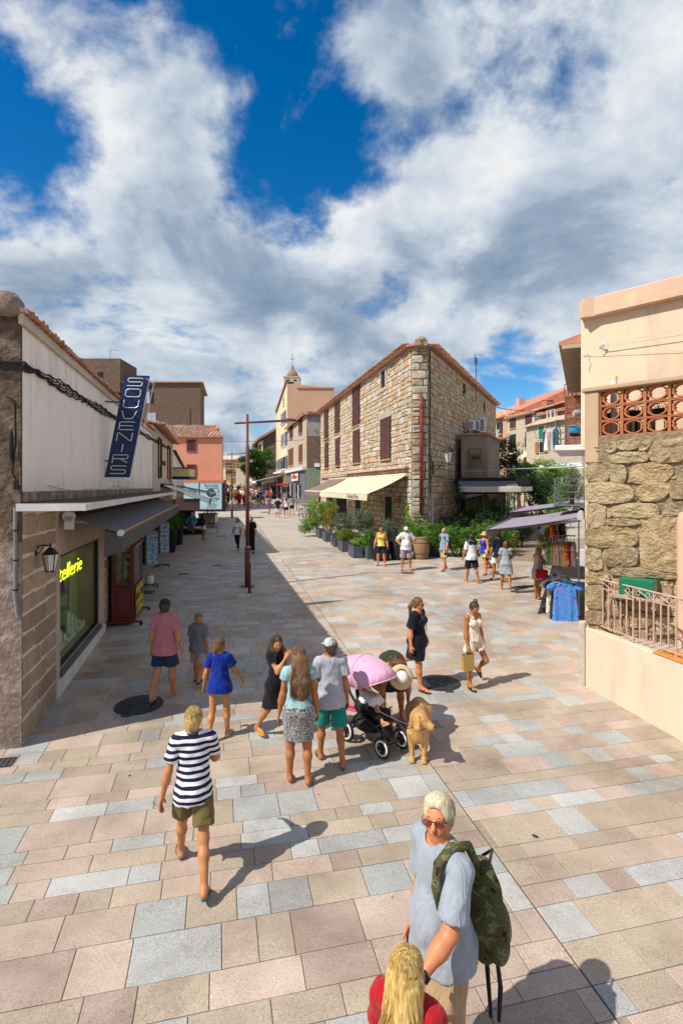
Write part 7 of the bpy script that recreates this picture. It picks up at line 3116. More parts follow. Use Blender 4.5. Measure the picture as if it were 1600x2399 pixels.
zr1=at(1325,1352,rkp.y).z-rkp.z+.06
zr2=at(1340,1263,rkp.y).z-rkp.z+.05
zr3=at(1335,1220,rkp.y).z-rkp.z+.05
mb=MB()
mb.tube([(.38,.05,0),(.38,.05,zr3)],.018,8)
mb.tube([(.38,1.5,0),(.38,1.5,zr3)],.018,8)
mb.obj('upright','steel',rk)
mb=MB()
mb.tube([(-.05,-.1,zr1),(.02,1.5,zr1)],.012,8)
mb.tube([(-.05,.25,zr1),(.42,.25,zr1)],.012,8)
mb.tube([(-.10,.45,zr2),(.42,.30,zr2)],.012,8)
mb.tube([(-.10,.53,zr2),(.42,.38,zr2)],.012,8)
mb.tube([(.0,.9,zr3),(.42,.9,zr3)],.012,8)
mb.obj('rail','steel',rk)
MB().cbox(-.25,0,.03,.40,.9,.10,.02).obj('base','black_metal',rk)
P=lambda x,y,z:rkp+Vector((x,y,z))
hang('blue floral shirt with red flower at the front of the lower rail',P(-.03,-.10,zr1-.07),-.12,.60,1.0,'print_blue',.16,1,1.12)
hang('navy shirt just behind the blue floral shirt',P(-.05,.04,zr1-.07),-.16,.58,.98,'cloth_navy',.16,2,1.1)
hang('yellow patterned shirt third on the lower rail',P(-.06,.14,zr1-.07),-.18,.58,.92,'print_yellow',.15,3,1.1)
hang('white shirt fourth on the lower rail',P(-.07,.24,zr1-.07),-.2,.58,.86,'cloth_white',.16,4,1.1)
hang('lavender blouse at the back of the lower rail',P(.06,.55,zr1-.04),-.3,.40,.6,'cloth_lavender',.14,5)
hang('dark navy blouse behind the lavender one',P(.10,.75,zr1-.04),-.3,.40,.6,'cloth_navy',.14,6)
hang('teal beach dress between the white shirt and the blouses',P(.0,.34,zr1-.07),-.25,.5,.8,'cloth_teal',.12,71,1.1)
hang('coral beach dress behind the teal one',P(.02,.44,zr1-.07),-.25,.5,.78,'cloth_orange',.12,72,1.1)
for i,(nm,lb)in enumerate((('teal','teal T-shirt at the left end of the upper rail'),('mustard','mustard T-shirt next to the teal one'),('pinkish','pale pink T-shirt on the upper rail'),
 ('cream','cream T-shirt on the upper rail'),('pinkish','second pale pink T-shirt with a price tag'),('yellow','yellow T-shirt in the middle of the upper rail'),
 ('printred','red patterned T-shirt beside the yellow one'),('red','plain bright red T-shirt on the upper rail'),('white','white T-shirt at the right end of the upper rail'))):
 x=-.20+.065*i
 m_='print_red' if nm=='printred' else 'cloth_'+nm
 hang(lb,P(x,.46-.03*i,zr2-.08),1.05,.40,.58,m_,.12,20+i)
for i,(nm,lb)in enumerate((('orange','orange top on the highest rail'),('red','red top on the highest rail'),('grey','grey top on the highest rail'),('black','black top on the highest rail'),('plum','plum top on the highest rail'))):
 hang(lb,P(.04+.075*i,.9,zr3-.08),1.1,.36,.38,'cloth_'+nm,.1,40+i)
for i in range(2):
 o_=MB().box(-.045,-.004,-.06,.045,.004,.06).obj('price_tag','sign_white')
 tag(o_,['white price tag on the pale pink T-shirts','white price tag on the middle of the upper rail'][i],'tag','price tags')
 o_.location=P(-.10+.11*i,.26,zr2-.42)

 # washing and bags on the upper balcony
zb_=zs_+.80
for i,(px,py,w,h,m,lb)in enumerate(((1286,1003,.34,.62,'cloth_white','white patterned beach bag hanging by the upper balcony'),(1300,998,.26,.62,'cloth_skyblue','sky blue towel hanging by the upper balcony'),
 (1277,1003,.2,.4,'cloth_plum','dark swimsuit drying beside the beach bag'))):
 p=at(px,py,17.4+.1*i)
 hang(lb,p,.3,w,h,m,0,60+i,1.15)
p=at(1346,1000,17.3)
t=thing('blue_bag','blue rucksack hung on the upper balcony rail','bag',p,0)
mb=MB().ball((0,0,-.10),(.22,.12,.18),14,9)
mb.obj('bag','cloth_skyblue',t,smooth=True)
MB().ball((0,-.02,-.26),(.20,.11,.06),12,6).obj('bag_base','cloth_black',t,smooth=True)
p=at(1352,968,17.3)
t=thing('hung_cap','grey cap hanging above the blue rucksack','cap',p,0)
MB().ball((0,0,0),(.17,.14,.12),12,8).obj('crown','cloth_grey',t,smooth=True)
MB().ball((-.12,-.02,-.04),(.05,.05,.10),8,6).obj('strap','cloth_pinkish',t,smooth=True)
p=at(1338,1140,14.6)
bush(1338,1140,'potted bush on the lower balcony',[((0,0,.45),(.26,.24,.34),600),((.05,0,.85),(.17,.17,.22),250)],.035,'leaf_olive',61,Y=14.75,z=zs2)
t=thing('roof_rail_clutter','dark roof terrace railing with a leaning white board','railing',at(1322,926,19.5),0)
mb=MB()
for x in(0,.14,.28,.42):
 mb.tube([(x,0,0),(x,0,.40)],.012,5)
mb.tube([(0,0,.40),(.5,0,.40)],.015,5)
mb.obj('rail','black_metal',t)
MB().box(.16,-.06,.0,.24,-.03,.40,mtx=Matrix.Rotation(.25,4,'Y')).obj('board','cap_white',t)
# overhead line between stone house and the hill houses
mb=MB()
cable(mb,[at(1157,953,46),at(1258,962,60),at(1330,940,58)],.03,.15,10)
tag(mb.obj('overhead_cable','cable_black'),'black overhead cable from the stone house to the hill houses','cable')
mb=MB()
cable(mb,[at(1080,1103,30),at(1215,1098,29),at(1370,1085,26)],.02,.05,10)
tag(mb.obj('awning_wire','grey_pipe'),'thin pale wire stretched across the lane at veranda height','cable')
mb=MB()
cable(mb,[at(522,1033,54),at(600,1033,65),at(712,1030,60)],.02,.1,12)
tag(mb.obj('street_cable','cable_black'),'thin cable stretched across the far street','cable')

# ------------------------------------------------------------------ smooth solid bodies: rounded cones and ellipsoids blended on a grid
def surfnet(f,org,h):
 s=f<0
 c=s[:-1,:-1,:-1].astype(np.int8)
 cnt=np.zeros_like(c)
 for i in(0,1):
  for j in(0,1):
   for k in(0,1):
    cnt+=s[i:s.shape[0]-1+i,j:s.shape[1]-1+j,k:s.shape[2]-1+k]
 act=(cnt>0)&(cnt<8)
 ids=np.argwhere(act)
 if len(ids)==0:
  return np.zeros((0,3)),np.zeros((0,4),int)
 idx=-np.ones(act.shape,int)
 idx[act]=np.arange(len(ids))
 acc=np.zeros((len(ids),3))
 num=np.zeros(len(ids))
 cor=[(i,j,k)for i in(0,1)for j in(0,1)for k in(0,1)]
 for a in cor:
  for b in cor:
   if sum(b)-sum(a)==1 and all(y>=x for x,y in zip(a,b)):
    fa=f[ids[:,0]+a[0],ids[:,1]+a[1],ids[:,2]+a[2]]
    fb=f[ids[:,0]+b[0],ids[:,1]+b[1],ids[:,2]+b[2]]
    m=(fa<0)!=(fb<0)
    t=np.where(m,fa/np.where(m,fa-fb,1),0)
    p=np.array(a)[None]+t[:,None]*(np.array(b)-np.array(a))[None]
    acc+=p*m[:,None]
    num+=m
 V=org+h*(ids+acc/num[:,None])
 Q=[]
 for ax in range(3):
  o1,o2=[0,0,0],[0,0,0]
  b,d=(ax+1)%3,(ax+2)%3
  sl0=[slice(None)]*3
  sl1=[slice(None)]*3
  sl0[ax]=slice(0,-1)
  sl1[ax]=slice(1,None)
  A,B=s[tuple(sl0)],s[tuple(sl1)]
  e=np.argwhere(A!=B)
  e=e[(e[:,b]>0)&(e[:,d]>0)&(e[:,b]<f.shape[b]-1)&(e[:,d]<f.shape[d]-1)]
  ins=A[e[:,0],e[:,1],e[:,2]]

  def cell(db,dd):
   q=e.copy()
   q[:,b]+=db
   q[:,d]+=dd
   return idx[q[:,0],q[:,1],q[:,2]]
  q=np.stack([cell(-1,-1),cell(0,-1),cell(0,0),cell(-1,0)],1)
  q[~ins]=q[~ins][:,::-1]
  Q.append(q)
 Q=np.concatenate(Q)
 Q=Q[(Q>=0).all(1)]
 return V,Q

class Sdf:
 """list of blended primitives; each is added or carved in order"""

 def __init__(s):
  s.p=[]

 def cone(s,a,b,ra,rb,k=.03,fl=None,ax=None,cut=False):
  """rounded cone a-b; fl=(direction, factor) flattens it across a direction"""
  s.p.append(('c',np.array(a,float),np.array(b,float),ra,rb,k,fl,cut))
  return s

 def ell(s,c,r,k=.03,R=None,cut=False):
  s.p.append(('e',np.array(c,float),np.array(r,float),R,None,k,None,cut))
  return s

 def plane(s,p,n):
  """throw away everything on the side n points to"""
  s.p.append(('p',np.array(p,float),np.array(n,float)/np.linalg.norm(n),None,None,0,None,True))
  return s

 def rip(s,amp,freq,seed=0.0):
  s.p.append(('r',amp,freq,seed,None,0,None,False))
  return s

 def mesh(s,h,pad=.03):
  lo,hi=np.full(3,1e9),np.full(3,-1e9)
  for q in s.p:
   if q[7]or q[0]in 'pr':
    continue
   if q[0]=='c':
    r=max(q[3],q[4])*(1.0)
    for e in(q[1],q[2]):
     lo=np.minimum(lo,e-r)
     hi=np.maximum(hi,e+r)
   else:
    r=q[2].max()
    lo=np.minimum(lo,q[1]-r)
    hi=np.maximum(hi,q[1]+r)
  lo-=pad+h
  hi+=pad+h
  n=np.ceil((hi-lo)/h).astype(int)+1
  f=np.full(n,.5,np.float32)
  axs=[lo[i]+h*np.arange(n[i])for i in range(3)]
  for q in s.p:
   if q[0]=='p':
    X,Y,Z=np.meshgrid(*axs,indexing='ij',sparse=True)
    d=(X-q[1][0])*q[2][0]+(Y-q[1][1])*q[2][1]+(Z-q[1][2])*q[2][2]
    f=np.maximum(f,d.astype(np.float32))
    continue
   if q[0]=='r':
    X,Y,Z=np.meshgrid(*axs,indexing='ij',sparse=True)
    w=q[2]
    f=f+(q[1]*np.sin(X*w+q[3]+2.0*np.sin(Z*w*.35))*np.sin(Y*w*1.1+Z*w*.5+q[3]*2)).astype(np.float32)
    continue
   k=max(q[5],1e-4)
   m=k+2*h
   if q[0]=='c':
    a,b,ra,rb=q[1:5]
    R=max(ra,rb)
    l,u=np.minimum(a,b)-R-m,np.maximum(a,b)+R+m
   else:
    R=q[2].max()
    l,u=q[1]-R-m,q[1]+R+m
   i0=np.clip(np.floor((l-lo)/h).astype(int),0,n-1)
   i1=np.clip(np.ceil((u-lo)/h).astype(int)+1,1,n)
   if(i1<=i0).any():
    continue
   sl=tuple(slice(i0[i],i1[i])for i in range(3))
   X,Y,Z=np.meshgrid(*[axs[i][i0[i]:i1[i]]for i in range(3)],indexing='ij')
   P=np.stack([X,Y,Z],-1)
   if q[0]=='c':
    ab=b-a
    pa=P-a
    L2=ab.dot(ab)+1e-9
    t=np.clip((pa@ab)/L2,0,1)
    dv=pa-t[...,None]*ab
    if q[6]is not None:
     nd,fac=np.array(q[6][0],float),q[6][1]
     nd=nd/np.linalg.norm(nd)
     dv=dv+(dv@nd)[...,None]*nd*(fac-1)
    d=np.linalg.norm(dv,axis=-1)-(ra+(rb-ra)*t)
   else:
    pc=P-q[1]
    if q[3]is not None:
     pc=pc@q[3]
    k0=np.linalg.norm(pc/q[2],axis=-1)
    k1=np.linalg.norm(pc/(q[2]**2),axis=-1)
    d=k0*(k0-1)/np.maximum(k1,1e-9)
   g=f[sl]
   if q[7]:
    d=-d
    hh=np.clip(.5-.5*(d-g)/k,0,1)if False else None
    f[sl]=np.maximum(g,d)
   else:
    hh=np.clip(.5+.5*(g-d)/k,0,1)
    f[sl]=g*(1-hh)+d*hh-k*hh*(1-hh)
  V,Q=surfnet(f,lo,h)
  return V,Q

def sdf_obj(name,sdf,m,parent,h,extra=None):
 V,Q=sdf.mesh(h)
 if extra is not None and extra.n:
  n=len(V)
  verts=V.tolist()+[tuple(p)for p in extra.v]
  faces=Q.tolist()+[tuple(i+n for i in q)for q in extra.f]
 else:
  verts,faces=V.tolist(),Q.tolist()
 me=bpy.data.meshes.new(name)
 me.from_pydata(verts,[],faces)
 me.polygons.foreach_set('use_smooth',[True]*len(faces))
 me.materials.append(mat(m)if isinstance(m,str)else m)
 me.update()
 return link(name,me,parent)

 # ------------------------------------------------------------------ people
SK={'fair':(.60,.33,.18),'tan':(.50,.225,.09),'deep':(.42,.165,.06),'red':(.60,.235,.105),'pale':(.64,.40,.28)}
for k_,v_ in SK.items():
 D('skin_'+k_,fn=mk_skin,c=v_)
HC={'brown':((.10,.05,.022),(.035,.016,.008)),'dark':((.035,.02,.012),(.010,.007,.005)),'blond':((.62,.44,.16),(.30,.175,.05)),'sand':((.42,.26,.10),(.20,.11,.04)),
 'white':((.74,.66,.44),(.46,.38,.22)),'grey':((.34,.33,.32),(.16,.155,.15)),'auburn':((.20,.07,.025),(.08,.025,.01)),'lightbrown':((.24,.13,.055),(.09,.042,.018)),
 'rust':((.36,.12,.03),(.18,.05,.015)),'honey':((.72,.50,.17),(.33,.17,.04))}
for k_,v_ in HC.items():
 D('hair_'+k_,fn=mk_hair,c=v_[0],c2=v_[1])
D('eye_dark',(.012,.010,.009),rough=.2)
D('eye_white',(.7,.68,.65),rough=.3)
D('lips',(.36,.10,.08),rough=.5)
D('brow',(.10,.055,.03),rough=.9)
D('glass_dark',fn=mk_glass,c=(.015,.012,.012))

def RX(a):
 return np.array([[1,0,0],[0,math.cos(a),-math.sin(a)],[0,math.sin(a),math.cos(a)]])

def RY(a):
 return np.array([[math.cos(a),0,math.sin(a)],[0,1,0],[-math.sin(a),0,math.cos(a)]])

def RZ(a):
 return np.array([[math.cos(a),-math.sin(a),0],[math.sin(a),math.cos(a),0],[0,0,1]])

def rad(*a):
 return[math.radians(x)for x in a]

class Person:
 """x to the person's right, y forward, z up. Angles in degrees."""

 def __init__(s,label,px=None,py=None,H=1.7,face=0,build=1.0,fem=False,legs=((4,0,2),(-4,0,2)),arms=((5,8,10,0),(5,8,10,0)),lean=(0,0),twist=0,head=(0,0,0),skin='tan',loc=None,h=.016,sit=None,child=False,group=None,face_detail=False,belly=0.0,curl=.6):
  s.t=thing('person',label,'person',loc if loc is not None else G(px,py),math.radians(face),group)
  s.H,s.h,s.skin,s.k=H,h,'skin_'+skin,H/1.75
  s.fem,s.child=fem,child
  k=s.k
  # proportions
  hs=1.0 if not child else 1.0+.22*(1.55-H)/.45
  s.hs=max(1.0,hs)*1.0/1.0
  leg=.90*k*(1.0 if not child else .965)
  th,sh_=.43*k,.40*k
  hipw=.092*k*(1.06 if fem else 1)
  shw=(.150 if fem else .166)*k*build**.5
  tor=.52*k
  R0=RZ(0)
  pel=np.array([0,0,leg])
  Rt=RX(-math.radians(lean[0]))@RY(math.radians(lean[1]))
  Rc=Rt@RZ(math.radians(twist))
  s.Rt,s.Rc=Rt,Rc
  s.pel=pel
  up=lambda q:pel+Rt@np.array(q)
  upc=lambda q:pel+Rt@np.array([0,0,q[2]])+Rc@np.array([q[0],q[1],0])
  s.up,s.upc=up,upc
  s.waist=up((0,.0,.17*k))
  s.chest=up((0,-.005*k,.36*k))
  s.neck=up((0,-.015*k,tor))
  s.sho=[upc((sg*shw,-.01*k,.470*k))for sg in(-1,1)]
  Rh=Rt@RZ(math.radians(head[0]))@RX(-math.radians(head[1]))@RY(math.radians(head[2]))
  if lean[0]>25:
   Rh=RX(-math.radians(lean[0]*.75))@RZ(math.radians(head[0]))@RX(-math.radians(head[1]))
  s.Rh=Rh
  hr=.115*k*s.hs
  s.hr=hr
  s.headc=s.neck+Rt@np.array([0,.012*k,.035*k])+Rh@np.array([0,.012*k,.105*k*s.hs])
  s.hip=[pel+np.array([sg*hipw,0,0])for sg in(-1,1)]
  s.knee,s.ank,s.toe,s.footd=[],[],[],[]
  for i,sg in enumerate((-1,1)):
   fl,ab,kn=rad(*legs[i][:3])
   yaw=math.radians(legs[i][3])if len(legs[i])>3 else 0
   pit=math.radians(legs[i][4])if len(legs[i])>4 else 0
   Rl=RZ(-sg*.0+yaw)@RY(-sg*ab)@RX(fl)
   d=Rl@np.array([0,0,-1.0])
   kn_=s.hip[i]+d*th
   Rk=Rl@RX(-kn)
   an=kn_+Rk@np.array([0,0,-1.0])*sh_
   fd=Rk@RX(-pit)@RZ(-sg*.12)@np.array([0,1.0,0])
   if kn<.6 and abs(pit)<.01 and abs(fl)<.6:
    fd=RZ(yaw-sg*.15)@np.array([0,1.0,-.0])
   s.knee.append(kn_)
   s.ank.append(an)
   s.footd.append(fd)
   # stand on the lowest foot
  s.elb,s.wri,s.hand,s.Ra=[],[],[],[]
  for i,sg in enumerate((-1,1)):
   fl,ab,el=rad(*arms[i][:3])
   tw=math.radians(arms[i][3])if len(arms[i])>3 else 0
   Ra=Rc@RY(-sg*ab)@RX(fl)@RZ(sg*tw)
   e=s.sho[i]+Ra@np.array([0,0,-1.0])*.285*k
   Rf=Ra@RX(el)
   w=e+Rf@np.array([0,0,-1.0])*.245*k
   s.elb.append(e)
   s.wri.append(w)
   s.Ra.append(Rf)
   s.hand.append(w+Rf@np.array([0,.01,-1.0])*.085*k)
  if sit is None:
   low=min(a[2]-.065*k+min(0,d[2])*.17*k for a,d in zip(s.ank,s.footd))
  else:
   low=sit
  off=np.array([0,0,-low+.012])
  for nm in('pel','waist','chest','neck','headc'):
   setattr(s,nm,getattr(s,nm)+off)
  for nm in('sho','hip','knee','ank','elb','wri','hand'):
   setattr(s,nm,[q+off for q in getattr(s,nm)])
  pel2=s.pel
  s.up=lambda q:pel2+Rt@np.array(q)
  s.b=build
  s.belly=belly
  s.body(curl)
  if face_detail:
   s.features()

   # the radii of each limb segment, used by body and clothes alike
 def prims(s,S_,g=0.0,torso=True,arms=0,legs=0,neck=False,k=.04,hips=True):
  K,b=s.k,s.b
  lat=s.Rc@np.array([0,1.0,0])
  latt=s.Rt@np.array([0,1.0,0])
  f=1.42
  if torso:
   wc=(.140 if not s.fem else .122)*K*b
   ww=(.124 if not s.fem else .104)*K*b
   S_.cone(s.chest,s.waist,wc+g,ww+g,k,(lat,f))
   S_.cone(s.up((0,.0,.44*K)),s.chest,(.136 if not s.fem else .116)*K*b+g,wc+g,k,(lat,1.5))
   for q in s.sho:
    S_.cone(q+(s.neck-q)*.12,s.neck+(q-s.neck)*.25-np.array([0,0,.03*K]),.058*K*b+g,.06*K+g,k)
   if s.fem and not s.child:
    for sg in(-1,1):
     S_.ell(s.chest+s.Rc@np.array([sg*.062*K,.085*K*b,.0]),np.array([.062,.052,.062])*K*b+g,.03)
   if s.belly:
    S_.ell(s.up((0,.05*K,.12*K)),np.array([.15,.13,.15])*K*s.belly+g,.05)
  if hips:
   wp=(.142 if not s.fem else .146)*K*b
   S_.cone(s.waist,s.pel+np.array([0,0,.02*K]),(.132 if not s.fem else .114)*K*b+g,wp+g,k,(latt,1.36))
   S_.ell(s.pel+s.Rt@np.array([0,-.045*K,-.02*K]),np.array([.145,.095,.10])*K*b+g,.05)
  if arms:
   for i in(0,1):
    S_.cone(s.sho[i],s.elb[i],.048*K*b+g,.037*K*b+g,k)
    if arms>1:
     S_.cone(s.elb[i],s.elb[i]+(s.wri[i]-s.elb[i])*.35,.038*K*b+g,.040*K*b+g,k)
     S_.cone(s.elb[i]+(s.wri[i]-s.elb[i])*.3,s.wri[i],.040*K*b+g,.026*K*b+g,k)
  if legs:
   for i in(0,1):
    S_.cone(s.hip[i],s.knee[i],.082*K*b+g,.053*K*b+g,k)
    if legs>1:
     ca=s.knee[i]+(s.ank[i]-s.knee[i])*.32
     bk=s.Rt@np.array([0,-.016*K,0])
     S_.cone(s.knee[i],ca+bk,.050*K*b+g,.053*K*b+g,k)
     S_.cone(ca+bk,s.ank[i],.052*K*b+g,.034*K+g,k)
  return S_

 def body(s,curl):
  K=s.k
  B=Sdf()
  s.prims(B,0,True,2,2)
  B.cone(s.neck-s.Rt@np.array([0,0,.04*K]),s.headc-s.Rh@np.array([0,.015*K,.05*K]),.052*K*s.b**.5,.047*K,.03)
  hr=s.hr
  R=s.Rh
  hp=lambda q:s.headc+R@(np.array(q)*hr)
  B.ell(hp((0,-.08,.22)),np.array([.66,.82,.78])*hr,.02,R)
  B.ell(hp((0,.12,-.30)),np.array([.50,.60,.72])*hr,.03,R)
  B.ell(hp((0,.30,-.78)),np.array([.28,.26,.22])*hr,.03,R)
  for sg in(-1,1):
   B.ell(hp((sg*.67,-.08,-.05)),np.array([.08,.18,.27])*hr,.01,R)
   B.ell(hp((sg*.30,.50,-.28)),np.array([.22,.20,.2])*hr,.02,R)
  B.cone(hp((0,.74,.02)),hp((0,.90,-.30)),.085*hr,.13*hr,.015)
  if s.h<.014:
   for sg in(-1,1):
    B.ell(hp((sg*.27,.82,-.0)),np.array([.16,.12,.09])*hr,.01,R,cut=True)
   B.cone(hp((-.38,.66,.16)),hp((.38,.66,.16)),.09*hr,.09*hr,.02)
   B.cone(hp((-.16,.66,-.56)),hp((.16,.66,-.56)),.075*hr,.075*hr,.012)
   # hands
  ex=MB()
  for i,sg in enumerate((-1,1)):
   Rf=s.Ra[i]
   w=s.wri[i]
   pc=w+Rf@np.array([0,.005,-.048])*K
   # palm faces the thigh: thin across x
   B.ell(pc,np.array([.018,.040,.056])*K,.02,Rf)
   for j,(yo,ln)in enumerate(((.030,.070),(.011,.080),(-.009,.075),(-.027,.060))):
    a=w+Rf@(np.array([0,yo,-.088])*K)
    c1=curl*.55
    d1=np.array([-sg*math.sin(c1),0,-math.cos(c1)])
    d2=np.array([-sg*math.sin(c1*2.6),0,-math.cos(c1*2.6)])
    b=a+Rf@(d1*ln*.5*K)
    c=b+Rf@(d2*ln*.5*K)
    ex.tube([a,b,c],[.0095*K,.0088*K,.0065*K],6)
   a=w+Rf@(np.array([0,.030,-.035])*K)
   b=a+Rf@(np.array([-sg*.012,.026,-.03])*K)
   c=b+Rf@(np.array([-sg*.012,.008,-.028])*K)
   ex.tube([a,b,c],[.012*K,.010*K,.007*K],6)
   # feet
  for i in(0,1):
   d=s.footd[i]/np.linalg.norm(s.footd[i])
   hl=s.ank[i]-d*.035*K-np.array([0,0,.030*K])
   upv=np.array([0,0,1.0])-d*d[2]
   upv/=np.linalg.norm(upv)
   bl=s.ank[i]+d*.125*K-upv*.042*K
   tp=s.ank[i]+d*.185*K-upv*.048*K
   hl=s.ank[i]-d*.035*K-upv*.035*K
   B.cone(s.ank[i],hl,.034*K,.030*K,.02)
   B.cone(s.ank[i],bl,.036*K,.026*K,.025)
   B.cone(bl,tp,.032*K,.019*K,.02,(upv,1.25))
   B.cone(hl,bl,.028*K,.028*K,.02)
   s.toe.append(tp)
  s.B=B
  sdf_obj('body',B,s.skin,s.t,s.h,ex)

 def hp(s,q):
  return s.headc+s.Rh@(np.array(q)*s.hr)

 def hm(s):
  m=Matrix([list(r)for r in s.Rh]).to_4x4()
  m.translation=Vector(s.headc)
  return m

 def features(s,shades=False,glasses=False):
  hr=s.hr
  hm=s.hm()
  for sg in(-1,1):
   e=MB().ball((sg*.27*hr,.70*hr,.0),(.11*hr,.07*hr,.06*hr),10,7,mtx=hm).obj('eye','eye_white',s.t,smooth=True)
   MB().ball((sg*.27*hr,.755*hr,.0),(.045*hr,.03*hr,.045*hr),8,6,mtx=hm).obj('iris','eye_dark',e)
   MB().tube([hm@Vector((sg*.13*hr,.755*hr,.15*hr)),hm@Vector((sg*.28*hr,.75*hr,.20*hr)),hm@Vector((sg*.44*hr,.64*hr,.15*hr))],.025*hr,5).obj('eyebrow','brow',s.t)
  MB().tube([hm@Vector((-.17*hr,.69*hr,-.555*hr)),hm@Vector((0,.745*hr,-.535*hr)),hm@Vector((.17*hr,.69*hr,-.555*hr))],[.02*hr,.05*hr,.02*hr],6).obj('mouth','lips',s.t,smooth=True)

 def shades(s,m='glass_dark'):
  hr,hm=s.hr,s.hm()
  for sg in(-1,1):
   MB().ball((sg*.29*hr,.80*hr,-.0),(.24*hr,.06*hr,.17*hr),12,8,mtx=hm).obj('sunglass_lens',m,s.t,smooth=True)
  mb=MB()
  mb.tube([hm@Vector((x*hr,y*hr,.06*hr))for x,y in((-.72,-.05),(-.60,.62),(-.1,.84),(.1,.84),(.60,.62),(.72,-.05))],.025*hr,5)
  mb.obj('sunglass_frame','eye_dark',s.t)

  # ---- hair
 def hair(s,style,col,**kw):
  hr,R=s.hr,s.Rh
  H_=Sdf()
  m='hair_'+col
  hp=s.hp
  hh=min(s.h,.013)
  H_.ell(hp((0,-.14,.26)),np.array([.76,.90,.86])*hr,.02,R)
  H_.ell(hp((0,-.36,-.10)),np.array([.66,.66,.68])*hr,.03,R)
  if style in('short','buzz','crew'):
   H_.ell(hp((0,-.42,-.42)),np.array([.50,.46,.42])*hr,.03,R)
   if style=='crew':
    H_.ell(hp((0,.30,.86)),np.array([.52,.44,.26])*hr,.05,R)
  if style in('bob','long','verylong'):
   for sg in(-1,1):
    H_.cone(hp((sg*.60,-.25,.1)),hp((sg*.66,-.30,-.95)),.22*hr,.20*hr,.03)
   H_.cone(hp((0,-.60,.1)),hp((0,-.62,-1.0)),.42*hr,.42*hr,.04)
   # carve the face out
  if style=='crew':
   H_.ell(hp((0,.86,.12)),np.array([.60,.52,.50])*hr,.01,R,cut=True)
   H_.ell(hp((0,.35,-.55)),np.array([.9,.5,.62])*hr,.01,R,cut=True)
  if style!='buzz':
   H_.ell(hp((0,.84,-.22)),np.array([.62,.62,.76])*hr,.01,R,cut=True)
   H_.ell(hp((0,.66,-.95)),np.array([.70,.72,.7])*hr,.01,R,cut=True)
  else:
   H_.ell(hp((0,.78,-.12)),np.array([.75,.7,.85])*hr,.01,R,cut=True)
  back=s.Rt@np.array([0,-1.0,0])
  if style in('long','verylong'):
   L_=kw.get('len',.38 if style=='long' else .55)*s.k
   top=hp((0,-.62,-.2))
   for(ox,ln,r0,r1)in((-.075,.92,.052,.034),(0,1.0,.062,.05),(.075,.94,.052,.03),(.04,1.04,.048,.03),(-.04,.98,.048,.03)):
    a=top+s.Rc@np.array([ox*.7*s.k,0,0])
    b=top+s.Rc@np.array([ox*s.k,-.035*s.k,-L_*.55])
    c=top+s.Rc@np.array([ox*1.1*s.k,-.03*s.k,-L_*ln])
    H_.cone(a,b,r0*s.k,r0*s.k*1.05,.03)
    H_.cone(b,c,r0*s.k,r1*s.k,.03)
   if kw.get('front'):
    for sg in(-1,1):
     a=hp((sg*.62,.0,-.4))
     b=a+s.Rc@np.array([sg*.02,.06,-.14])*s.k
     c=b+s.Rc@np.array([0,.02,-.14])*s.k
     H_.cone(a,b,.035*s.k,.036*s.k,.02)
     H_.cone(b,c,.036*s.k,.022*s.k,.02)
  if style=='bun':
   H_.ell(hp((0,-.15,1.30)),np.array([.40,.40,.36])*hr,.02,R)
  if style=='pony':
   a=hp((0,-1.0,.25))
   b=a+s.Rt@np.array([kw.get('sw',0),-.06,-.10])*s.k
   c=b+s.Rt@np.array([kw.get('sw',0),.0,-.20])*s.k
   H_.cone(a,b,.035*s.k,.042*s.k,.02)
   H_.cone(b,c,.042*s.k,.018*s.k,.02)
  if style=='braid':
   a=hp((kw.get('sx',-.3),-.85,-.2))
   for q in range(7):
    p=a+s.Rt@np.array([.01*math.sin(q*3.1),-.012*(q>0),-.042*q])*s.k
    H_.ell(p,np.array([.034,.032,.030])*s.k*(1-.07*q),.008)
  H_.rip((.0018 if style=='crew' else .0032)*s.k,95/s.k,1.3)
  ex=MB()
  if s.h<.0135:
   rgs=random.Random(int(s.H*1000)+len(style))
   N_=1300 if style in('long','verylong','bob')else 750
   for q in range(N_):
    u=rgs.uniform(-1,1)
    th=rgs.uniform(-2.5,2.5)
    el=rgs.uniform(-.25,1.5)
    d=np.array([math.cos(el)*math.sin(th),-math.cos(el)*math.cos(th),math.sin(el)])
    if d[1]>.25 and d[2]<.55:
     continue
    sf=lambda v,o=1.0:hp(np.array([v[0]*.76,-.14+v[1]*.90,.26+v[2]*.86])*o)
    fl=np.array([d[0]*.5+rgs.uniform(-.4,.4),d[1]*.5+rgs.uniform(-.4,.4),-.9])
    fl=fl-d*fl.dot(d)
    ln=.32 if style not in('long','verylong','bob')else .7
    e1,e2=d+fl*ln*.5,d+fl*ln
    e1,e2=e1/np.linalg.norm(e1),e2/np.linalg.norm(e2)
    pts=[sf(d,.995),sf(e1,1.02),sf(e2,rgs.uniform(1.0,1.05))]
    r0=.0017*s.k
    if style in('long','verylong')and d[1]<.1:
     ex_=pts[-1]
     dr=kw.get('len',.38 if style=='long' else .55)*s.k*rgs.uniform(.75,1.05)
     sx=rgs.uniform(-.115,.115)*s.k
     bk_=top+s.Rc@np.array([sx,-.075*s.k-rgs.random()*.015,-dr*.5])
     en_=top+s.Rc@np.array([sx*1.1+rgs.uniform(-.02,.02),-.06*s.k-rgs.random()*.02,-dr])
     pts+=[bk_,en_]
    ex.tube(pts,[r0]*(len(pts)-1)+[r0*.3],3,cap=False)
  return sdf_obj('hair',H_,m,s.t,hh,ex)

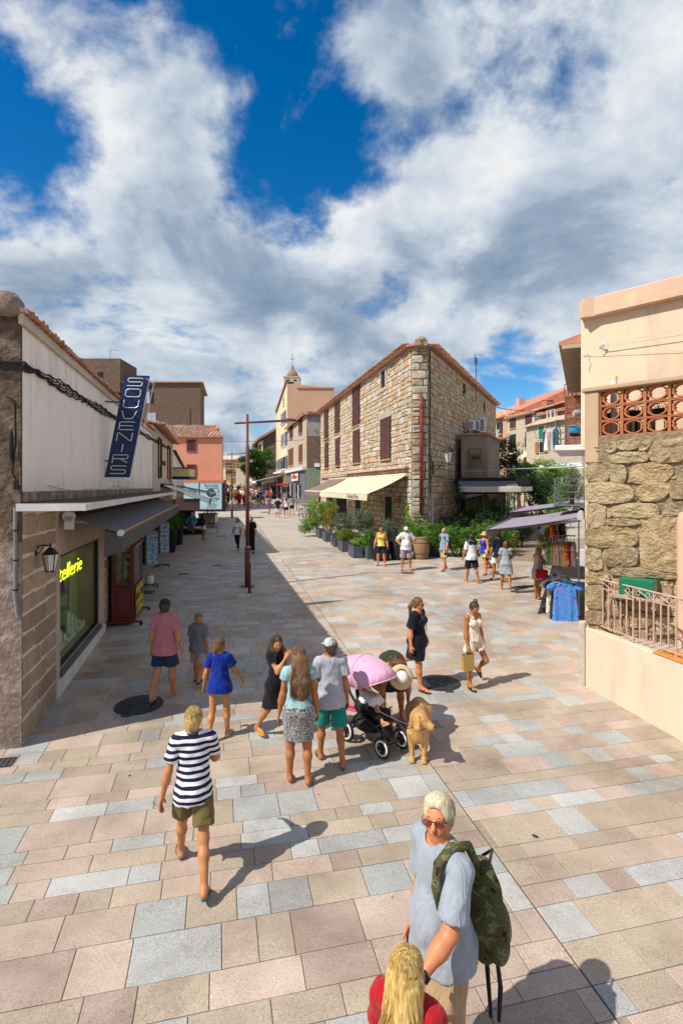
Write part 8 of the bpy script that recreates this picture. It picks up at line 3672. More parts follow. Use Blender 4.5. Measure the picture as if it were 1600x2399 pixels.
  # ---- clothes
 def top(s,m,name='shirt',sleeve=.62,hem=.06,g=.017,neck=.075,vneck=0,loose=.0,sleeveless=False,straps=False,rip=.006):
  K=s.k
  T=Sdf()
  s.prims(T,g,True,0,0,hips=False,k=.035)
  latt=s.Rt@np.array([0,1.0,0])
  w=(.150 if not s.fem else .146)*K*s.b
  T.cone(s.waist,s.pel-s.Rt@np.array([0,0,hem*K]),(.132 if not s.fem else .114)*K*s.b+g+loose*.5,w+g+loose+(.020 if hem>.03 else 0),.05,(latt,1.22))
  T.ell(s.pel+s.Rt@np.array([0,-.05*K,-.02*K]),np.array([.15,.097,.10])*K*s.b+g+(.012 if hem>.03 else 0),.05)
  T.plane(s.pel-s.Rt@np.array([0,0,hem*K]),-(s.Rt@np.array([0,0,1.0])))
  if straps or sleeveless:
  # cut the armholes back
   for i,sg in enumerate((-1,1)):
    T.ell(s.sho[i]+s.Rc@np.array([sg*(.055 if sleeveless else .03),0,.0])*K,np.array([.075,.13,.14])*K,.01,s.Rc,cut=True)
   if straps:
    T.ell(s.neck+s.Rc@np.array([0,.03,.01])*K,np.array([.11,.13,.14])*K,.01,s.Rc,cut=True)
  T.ell(s.neck+s.Rt@np.array([0,.015*K,.045*K]),np.array([neck,neck*1.05,.075])*K,.01,s.Rt,cut=True)
  if vneck:
   T.cone(s.neck+s.Rt@np.array([0,.10,.04])*K,s.neck+s.Rt@np.array([0,.15,-vneck])*K,.07*K,.02*K,.01,cut=True)
  if rip:
   T.rip(rip,38/K,s.H*7)
  o=sdf_obj(name,T,m,s.t,s.h)
  if not(straps or sleeveless):
   for i in(0,1):
    A=Sdf()
    d=s.elb[i]-s.sho[i]
    L_=np.linalg.norm(d)
    e=s.sho[i]+d*min(sleeve,1.0)
    A.cone(s.sho[i]-np.array([0,0,.012*K])+(s.neck-s.sho[i])*.25,s.sho[i],.054*K*s.b+g,.048*K*s.b+g,.03)
    if sleeve<=1:
     A.cone(s.sho[i],e+d/L_*.03,.047*K*s.b+g,.052*K*s.b+g+loose*.4,.02)
     A.plane(e,d)
    A.rip(rip*.8,42/K,2.0+i)
    sdf_obj('sleeve',A,m,s.t,s.h)
  if straps:
   for sg in(-1,1):
    a=s.chest+s.Rc@np.array([sg*.075,.105*s.b,.07])*K
    b=s.neck+s.Rc@np.array([sg*.085,.0,.005])*K
    c=s.chest+s.Rc@np.array([sg*.075,-.115*s.b,.09])*K
    MB().tube([a,a.__add__(np.array([0,0,.05*K])),b,c],.012*K,6).obj('strap',m,s.t,smooth=True)
  return o

 def shorts(s,m,L=.75,g=.017,flare=.02,name='shorts',rip=.004):
  """L: how far down the thigh (1 = knee); >1 reaches the shin"""
  K=s.k
  T=Sdf()
  latt=s.Rt@np.array([0,1.0,0])
  T.cone(s.up((0,0,.13*K)),s.pel+np.array([0,0,.01]),(.134 if not s.fem else .120)*K*s.b+g*.7,(.144)*K*s.b+g,.04,(latt,1.36))
  T.ell(s.pel+s.Rt@np.array([0,-.045*K,-.02*K]),np.array([.145,.097,.10])*K*s.b+g,.05)
  T.plane(s.up((0,0,.13*K)),s.Rt@np.array([0,0,1.0]))
  o=sdf_obj(name,T,m,s.t,s.h)
  for i in(0,1):
   A=Sdf()
   d=s.knee[i]-s.hip[i]
   L_=np.linalg.norm(d)
   if L<=1:
    e=s.hip[i]+d*L
    A.cone(s.hip[i]+np.array([0,0,.03*K]),e+d/L_*.03,.080*K*s.b+g,.066*K*s.b+g+flare+(1-L)*.02,.03)
    A.plane(e,d)
   else:
    A.cone(s.hip[i]+np.array([0,0,.03*K]),s.knee[i],.080*K*s.b+g,.056*K*s.b+g,.03)
    d2=s.ank[i]-s.knee[i]
    e=s.knee[i]+d2*min(L-1,1)
    A.cone(s.knee[i],e+d2/np.linalg.norm(d2)*.03,.057*K*s.b+g,.046*K*s.b+g+flare,.03)
    A.plane(e,d2)
   A.rip(rip,40/K,1.0+i)
   sdf_obj('trouser_leg',A,m,s.t,s.h)
  return o

 def skirt(s,m,L=.8,g=.02,flare=.03,name='skirt',top=.13,rip=.005,tight=0.0):
  K=s.k
  T=Sdf()
  latt=s.Rt@np.array([0,1.0,0])
  mid=(s.knee[0]+s.knee[1])/2
  hipc=s.pel
  e=hipc+(mid-hipc)*L
  spread=abs(s.knee[0]-s.knee[1])*.5
  rr=max((s.hip[1][0]-s.hip[0][0])*.5+.075*K*s.b,.10)
  T.cone(s.up((0,0,top*K)),s.pel+np.array([0,0,.0]),(.120 if top>.05 else .146)*K*s.b+g*.8,.150*K*s.b+g,.04,(latt,1.34))
  T.ell(s.pel+s.Rt@np.array([0,-.045*K,-.02*K]),np.array([.148,.10,.11])*K*s.b+g,.05)
  T.cone(s.pel,e,.150*K*s.b+g,.135*K*s.b+g+flare-tight,.05,(latt,1.15))
  for i in(0,1):
   q=s.hip[i]+(s.knee[i]-s.hip[i])*L
   T.cone(s.hip[i],q,.09*K*s.b+g,.07*K*s.b+g+flare*.6,.06)
  dn=np.array([0,0,-1.0])
  T.plane(e,dn)
  T.plane(s.up((0,0,(top+.02)*K)),s.Rt@np.array([0,0,1.0]))
  T.rip(rip,30/K,s.H*3)
  return sdf_obj(name,T,m,s.t,s.h)

 def shoes(s,m,kind='sandal',sole=None):
  K=s.k
  for i in(0,1):
   d=s.footd[i]/np.linalg.norm(s.footd[i])
   upv=np.array([0,0,1.0])-d*d[2]
   upv/=np.linalg.norm(upv)
   sd_=np.cross(d,upv)
   base=s.ank[i]-upv*.068*K
   if kind=='sneaker':
    A=Sdf()
    A.cone(s.ank[i]-upv*.035*K-d*.03*K,s.ank[i]+d*.12*K-upv*.038*K,.042*K,.037*K,.02)
    A.cone(s.ank[i]+d*.12*K-upv*.038*K,s.ank[i]+d*.185*K-upv*.043*K,.038*K,.026*K,.02)
    A.plane(base-upv*.004,-upv)
    A.plane(s.ank[i]-upv*.005*K,upv)
    sdf_obj('shoe',A,m,s.t,min(s.h,.013))
   else:
    mb=MB()
    ring=[]
    for q in range(18):
     a=2*math.pi*q/18
     y=.075+.135*math.cos(a)
     x=(.044 if y>.08 else .034)*math.sin(a)
     ring.append((x*K,y*K))
    lo=[base+sd_*x+d*y-upv*.012 for x,y in ring]
    hi=[base+sd_*x+d*y+upv*.010 for x,y in ring]
    n=18
    mb.add(lo+hi,[tuple(range(n))[::-1],tuple(range(n,2*n))]+[(q,(q+1)%n,n+(q+1)%n,n+q)for q in range(n)])
    o=mb.obj('sandal',m,s.t)
    st=MB()
    t_=base+d*.155*K+upv*.012
    for sg in(-1,1):
     st.tube([t_+upv*.028*K,base+d*.10*K+sd_*sg*.030*K+upv*.050*K,base+d*.045*K+sd_*sg*.036*K+upv*.012*K],.007*K,5)
    if kind=='slide':
     A=Sdf()
     A.cone(base+d*.10*K+upv*.03*K-sd_*.02*K,base+d*.10*K+upv*.03*K+sd_*.02*K,.032*K,.032*K,.01)
     A.plane(base+d*.13*K,d)
     A.plane(base+d*.065*K,-d)
     sdf_obj('band',A,sole or m,o,.010)
    else:
     st.obj('strap',sole or m,o)

 def cap(s,m,brim=True,back=False):
  hr,R=s.hr,s.Rh
  A=Sdf()
  A.ell(s.hp((0,-.10,.30)),np.array([.80,.94,.86])*hr,.02,R)
  A.plane(s.hp((0,0,.30)),-(R@np.array([0,-.12,1.0])))
  o=sdf_obj('cap',A,m,s.t,min(s.h,.013))
  sg=-1 if back else 1
  Bv=Sdf()
  Bv.ell(s.hp((0,sg*.95,.28)),np.array([.58,.52,.10])*hr,.01,R@RX(-.25*sg))
  if brim:
   sdf_obj('peak',Bv,m,o,min(s.h,.011))

 def hat(s,m,band='ink',r=1.55,brim=None):
  hr,R=s.hr,s.Rh
  hm=s.hm()
  o=MB().lathe([(.72*hr,.46*hr),(.78*hr,.50*hr),(.76*hr,.95*hr),(.62*hr,1.28*hr),(.25*hr,1.36*hr),(.02*hr,1.33*hr)],(0,-.08*hr,0),20,mtx=hm,cap=False).obj('hat_crown',m,s.t,smooth=True)
  MB().lathe([(.74*hr,.50*hr),(1.15*hr,.44*hr),(r*hr,.34*hr),(r*hr,.31*hr),(1.1*hr,.40*hr),(.72*hr,.46*hr)],(0,-.08*hr,0),26,mtx=hm,cap=False).obj('brim',brim or m,o,smooth=True)
  MB().lathe([(.80*hr,.50*hr),(.80*hr,.66*hr),(.77*hr,.67*hr)],(0,-.08*hr,0),20,mtx=hm,cap=False).obj('hat_band',band,o,smooth=True)

 def strap_bag(s,m,bag=True,side=1,strap='ink',size=(.12,.05,.16)):
  K=s.k
  a=s.chest+s.Rc@np.array([-side*.09,0,.17])*K
  fr=s.chest+s.Rc@np.array([0,.135*s.b+.02,.0])*K
  bk=s.chest+s.Rc@np.array([0,-.125*s.b-.02,.0])*K
  e=s.pel+s.Rt@np.array([side*(.19*s.b+.02),.0,.02])*K
  pts=[e,(fr+e)/2+s.Rc@np.array([0,.05,0])*K,fr+s.Rc@np.array([-side*.03,.0,.06])*K,a+s.Rc@np.array([0,.03,.02])*K,a+s.Rc@np.array([0,-.05,.01])*K,bk+s.Rc@np.array([-side*.03,0,.06])*K,(bk+e)/2+s.Rc@np.array([0,-.04,0])*K,e]
  MB().tube(pts,.007*K,6).obj('bag_strap',strap,s.t,smooth=True)
  if bag:
   A=Sdf()
   c=e-np.array([0,0,size[2]*.6*K])
   A.ell(c,np.array([size[1],size[0],size[2]])*K,.02,s.Rt)
   A.rip(.003,50,1)
   return sdf_obj('shoulder_bag',A,m,s.t,min(s.h,.013))

 def backpack(s,m,strap=None,size=(.15,.09,.24)):
  K=s.k
  A=Sdf()
  A.ell(s.chest+s.Rc@np.array([0,-.20*s.b,-.05])*K,np.array(size)*K,.04,s.Rc)
  A.rip(.004,40,1)
  sdf_obj('backpack',A,m,s.t,s.h)
  for sg in(-1,1):
   a=s.chest+s.Rc@np.array([sg*.095,-.14*s.b,.10])*K
   b=s.neck+s.Rc@np.array([sg*.10,0,.005])*K
   c=s.chest+s.Rc@np.array([sg*.11,.125*s.b,.04])*K
   d=s.chest+s.Rc@np.array([sg*.15,.04,-.14])*K
   MB().tube([a,b,c,d],.019*K,6).obj('shoulder_strap',strap or m,s.t,smooth=True)

   # ------------------------------------------------------------------ the people in the photograph
def C(name,c,c2=None,**kw):
 D(name,fn=mk_cloth,c=c,c2=c2,**kw)
 return name

D('stripe_navy',fn=mk_bands,c=(.74,.73,.72),c2=(.012,.014,.05),axis=2,period=.060,duty=.52,wob=.012,bump=.35)
D('stripe_ochre',fn=mk_bands,c=(.74,.68,.60),c2=(.52,.28,.06),axis=0,period=.030,duty=.68,wob=.004,bump=.3)
C('c_olive',(.16,.12,.035),)
C('c_pink',(.44,.16,.19))
C('c_denim',(.018,.032,.075))
C('c_greymel',(.19,.19,.215),(.12,.12,.14),sc=22)
C('c_beige',(.42,.33,.25))
C('c_royal',(.005,.025,.24))
C('c_greyshort',(.17,.15,.17))
C('c_black',(.010,.010,.014))
C('c_mint',(.30,.48,.48))
C('c_tweed',(.42,.40,.38),(.018,.018,.02),speck=75)
C('c_palegrey',(.40,.40,.45))
C('c_green',(.012,.22,.17))
C('c_cap',(.50,.51,.52))
C('c_ltgrey',(.33,.36,.40))
C('c_khaki',(.42,.28,.16))
C('c_khakid',(.24,.165,.095))
C('c_redshirt',(.42,.012,.018))
C('c_white',(.74,.73,.73))
C('c_lilacgrey',(.30,.26,.27))
C('c_yellow',(.72,.60,.14))
C('c_navy',(.012,.016,.045))
C('c_bluepat',(.30,.38,.48),(.10,.16,.28),sc=26)
C('c_sand',(.52,.37,.17))
C('c_blue',(.01,.05,.42))
C('c_lemon',(.66,.58,.16))
C('c_greydress',(.33,.35,.38))
C('c_stone',(.44,.39,.33))
C('c_turq',(.03,.34,.46))
C('c_jeans',(.06,.12,.24))
C('c_army',(.035,.045,.018))
D('camo',fn=mk_print,cols=[(.025,.022,.014),(.10,.075,.035),(.065,.085,.035),(.19,.15,.085),(.03,.028,.018)],sc=13)
D('stroller_pink',fn=mk_cloth,c=(.70,.38,.52),c2=(.64,.34,.47),bump=.45)
D('stroller_black',(.012,.012,.013),rough=.7)
D('rubber',(.015,.015,.016),rough=.7)
D('rim_white',(.70,.68,.62),rough=.5)
D('hot_pink',(.60,.02,.07),rough=.45)
D('flip_teal',(.01,.19,.22),rough=.6)
D('flip_dark',(.02,.03,.035),rough=.6)
D('sole_brown',(.20,.11,.06),rough=.8)
D('sole_tan',(.52,.30,.20),rough=.8)
D('sole_yellow',(.68,.36,.03),rough=.6)
D('sole_lime',(.05,.16,.04),rough=.6)
D('sole_black',(.014,.014,.015),rough=.6)
D('sole_red',(.42,.02,.04),rough=.6)
D('straw',(.62,.48,.28),(.52,.39,.22),sc=60,rough=.9,bump=.5,bsc=120)
D('straw_white',(.76,.72,.64),(.68,.64,.56),sc=60,rough=.9,bump=.5,bsc=120)
D('paper_bag',(.46,.29,.09),(.40,.25,.08),rough=.85)
D('print_bag',fn=mk_print,cols=[(.60,.02,.14),(.62,.03,.16),(.60,.50,.34),(.10,.25,.10),(.60,.5,.34)],sc=22)
D('red_bag',(.60,.012,.015),(.55,.01,.014),rough=.6)
D('shoe_grey',(.46,.44,.42),rough=.8)
D('shoe_lime',(.55,.62,.04),rough=.6)
D('shoe_dark',(.02,.02,.025),rough=.7)

NEAR=.0125

# --- striped boy in the foreground
p=Person('teenage boy in navy striped shirt walking away in the foreground',loc=Vector((-1.36,4.95,gz(4.95))),H=1.64,face=14,legs=((26,3,10),(-22,1,12,0,-16)),arms=((-2,16,10,20),(28,12,95,35)),
 lean=(4,0),head=(-14,2,0),skin='tan',h=.0115,build=.90)
p.hair('short','blond')
p.top('stripe_navy',sleeve=.66,hem=.10,g=.022,loose=.012)
p.shorts('c_olive',L=.74,flare=.025)
p.shoes('flip_teal',sole='flip_dark')
mb=MB().ring((0,0,0),.070*p.k,.016,18,6,mtx=Matrix.Translation(Vector(p.neck+p.Rt@np.array([0,.006,.012])))@Matrix.Rotation(math.radians(82),4,'X'))
mb.obj('collar','c_navy',p.t,smooth=True)

# --- boy in pink T-shirt on the manhole, small boy beside him
p=Person('boy in pink T-shirt and denim shorts stepping off the dark manhole cover',387,1636,1.70,face=-8,legs=((-10,1,18),(9,1,6)),arms=((-4,8,12,0),(4,9,14,0)),head=(14,0,0),skin='tan',h=NEAR)
p.hair('short','dark')
p.top('c_pink',sleeve=.70,hem=.14,g=.022,loose=.025)
p.shorts('c_denim',L=.80,flare=.03)
p.shoes('sole_tan',sole='cap_white')
p=Person('small blond boy in grey T-shirt and beige shorts walking away',466,1600,1.26,face=-4,legs=((10,1,6),(-12,1,26)),arms=((8,8,14,0),(-10,8,10,0)),head=(18,0,0),skin='tan',h=NEAR,child=True)
p.hair('short','sand')
p.top('c_greymel',sleeve=.75,hem=.12,g=.022,loose=.03)
p.shorts('c_beige',L=.92,flare=.03)
p.shoes('shoe_dark','sneaker')
# --- girl in blue
p=Person('girl with blond braid in royal blue T-shirt and grey shorts',515,1728,1.44,face=-2,fem=True,child=True,legs=((-7,2,16),(5,2,4)),arms=((-2,16,18,10),(16,22,22,0)),head=(-38,0,0),skin='tan',h=NEAR,build=.98)
p.hair('braid','lightbrown',sx=-.15)
p.top('c_royal',sleeve=.60,hem=.10,g=.02,loose=.035)
p.shorts('c_greyshort',L=.32,flare=.012)
p.shoes('shoe_grey','sneaker')
# --- girl in black dress
p=Person('dark haired girl in black dress and yellow sandals, hand at her mouth',648,1728,1.50,face=-128,fem=True,child=True,legs=((14,3,6),(-12,3,22)),arms=((4,12,14,0),(42,2,118,30)),head=(-28,8,0),skin='tan',h=NEAR,build=.95,face_detail=True)
p.hair('long','brown',len=.34,front=True)
p.top('c_black',sleeve=.42,hem=.05,g=.02,name='dress_top')
p.skirt('c_black',L=.88,flare=.02,name='dress_skirt')
p.shoes('sole_yellow')
# --- woman with tweed skirt
p=Person('woman in mint top and speckled grey skirt seen from behind',700,1832,1.68,face=6,fem=True,legs=((3,1,3),(-3,1,5)),arms=((2,10,12,0),(2,9,12,0)),head=(20,4,0),skin='deep',h=.012)
p.hair('long','lightbrown',len=.46)
p.top('c_mint',sleeve=.30,hem=-.06,g=.024,loose=.01)
p.skirt('c_tweed',L=.84,flare=-.004,top=.11,g=.014,rip=.002)
p.shoes('sole_tan')
p.strap_bag('ink',bag=False,side=1)
# --- boy with cap
p=Person('boy in pale grey T-shirt, white cap and green shorts seen from behind',774,1786,1.66,face=10,legs=((12,2,8),(-8,3,10)),arms=((2,8,8,0),(-2,8,10,0)),head=(24,0,0),skin='deep',h=.012,build=.95)
p.hair('short','brown')
p.cap('c_cap')
p.top('c_palegrey',sleeve=.66,hem=.12,g=.024,loose=.03)
p.shorts('c_green',L=.90,flare=.03)
p.shoes('sole_lime',sole='flip_dark')

# --- woman in black dress, girl in romper
p=Person('woman in off-shoulder black dress with pink patterned bag walking right',978,1612,1.63,face=-122,fem=True,legs=((-26,1,40,0,18),(10,1,4)),arms=((-6,10,14,0),(-8,12,16,0)),head=(-4,4,0),skin='red',h=NEAR,build=1.08)
p.hair('pony','lightbrown')
p.top('c_black',sleeve=.78,hem=.05,g=.026,neck=.135,name='dress_top',loose=.02)
p.skirt('c_black',L=.82,flare=.03,name='dress_skirt')
p.shoes('sole_black')
p.shades()
p.strap_bag('print_bag',side=-1,size=(.13,.05,.15))
p=Person('girl with topknot in ochre striped romper carrying a paper bag',1108,1610,1.55,face=-152,fem=True,legs=((14,20,64,0,22),(4,1,4)),arms=((-4,12,12,0),(2,9,18,0)),head=(-8,20,0),skin='deep',h=NEAR,build=.96,face_detail=True)
p.hair('bun','brown')
p.top('stripe_ochre',hem=-.02,g=.018,straps=True,name='romper_top',loose=.015)
p.shorts('stripe_ochre',L=.44,flare=.03,name='romper_shorts')
p.shoes('sole_black','slide',sole='sole_black')
hd=p.hand[1]
bgm=thing('paper_bag','brown paper gift bag held by the girl in the striped romper','bag',p.t.matrix_basis@Vector(hd)if False else Vector(p.t.location)+Matrix.Rotation(p.t.rotation_euler.z,3,'Z')@Vector(hd),math.radians(20))
mb=MB()
mb.add([(-.10,-.05,-.34),(.10,-.05,-.34),(.10,.05,-.34),(-.10,.05,-.34),(-.115,-.03,-.07),(.115,-.03,-.07),(.115,.03,-.07),(-.115,.03,-.07)],[(0,3,2,1),(0,1,5,4),(1,2,6,5),(2,3,7,6),(3,0,4,7)])
mb.obj('bag','paper_bag',bgm)
MB().tube([(-.06,-.03,-.08),(-.03,-.01,.0),(.03,-.01,.0),(.06,-.03,-.08)],.005,5).obj('handle','paper_bag',bgm)

# --- the row by the restaurant
MID=.018
p=Person('woman in yellow tank top and navy shorts standing by the barrels',893,1325,1.60,face=172,fem=True,build=1.22,legs=((1,4,3),(1,4,3)),arms=((4,14,14,0),(4,14,14,0)),head=(-8,6,0),skin='red',h=MID)
p.hair('short','rust')
p.top('c_yellow',hem=.04,straps=True)
p.shorts('c_navy',L=.80,flare=.015)
p.shoes('sole_brown')
p.shades()
p=Person('man in white T-shirt and cap with orange straps, hands on hips',951,1337,1.74,face=176,build=1.12,belly=1.0,legs=((1,5,2),(1,5,2)),arms=((-14,42,92,62),(-14,42,92,62)),head=(0,2,0),skin='tan',h=MID)
p.cap('c_white')
p.top('c_white',sleeve=.80,hem=.10,loose=.02)
p.shorts('c_lilacgrey',L=.95,flare=.03)
p.shoes('sole_tan')
p.shades()
D('strap_orange',(.72,.12,.02),rough=.7)
p.backpack('strap_orange')
p=Person('bald man in blue patterned shirt and sand shorts walking left',1040,1336,1.70,face=130,legs=((14,2,6),(-12,2,14)),arms=((14,10,16,0),(-14,10,18,0)),head=(-6,2,0),skin='red',h=MID)
p.hair('buzz','grey')
p.top('c_bluepat',sleeve=.75,hem=.10,loose=.015)
p.shorts('c_sand',L=.92,flare=.03)
p.shoes('sole_brown')
p.backpack('c_navy')
cm=thing('camera_on_strap','small black camera in the hand of the man in blue patterned shirt','camera',Vector(p.t.location)+Matrix.Rotation(p.t.rotation_euler.z,3,'Z')@Vector(p.hand[0])-Vector((0,0,.12)),.4)
MB().cbox(-.06,-.03,-.04,.06,.03,.05,.008).obj('camera_body','black_metal',cm)
MB().tube([(0,-.03,0),(0,-.08,0)],.03,10).obj('lens','black_metal',cm)
D('polo_navy',fn=mk_bands,c=(.74,.74,.75),c2=(.015,.03,.10),axis=2,period=4.0,duty=.5,off=0)
p=Person('man in white polo with navy shoulders walking away from the camera',1104,1364,1.72,face=14,build=1.06,legs=((8,3,4),(-12,3,10)),arms=((2,12,14,0),(4,12,16,0)),skin='deep',h=MID,head=(-10,0,0))
p.hair('short','dark')
p.top('c_white',sleeve=.85,hem=.12,loose=.02)
p.shorts('c_black',L=.92,flare=.03)
p.shoes('sole_tan')
A=Sdf()
p.prims(A,.020,True,0,0,hips=False)
A.plane(p.chest+np.array([0,0,.03]),np.array([0,0,-1.0]))
A.ell(p.neck+np.array([0,.015,.045])*p.k,np.array([.075,.08,.075])*p.k,.01,cut=True)
sdf_obj('yoke',A,'c_navy',p.t,MID)
D('purple',(.12,.03,.25),rough=.8)
p=Person('woman in bright blue tank top, yellow shorts and straw hat',1134,1346,1.60,face=118,fem=True,build=1.2,legs=((4,2,4),(-24,2,30)),arms=((2,10,20,0),(10,10,30,0)),skin='red',h=MID,head=(0,2,0))
p.hair('short','sand')
p.hat('straw',band='cloth_pinkish')
p.top('c_blue',hem=.05,straps=True)
p.shorts('c_lemon',L=.50,flare=.02)
p.shoes('sole_red')
cm=thing('camera_on_strap','dark camera hanging from the hand of the woman in blue','camera',Vector(p.t.location)+Matrix.Rotation(p.t.rotation_euler.z,3,'Z')@Vector(p.hand[0])-Vector((0,0,.14)),1.0)
MB().cbox(-.06,-.03,-.04,.06,.03,.05,.008).obj('camera_body','black_metal',cm)
MB().tube([(0,-.03,0),(0,-.09,0)],.032,10).obj('lens','black_metal',cm)
p=Person('man in navy T-shirt and white shorts walking away behind the woman in grey',1166,1361,1.80,face=12,legs=((10,2,6),(-10,2,12)),arms=((2,10,12,0),(10,10,30,0)),skin='deep',h=MID,head=(-20,0,0))
p.hair('short','dark')
p.top('c_navy',sleeve=.75,hem=.10,loose=.02)
p.shorts('c_white',L=.70,flare=.03)
p.shoes('sole_red')
p=Person('woman in light grey T-shirt dress seen from behind',1184,1382,1.62,face=-14,fem=True,legs=((9,2,5),(-14,2,22)),arms=((4,10,20,0),(18,10,70,30)),skin='deep',h=MID,head=(12,6,0))
p.hair('bob','auburn')
p.top('c_greydress',sleeve=.55,hem=.04,loose=.03,name='dress_top')
p.skirt('c_greydress',L=.82,flare=.04,name='dress_skirt')
p.shoes('sole_tan')
p=Person('woman with blond bob and red shopping bag browsing the clothes racks',1260,1405,1.60,face=-78,fem=True,build=1.12,legs=((2,3,3),(-2,3,4)),arms=((40,6,42,0),(44,6,46,0)),skin='deep',h=.016,head=(-4,14,0))
p.hair('bob','sand')
p.top('c_stone',hem=.22,sleeveless=True,loose=.035,name='tunic')
p.shorts('c_black',L=.62,flare=.02)
p.shoes('cap_white')
bpos=Vector(p.t.location)+Vector((.02,-.22,.74))
rb_=thing('red_shopping_bag','red shopping bag with white lettering hanging on the woman by the racks','bag',bpos,math.radians(-6))
mb=MB()
mb.cbox(-.17,-.05,-.17,.17,.05,.17,.006)
mb.obj('bag','red_bag',rb_)
MB().text('byStore',.115,Matrix.Translation((.0,-.056,-.09))@Matrix.Rotation(math.pi/2,4,'X'),ext=.001).obj('lettering','sign_white',rb_)
MB().tube([(-.08,-.05,.17),(-.06,.02,.42),(.0,.12,.62),(.06,.04,.42),(.08,-.05,.17)],.007,6).obj('handle','ink',rb_)

# --- the couple by the lamp
p=Person('woman in white printed T-shirt, black leggings and lime shoes',556,1289,1.62,face=162,fem=True,legs=((12,2,4),(-14,2,26)),arms=((2,12,12,0),(4,10,14,0)),skin='tan',h=MID,head=(-20,0,0))
p.hair('pony','lightbrown')
D('tee_print',fn=mk_print,cols=[(.74,.73,.74),(.74,.73,.74),(.74,.73,.74),(.62,.42,.10)],sc=9)
p.top('tee_print',sleeve=.55,hem=.08,loose=.02)
p.shorts('c_black',L=1.9,g=.010,flare=-.004,name='leggings')
p.shoes('shoe_lime','sneaker')
p=Person('man in black T-shirt and black trousers half hidden by the lamp post',588,1296,1.76,face=172,legs=((2,2,4),(-16,2,36)),arms=((10,12,26,0),(-4,12,16,0)),build=1.08,skin='tan',h=MID)
p.hair('buzz','dark')
p.top('c_black',sleeve=.75,hem=.10,loose=.02)
p.shorts('c_black',L=1.85,g=.018,flare=.01,name='trousers')
p.shoes('shoe_dark','sneaker')
# --- seated man and girl
sfp=bpy.data.objects['black_sofa']
p=Person('seated man in turquoise shirt and jeans on the black sofa',loc=Vector(sfp.location)+Vector((.40,-.12,0)),H=1.76,face=186,legs=((86,4,88),(100,-10,70)),arms=((10,16,60,30),(10,24,50,10)),lean=(-6,0),build=1.1,belly=.9,skin='red',h=.02,sit=.90*1.76/1.75-.56)
p.hair('buzz','grey')
p.top('c_turq',sleeve=.80,hem=.02,loose=.02)
p.shorts('c_jeans',L=1.85,g=.018,flare=.012,name='jeans')
p.shoes('shoe_dark','sneaker')
p=Person('long haired girl in white shorts standing by the side table',477,1264,1.42,face=-40,fem=True,child=True,legs=((3,2,3),(-4,2,6)),arms=((4,8,10,0),(18,8,30,0)),skin='deep',h=.02)
p.hair('verylong','dark',len=.5)
p.top('c_plum' if 'c_plum' in _DEF else C('c_plum',(.05,.02,.03)),sleeve=.4,hem=.0)
p.shorts('c_white',L=.50,flare=.04)
p.shoes('sole_brown')

# --- farther walkers, coarser
FAR=.034

def far_person(label,px,py,H,face,fem,top,bottom,hairc,style='short',L=.85,skirt=False,**kw):
 p=Person(label,px,py,H,face=face,fem=fem,h=FAR,legs=kw.get('legs',((7,2,4),(-8,2,10))),arms=kw.get('arms',((6,12,20,0),(-4,12,16,0))),build=kw.get('build',1.05),skin=kw.get('skin','tan'))
 p.hair(style,hairc)
 p.top(top,sleeve=.75,hem=.08,loose=.02,rip=0)
 if skirt:
  p.skirt(bottom,L=L,rip=0)
 else:
  p.shorts(bottom,L=L,rip=0)
 p.shoes('sole_brown','sneaker')
 if kw.get('cap'):
  p.cap(kw['cap'])
 if kw.get('pack'):
  p.backpack(kw['pack'])
 return p

C('c_red',(.50,.012,.015))
C('c_print',(.02,.03,.16),(.30,.05,.05),sc=30)
C('c_coral',(.62,.20,.16),(.70,.45,.38),sc=30)
C('c_yell2',(.70,.55,.03))
p=far_person('woman in blue print dress holding a bright blue bag near the crowd',631,1204,1.64,150,True,'c_print','c_print','brown','bob',.7,True,arms=((30,8,70,30),(6,10,10,0)))
p.strap_bag('cloth_skyblue',side=-1,size=(.16,.07,.16))
far_person('stocky man in navy T-shirt, white shorts and white cap facing the camera',651,1213,1.70,190,False,'c_navy','c_white','grey','short',.95,build=1.2,cap='c_white',arms=((10,16,70,30),(8,16,60,20)))
far_person('boy in white T-shirt and navy shorts with his back turned',671,1208,1.60,20,False,'c_white','c_navy','brown',cap='c_denim')
far_person('man in pale shirt and navy shorts next to the boy in white',684,1205,1.74,30,False,'c_ltgrey','c_navy','dark',build=1.08)
far_person('child with brown curls between the families near the crowd',662,1204,1.45,40,True,'c_coral','c_lilacgrey','brown','bob')
far_person('man dressed all in red walking away towards the crowd',561,1189,1.78,5,False,'c_red','c_red','grey',build=1.15)
far_person('short person in red top and black trousers beside the man in red',573,1188,1.45,0,True,'c_red','c_black','dark','bob',L=1.8)
far_person('man with dark backpack and pale shorts walking to the crowd',606,1188,1.76,0,False,'c_ltgrey','c_ltgrey','dark',L=.95,pack='c_navy',cap='c_blue')
far_person('man in black standing by the billboard edge',533,1188,1.80,-20,False,'c_black','c_army','dark')
far_person('woman in white dress by the billboard edge',527,1190,1.66,20,True,'c_white','c_white','brown','long',.6,True)
far_person('woman in yellow top and jeans in front of the stalls',650,1167,1.68,170,True,'c_yell2','c_jeans','brown','bob',L=1.8)
far_person('woman in maroon top and jeans at the edge of the crowd',616,1172,1.68,160,True,C('c_maroon',(.20,.01,.025)),'c_jeans','brown','long',L=1.8)
far_person('man in white T-shirt walking towards the camera in the crowd',589,1170,1.78,175,False,'c_white','c_greyshort','dark')
pc=far_person('woman in coral print dress standing at the bar tables',748,1204,1.70,20,True,'c_coral','c_coral','dark','long',.9,True)

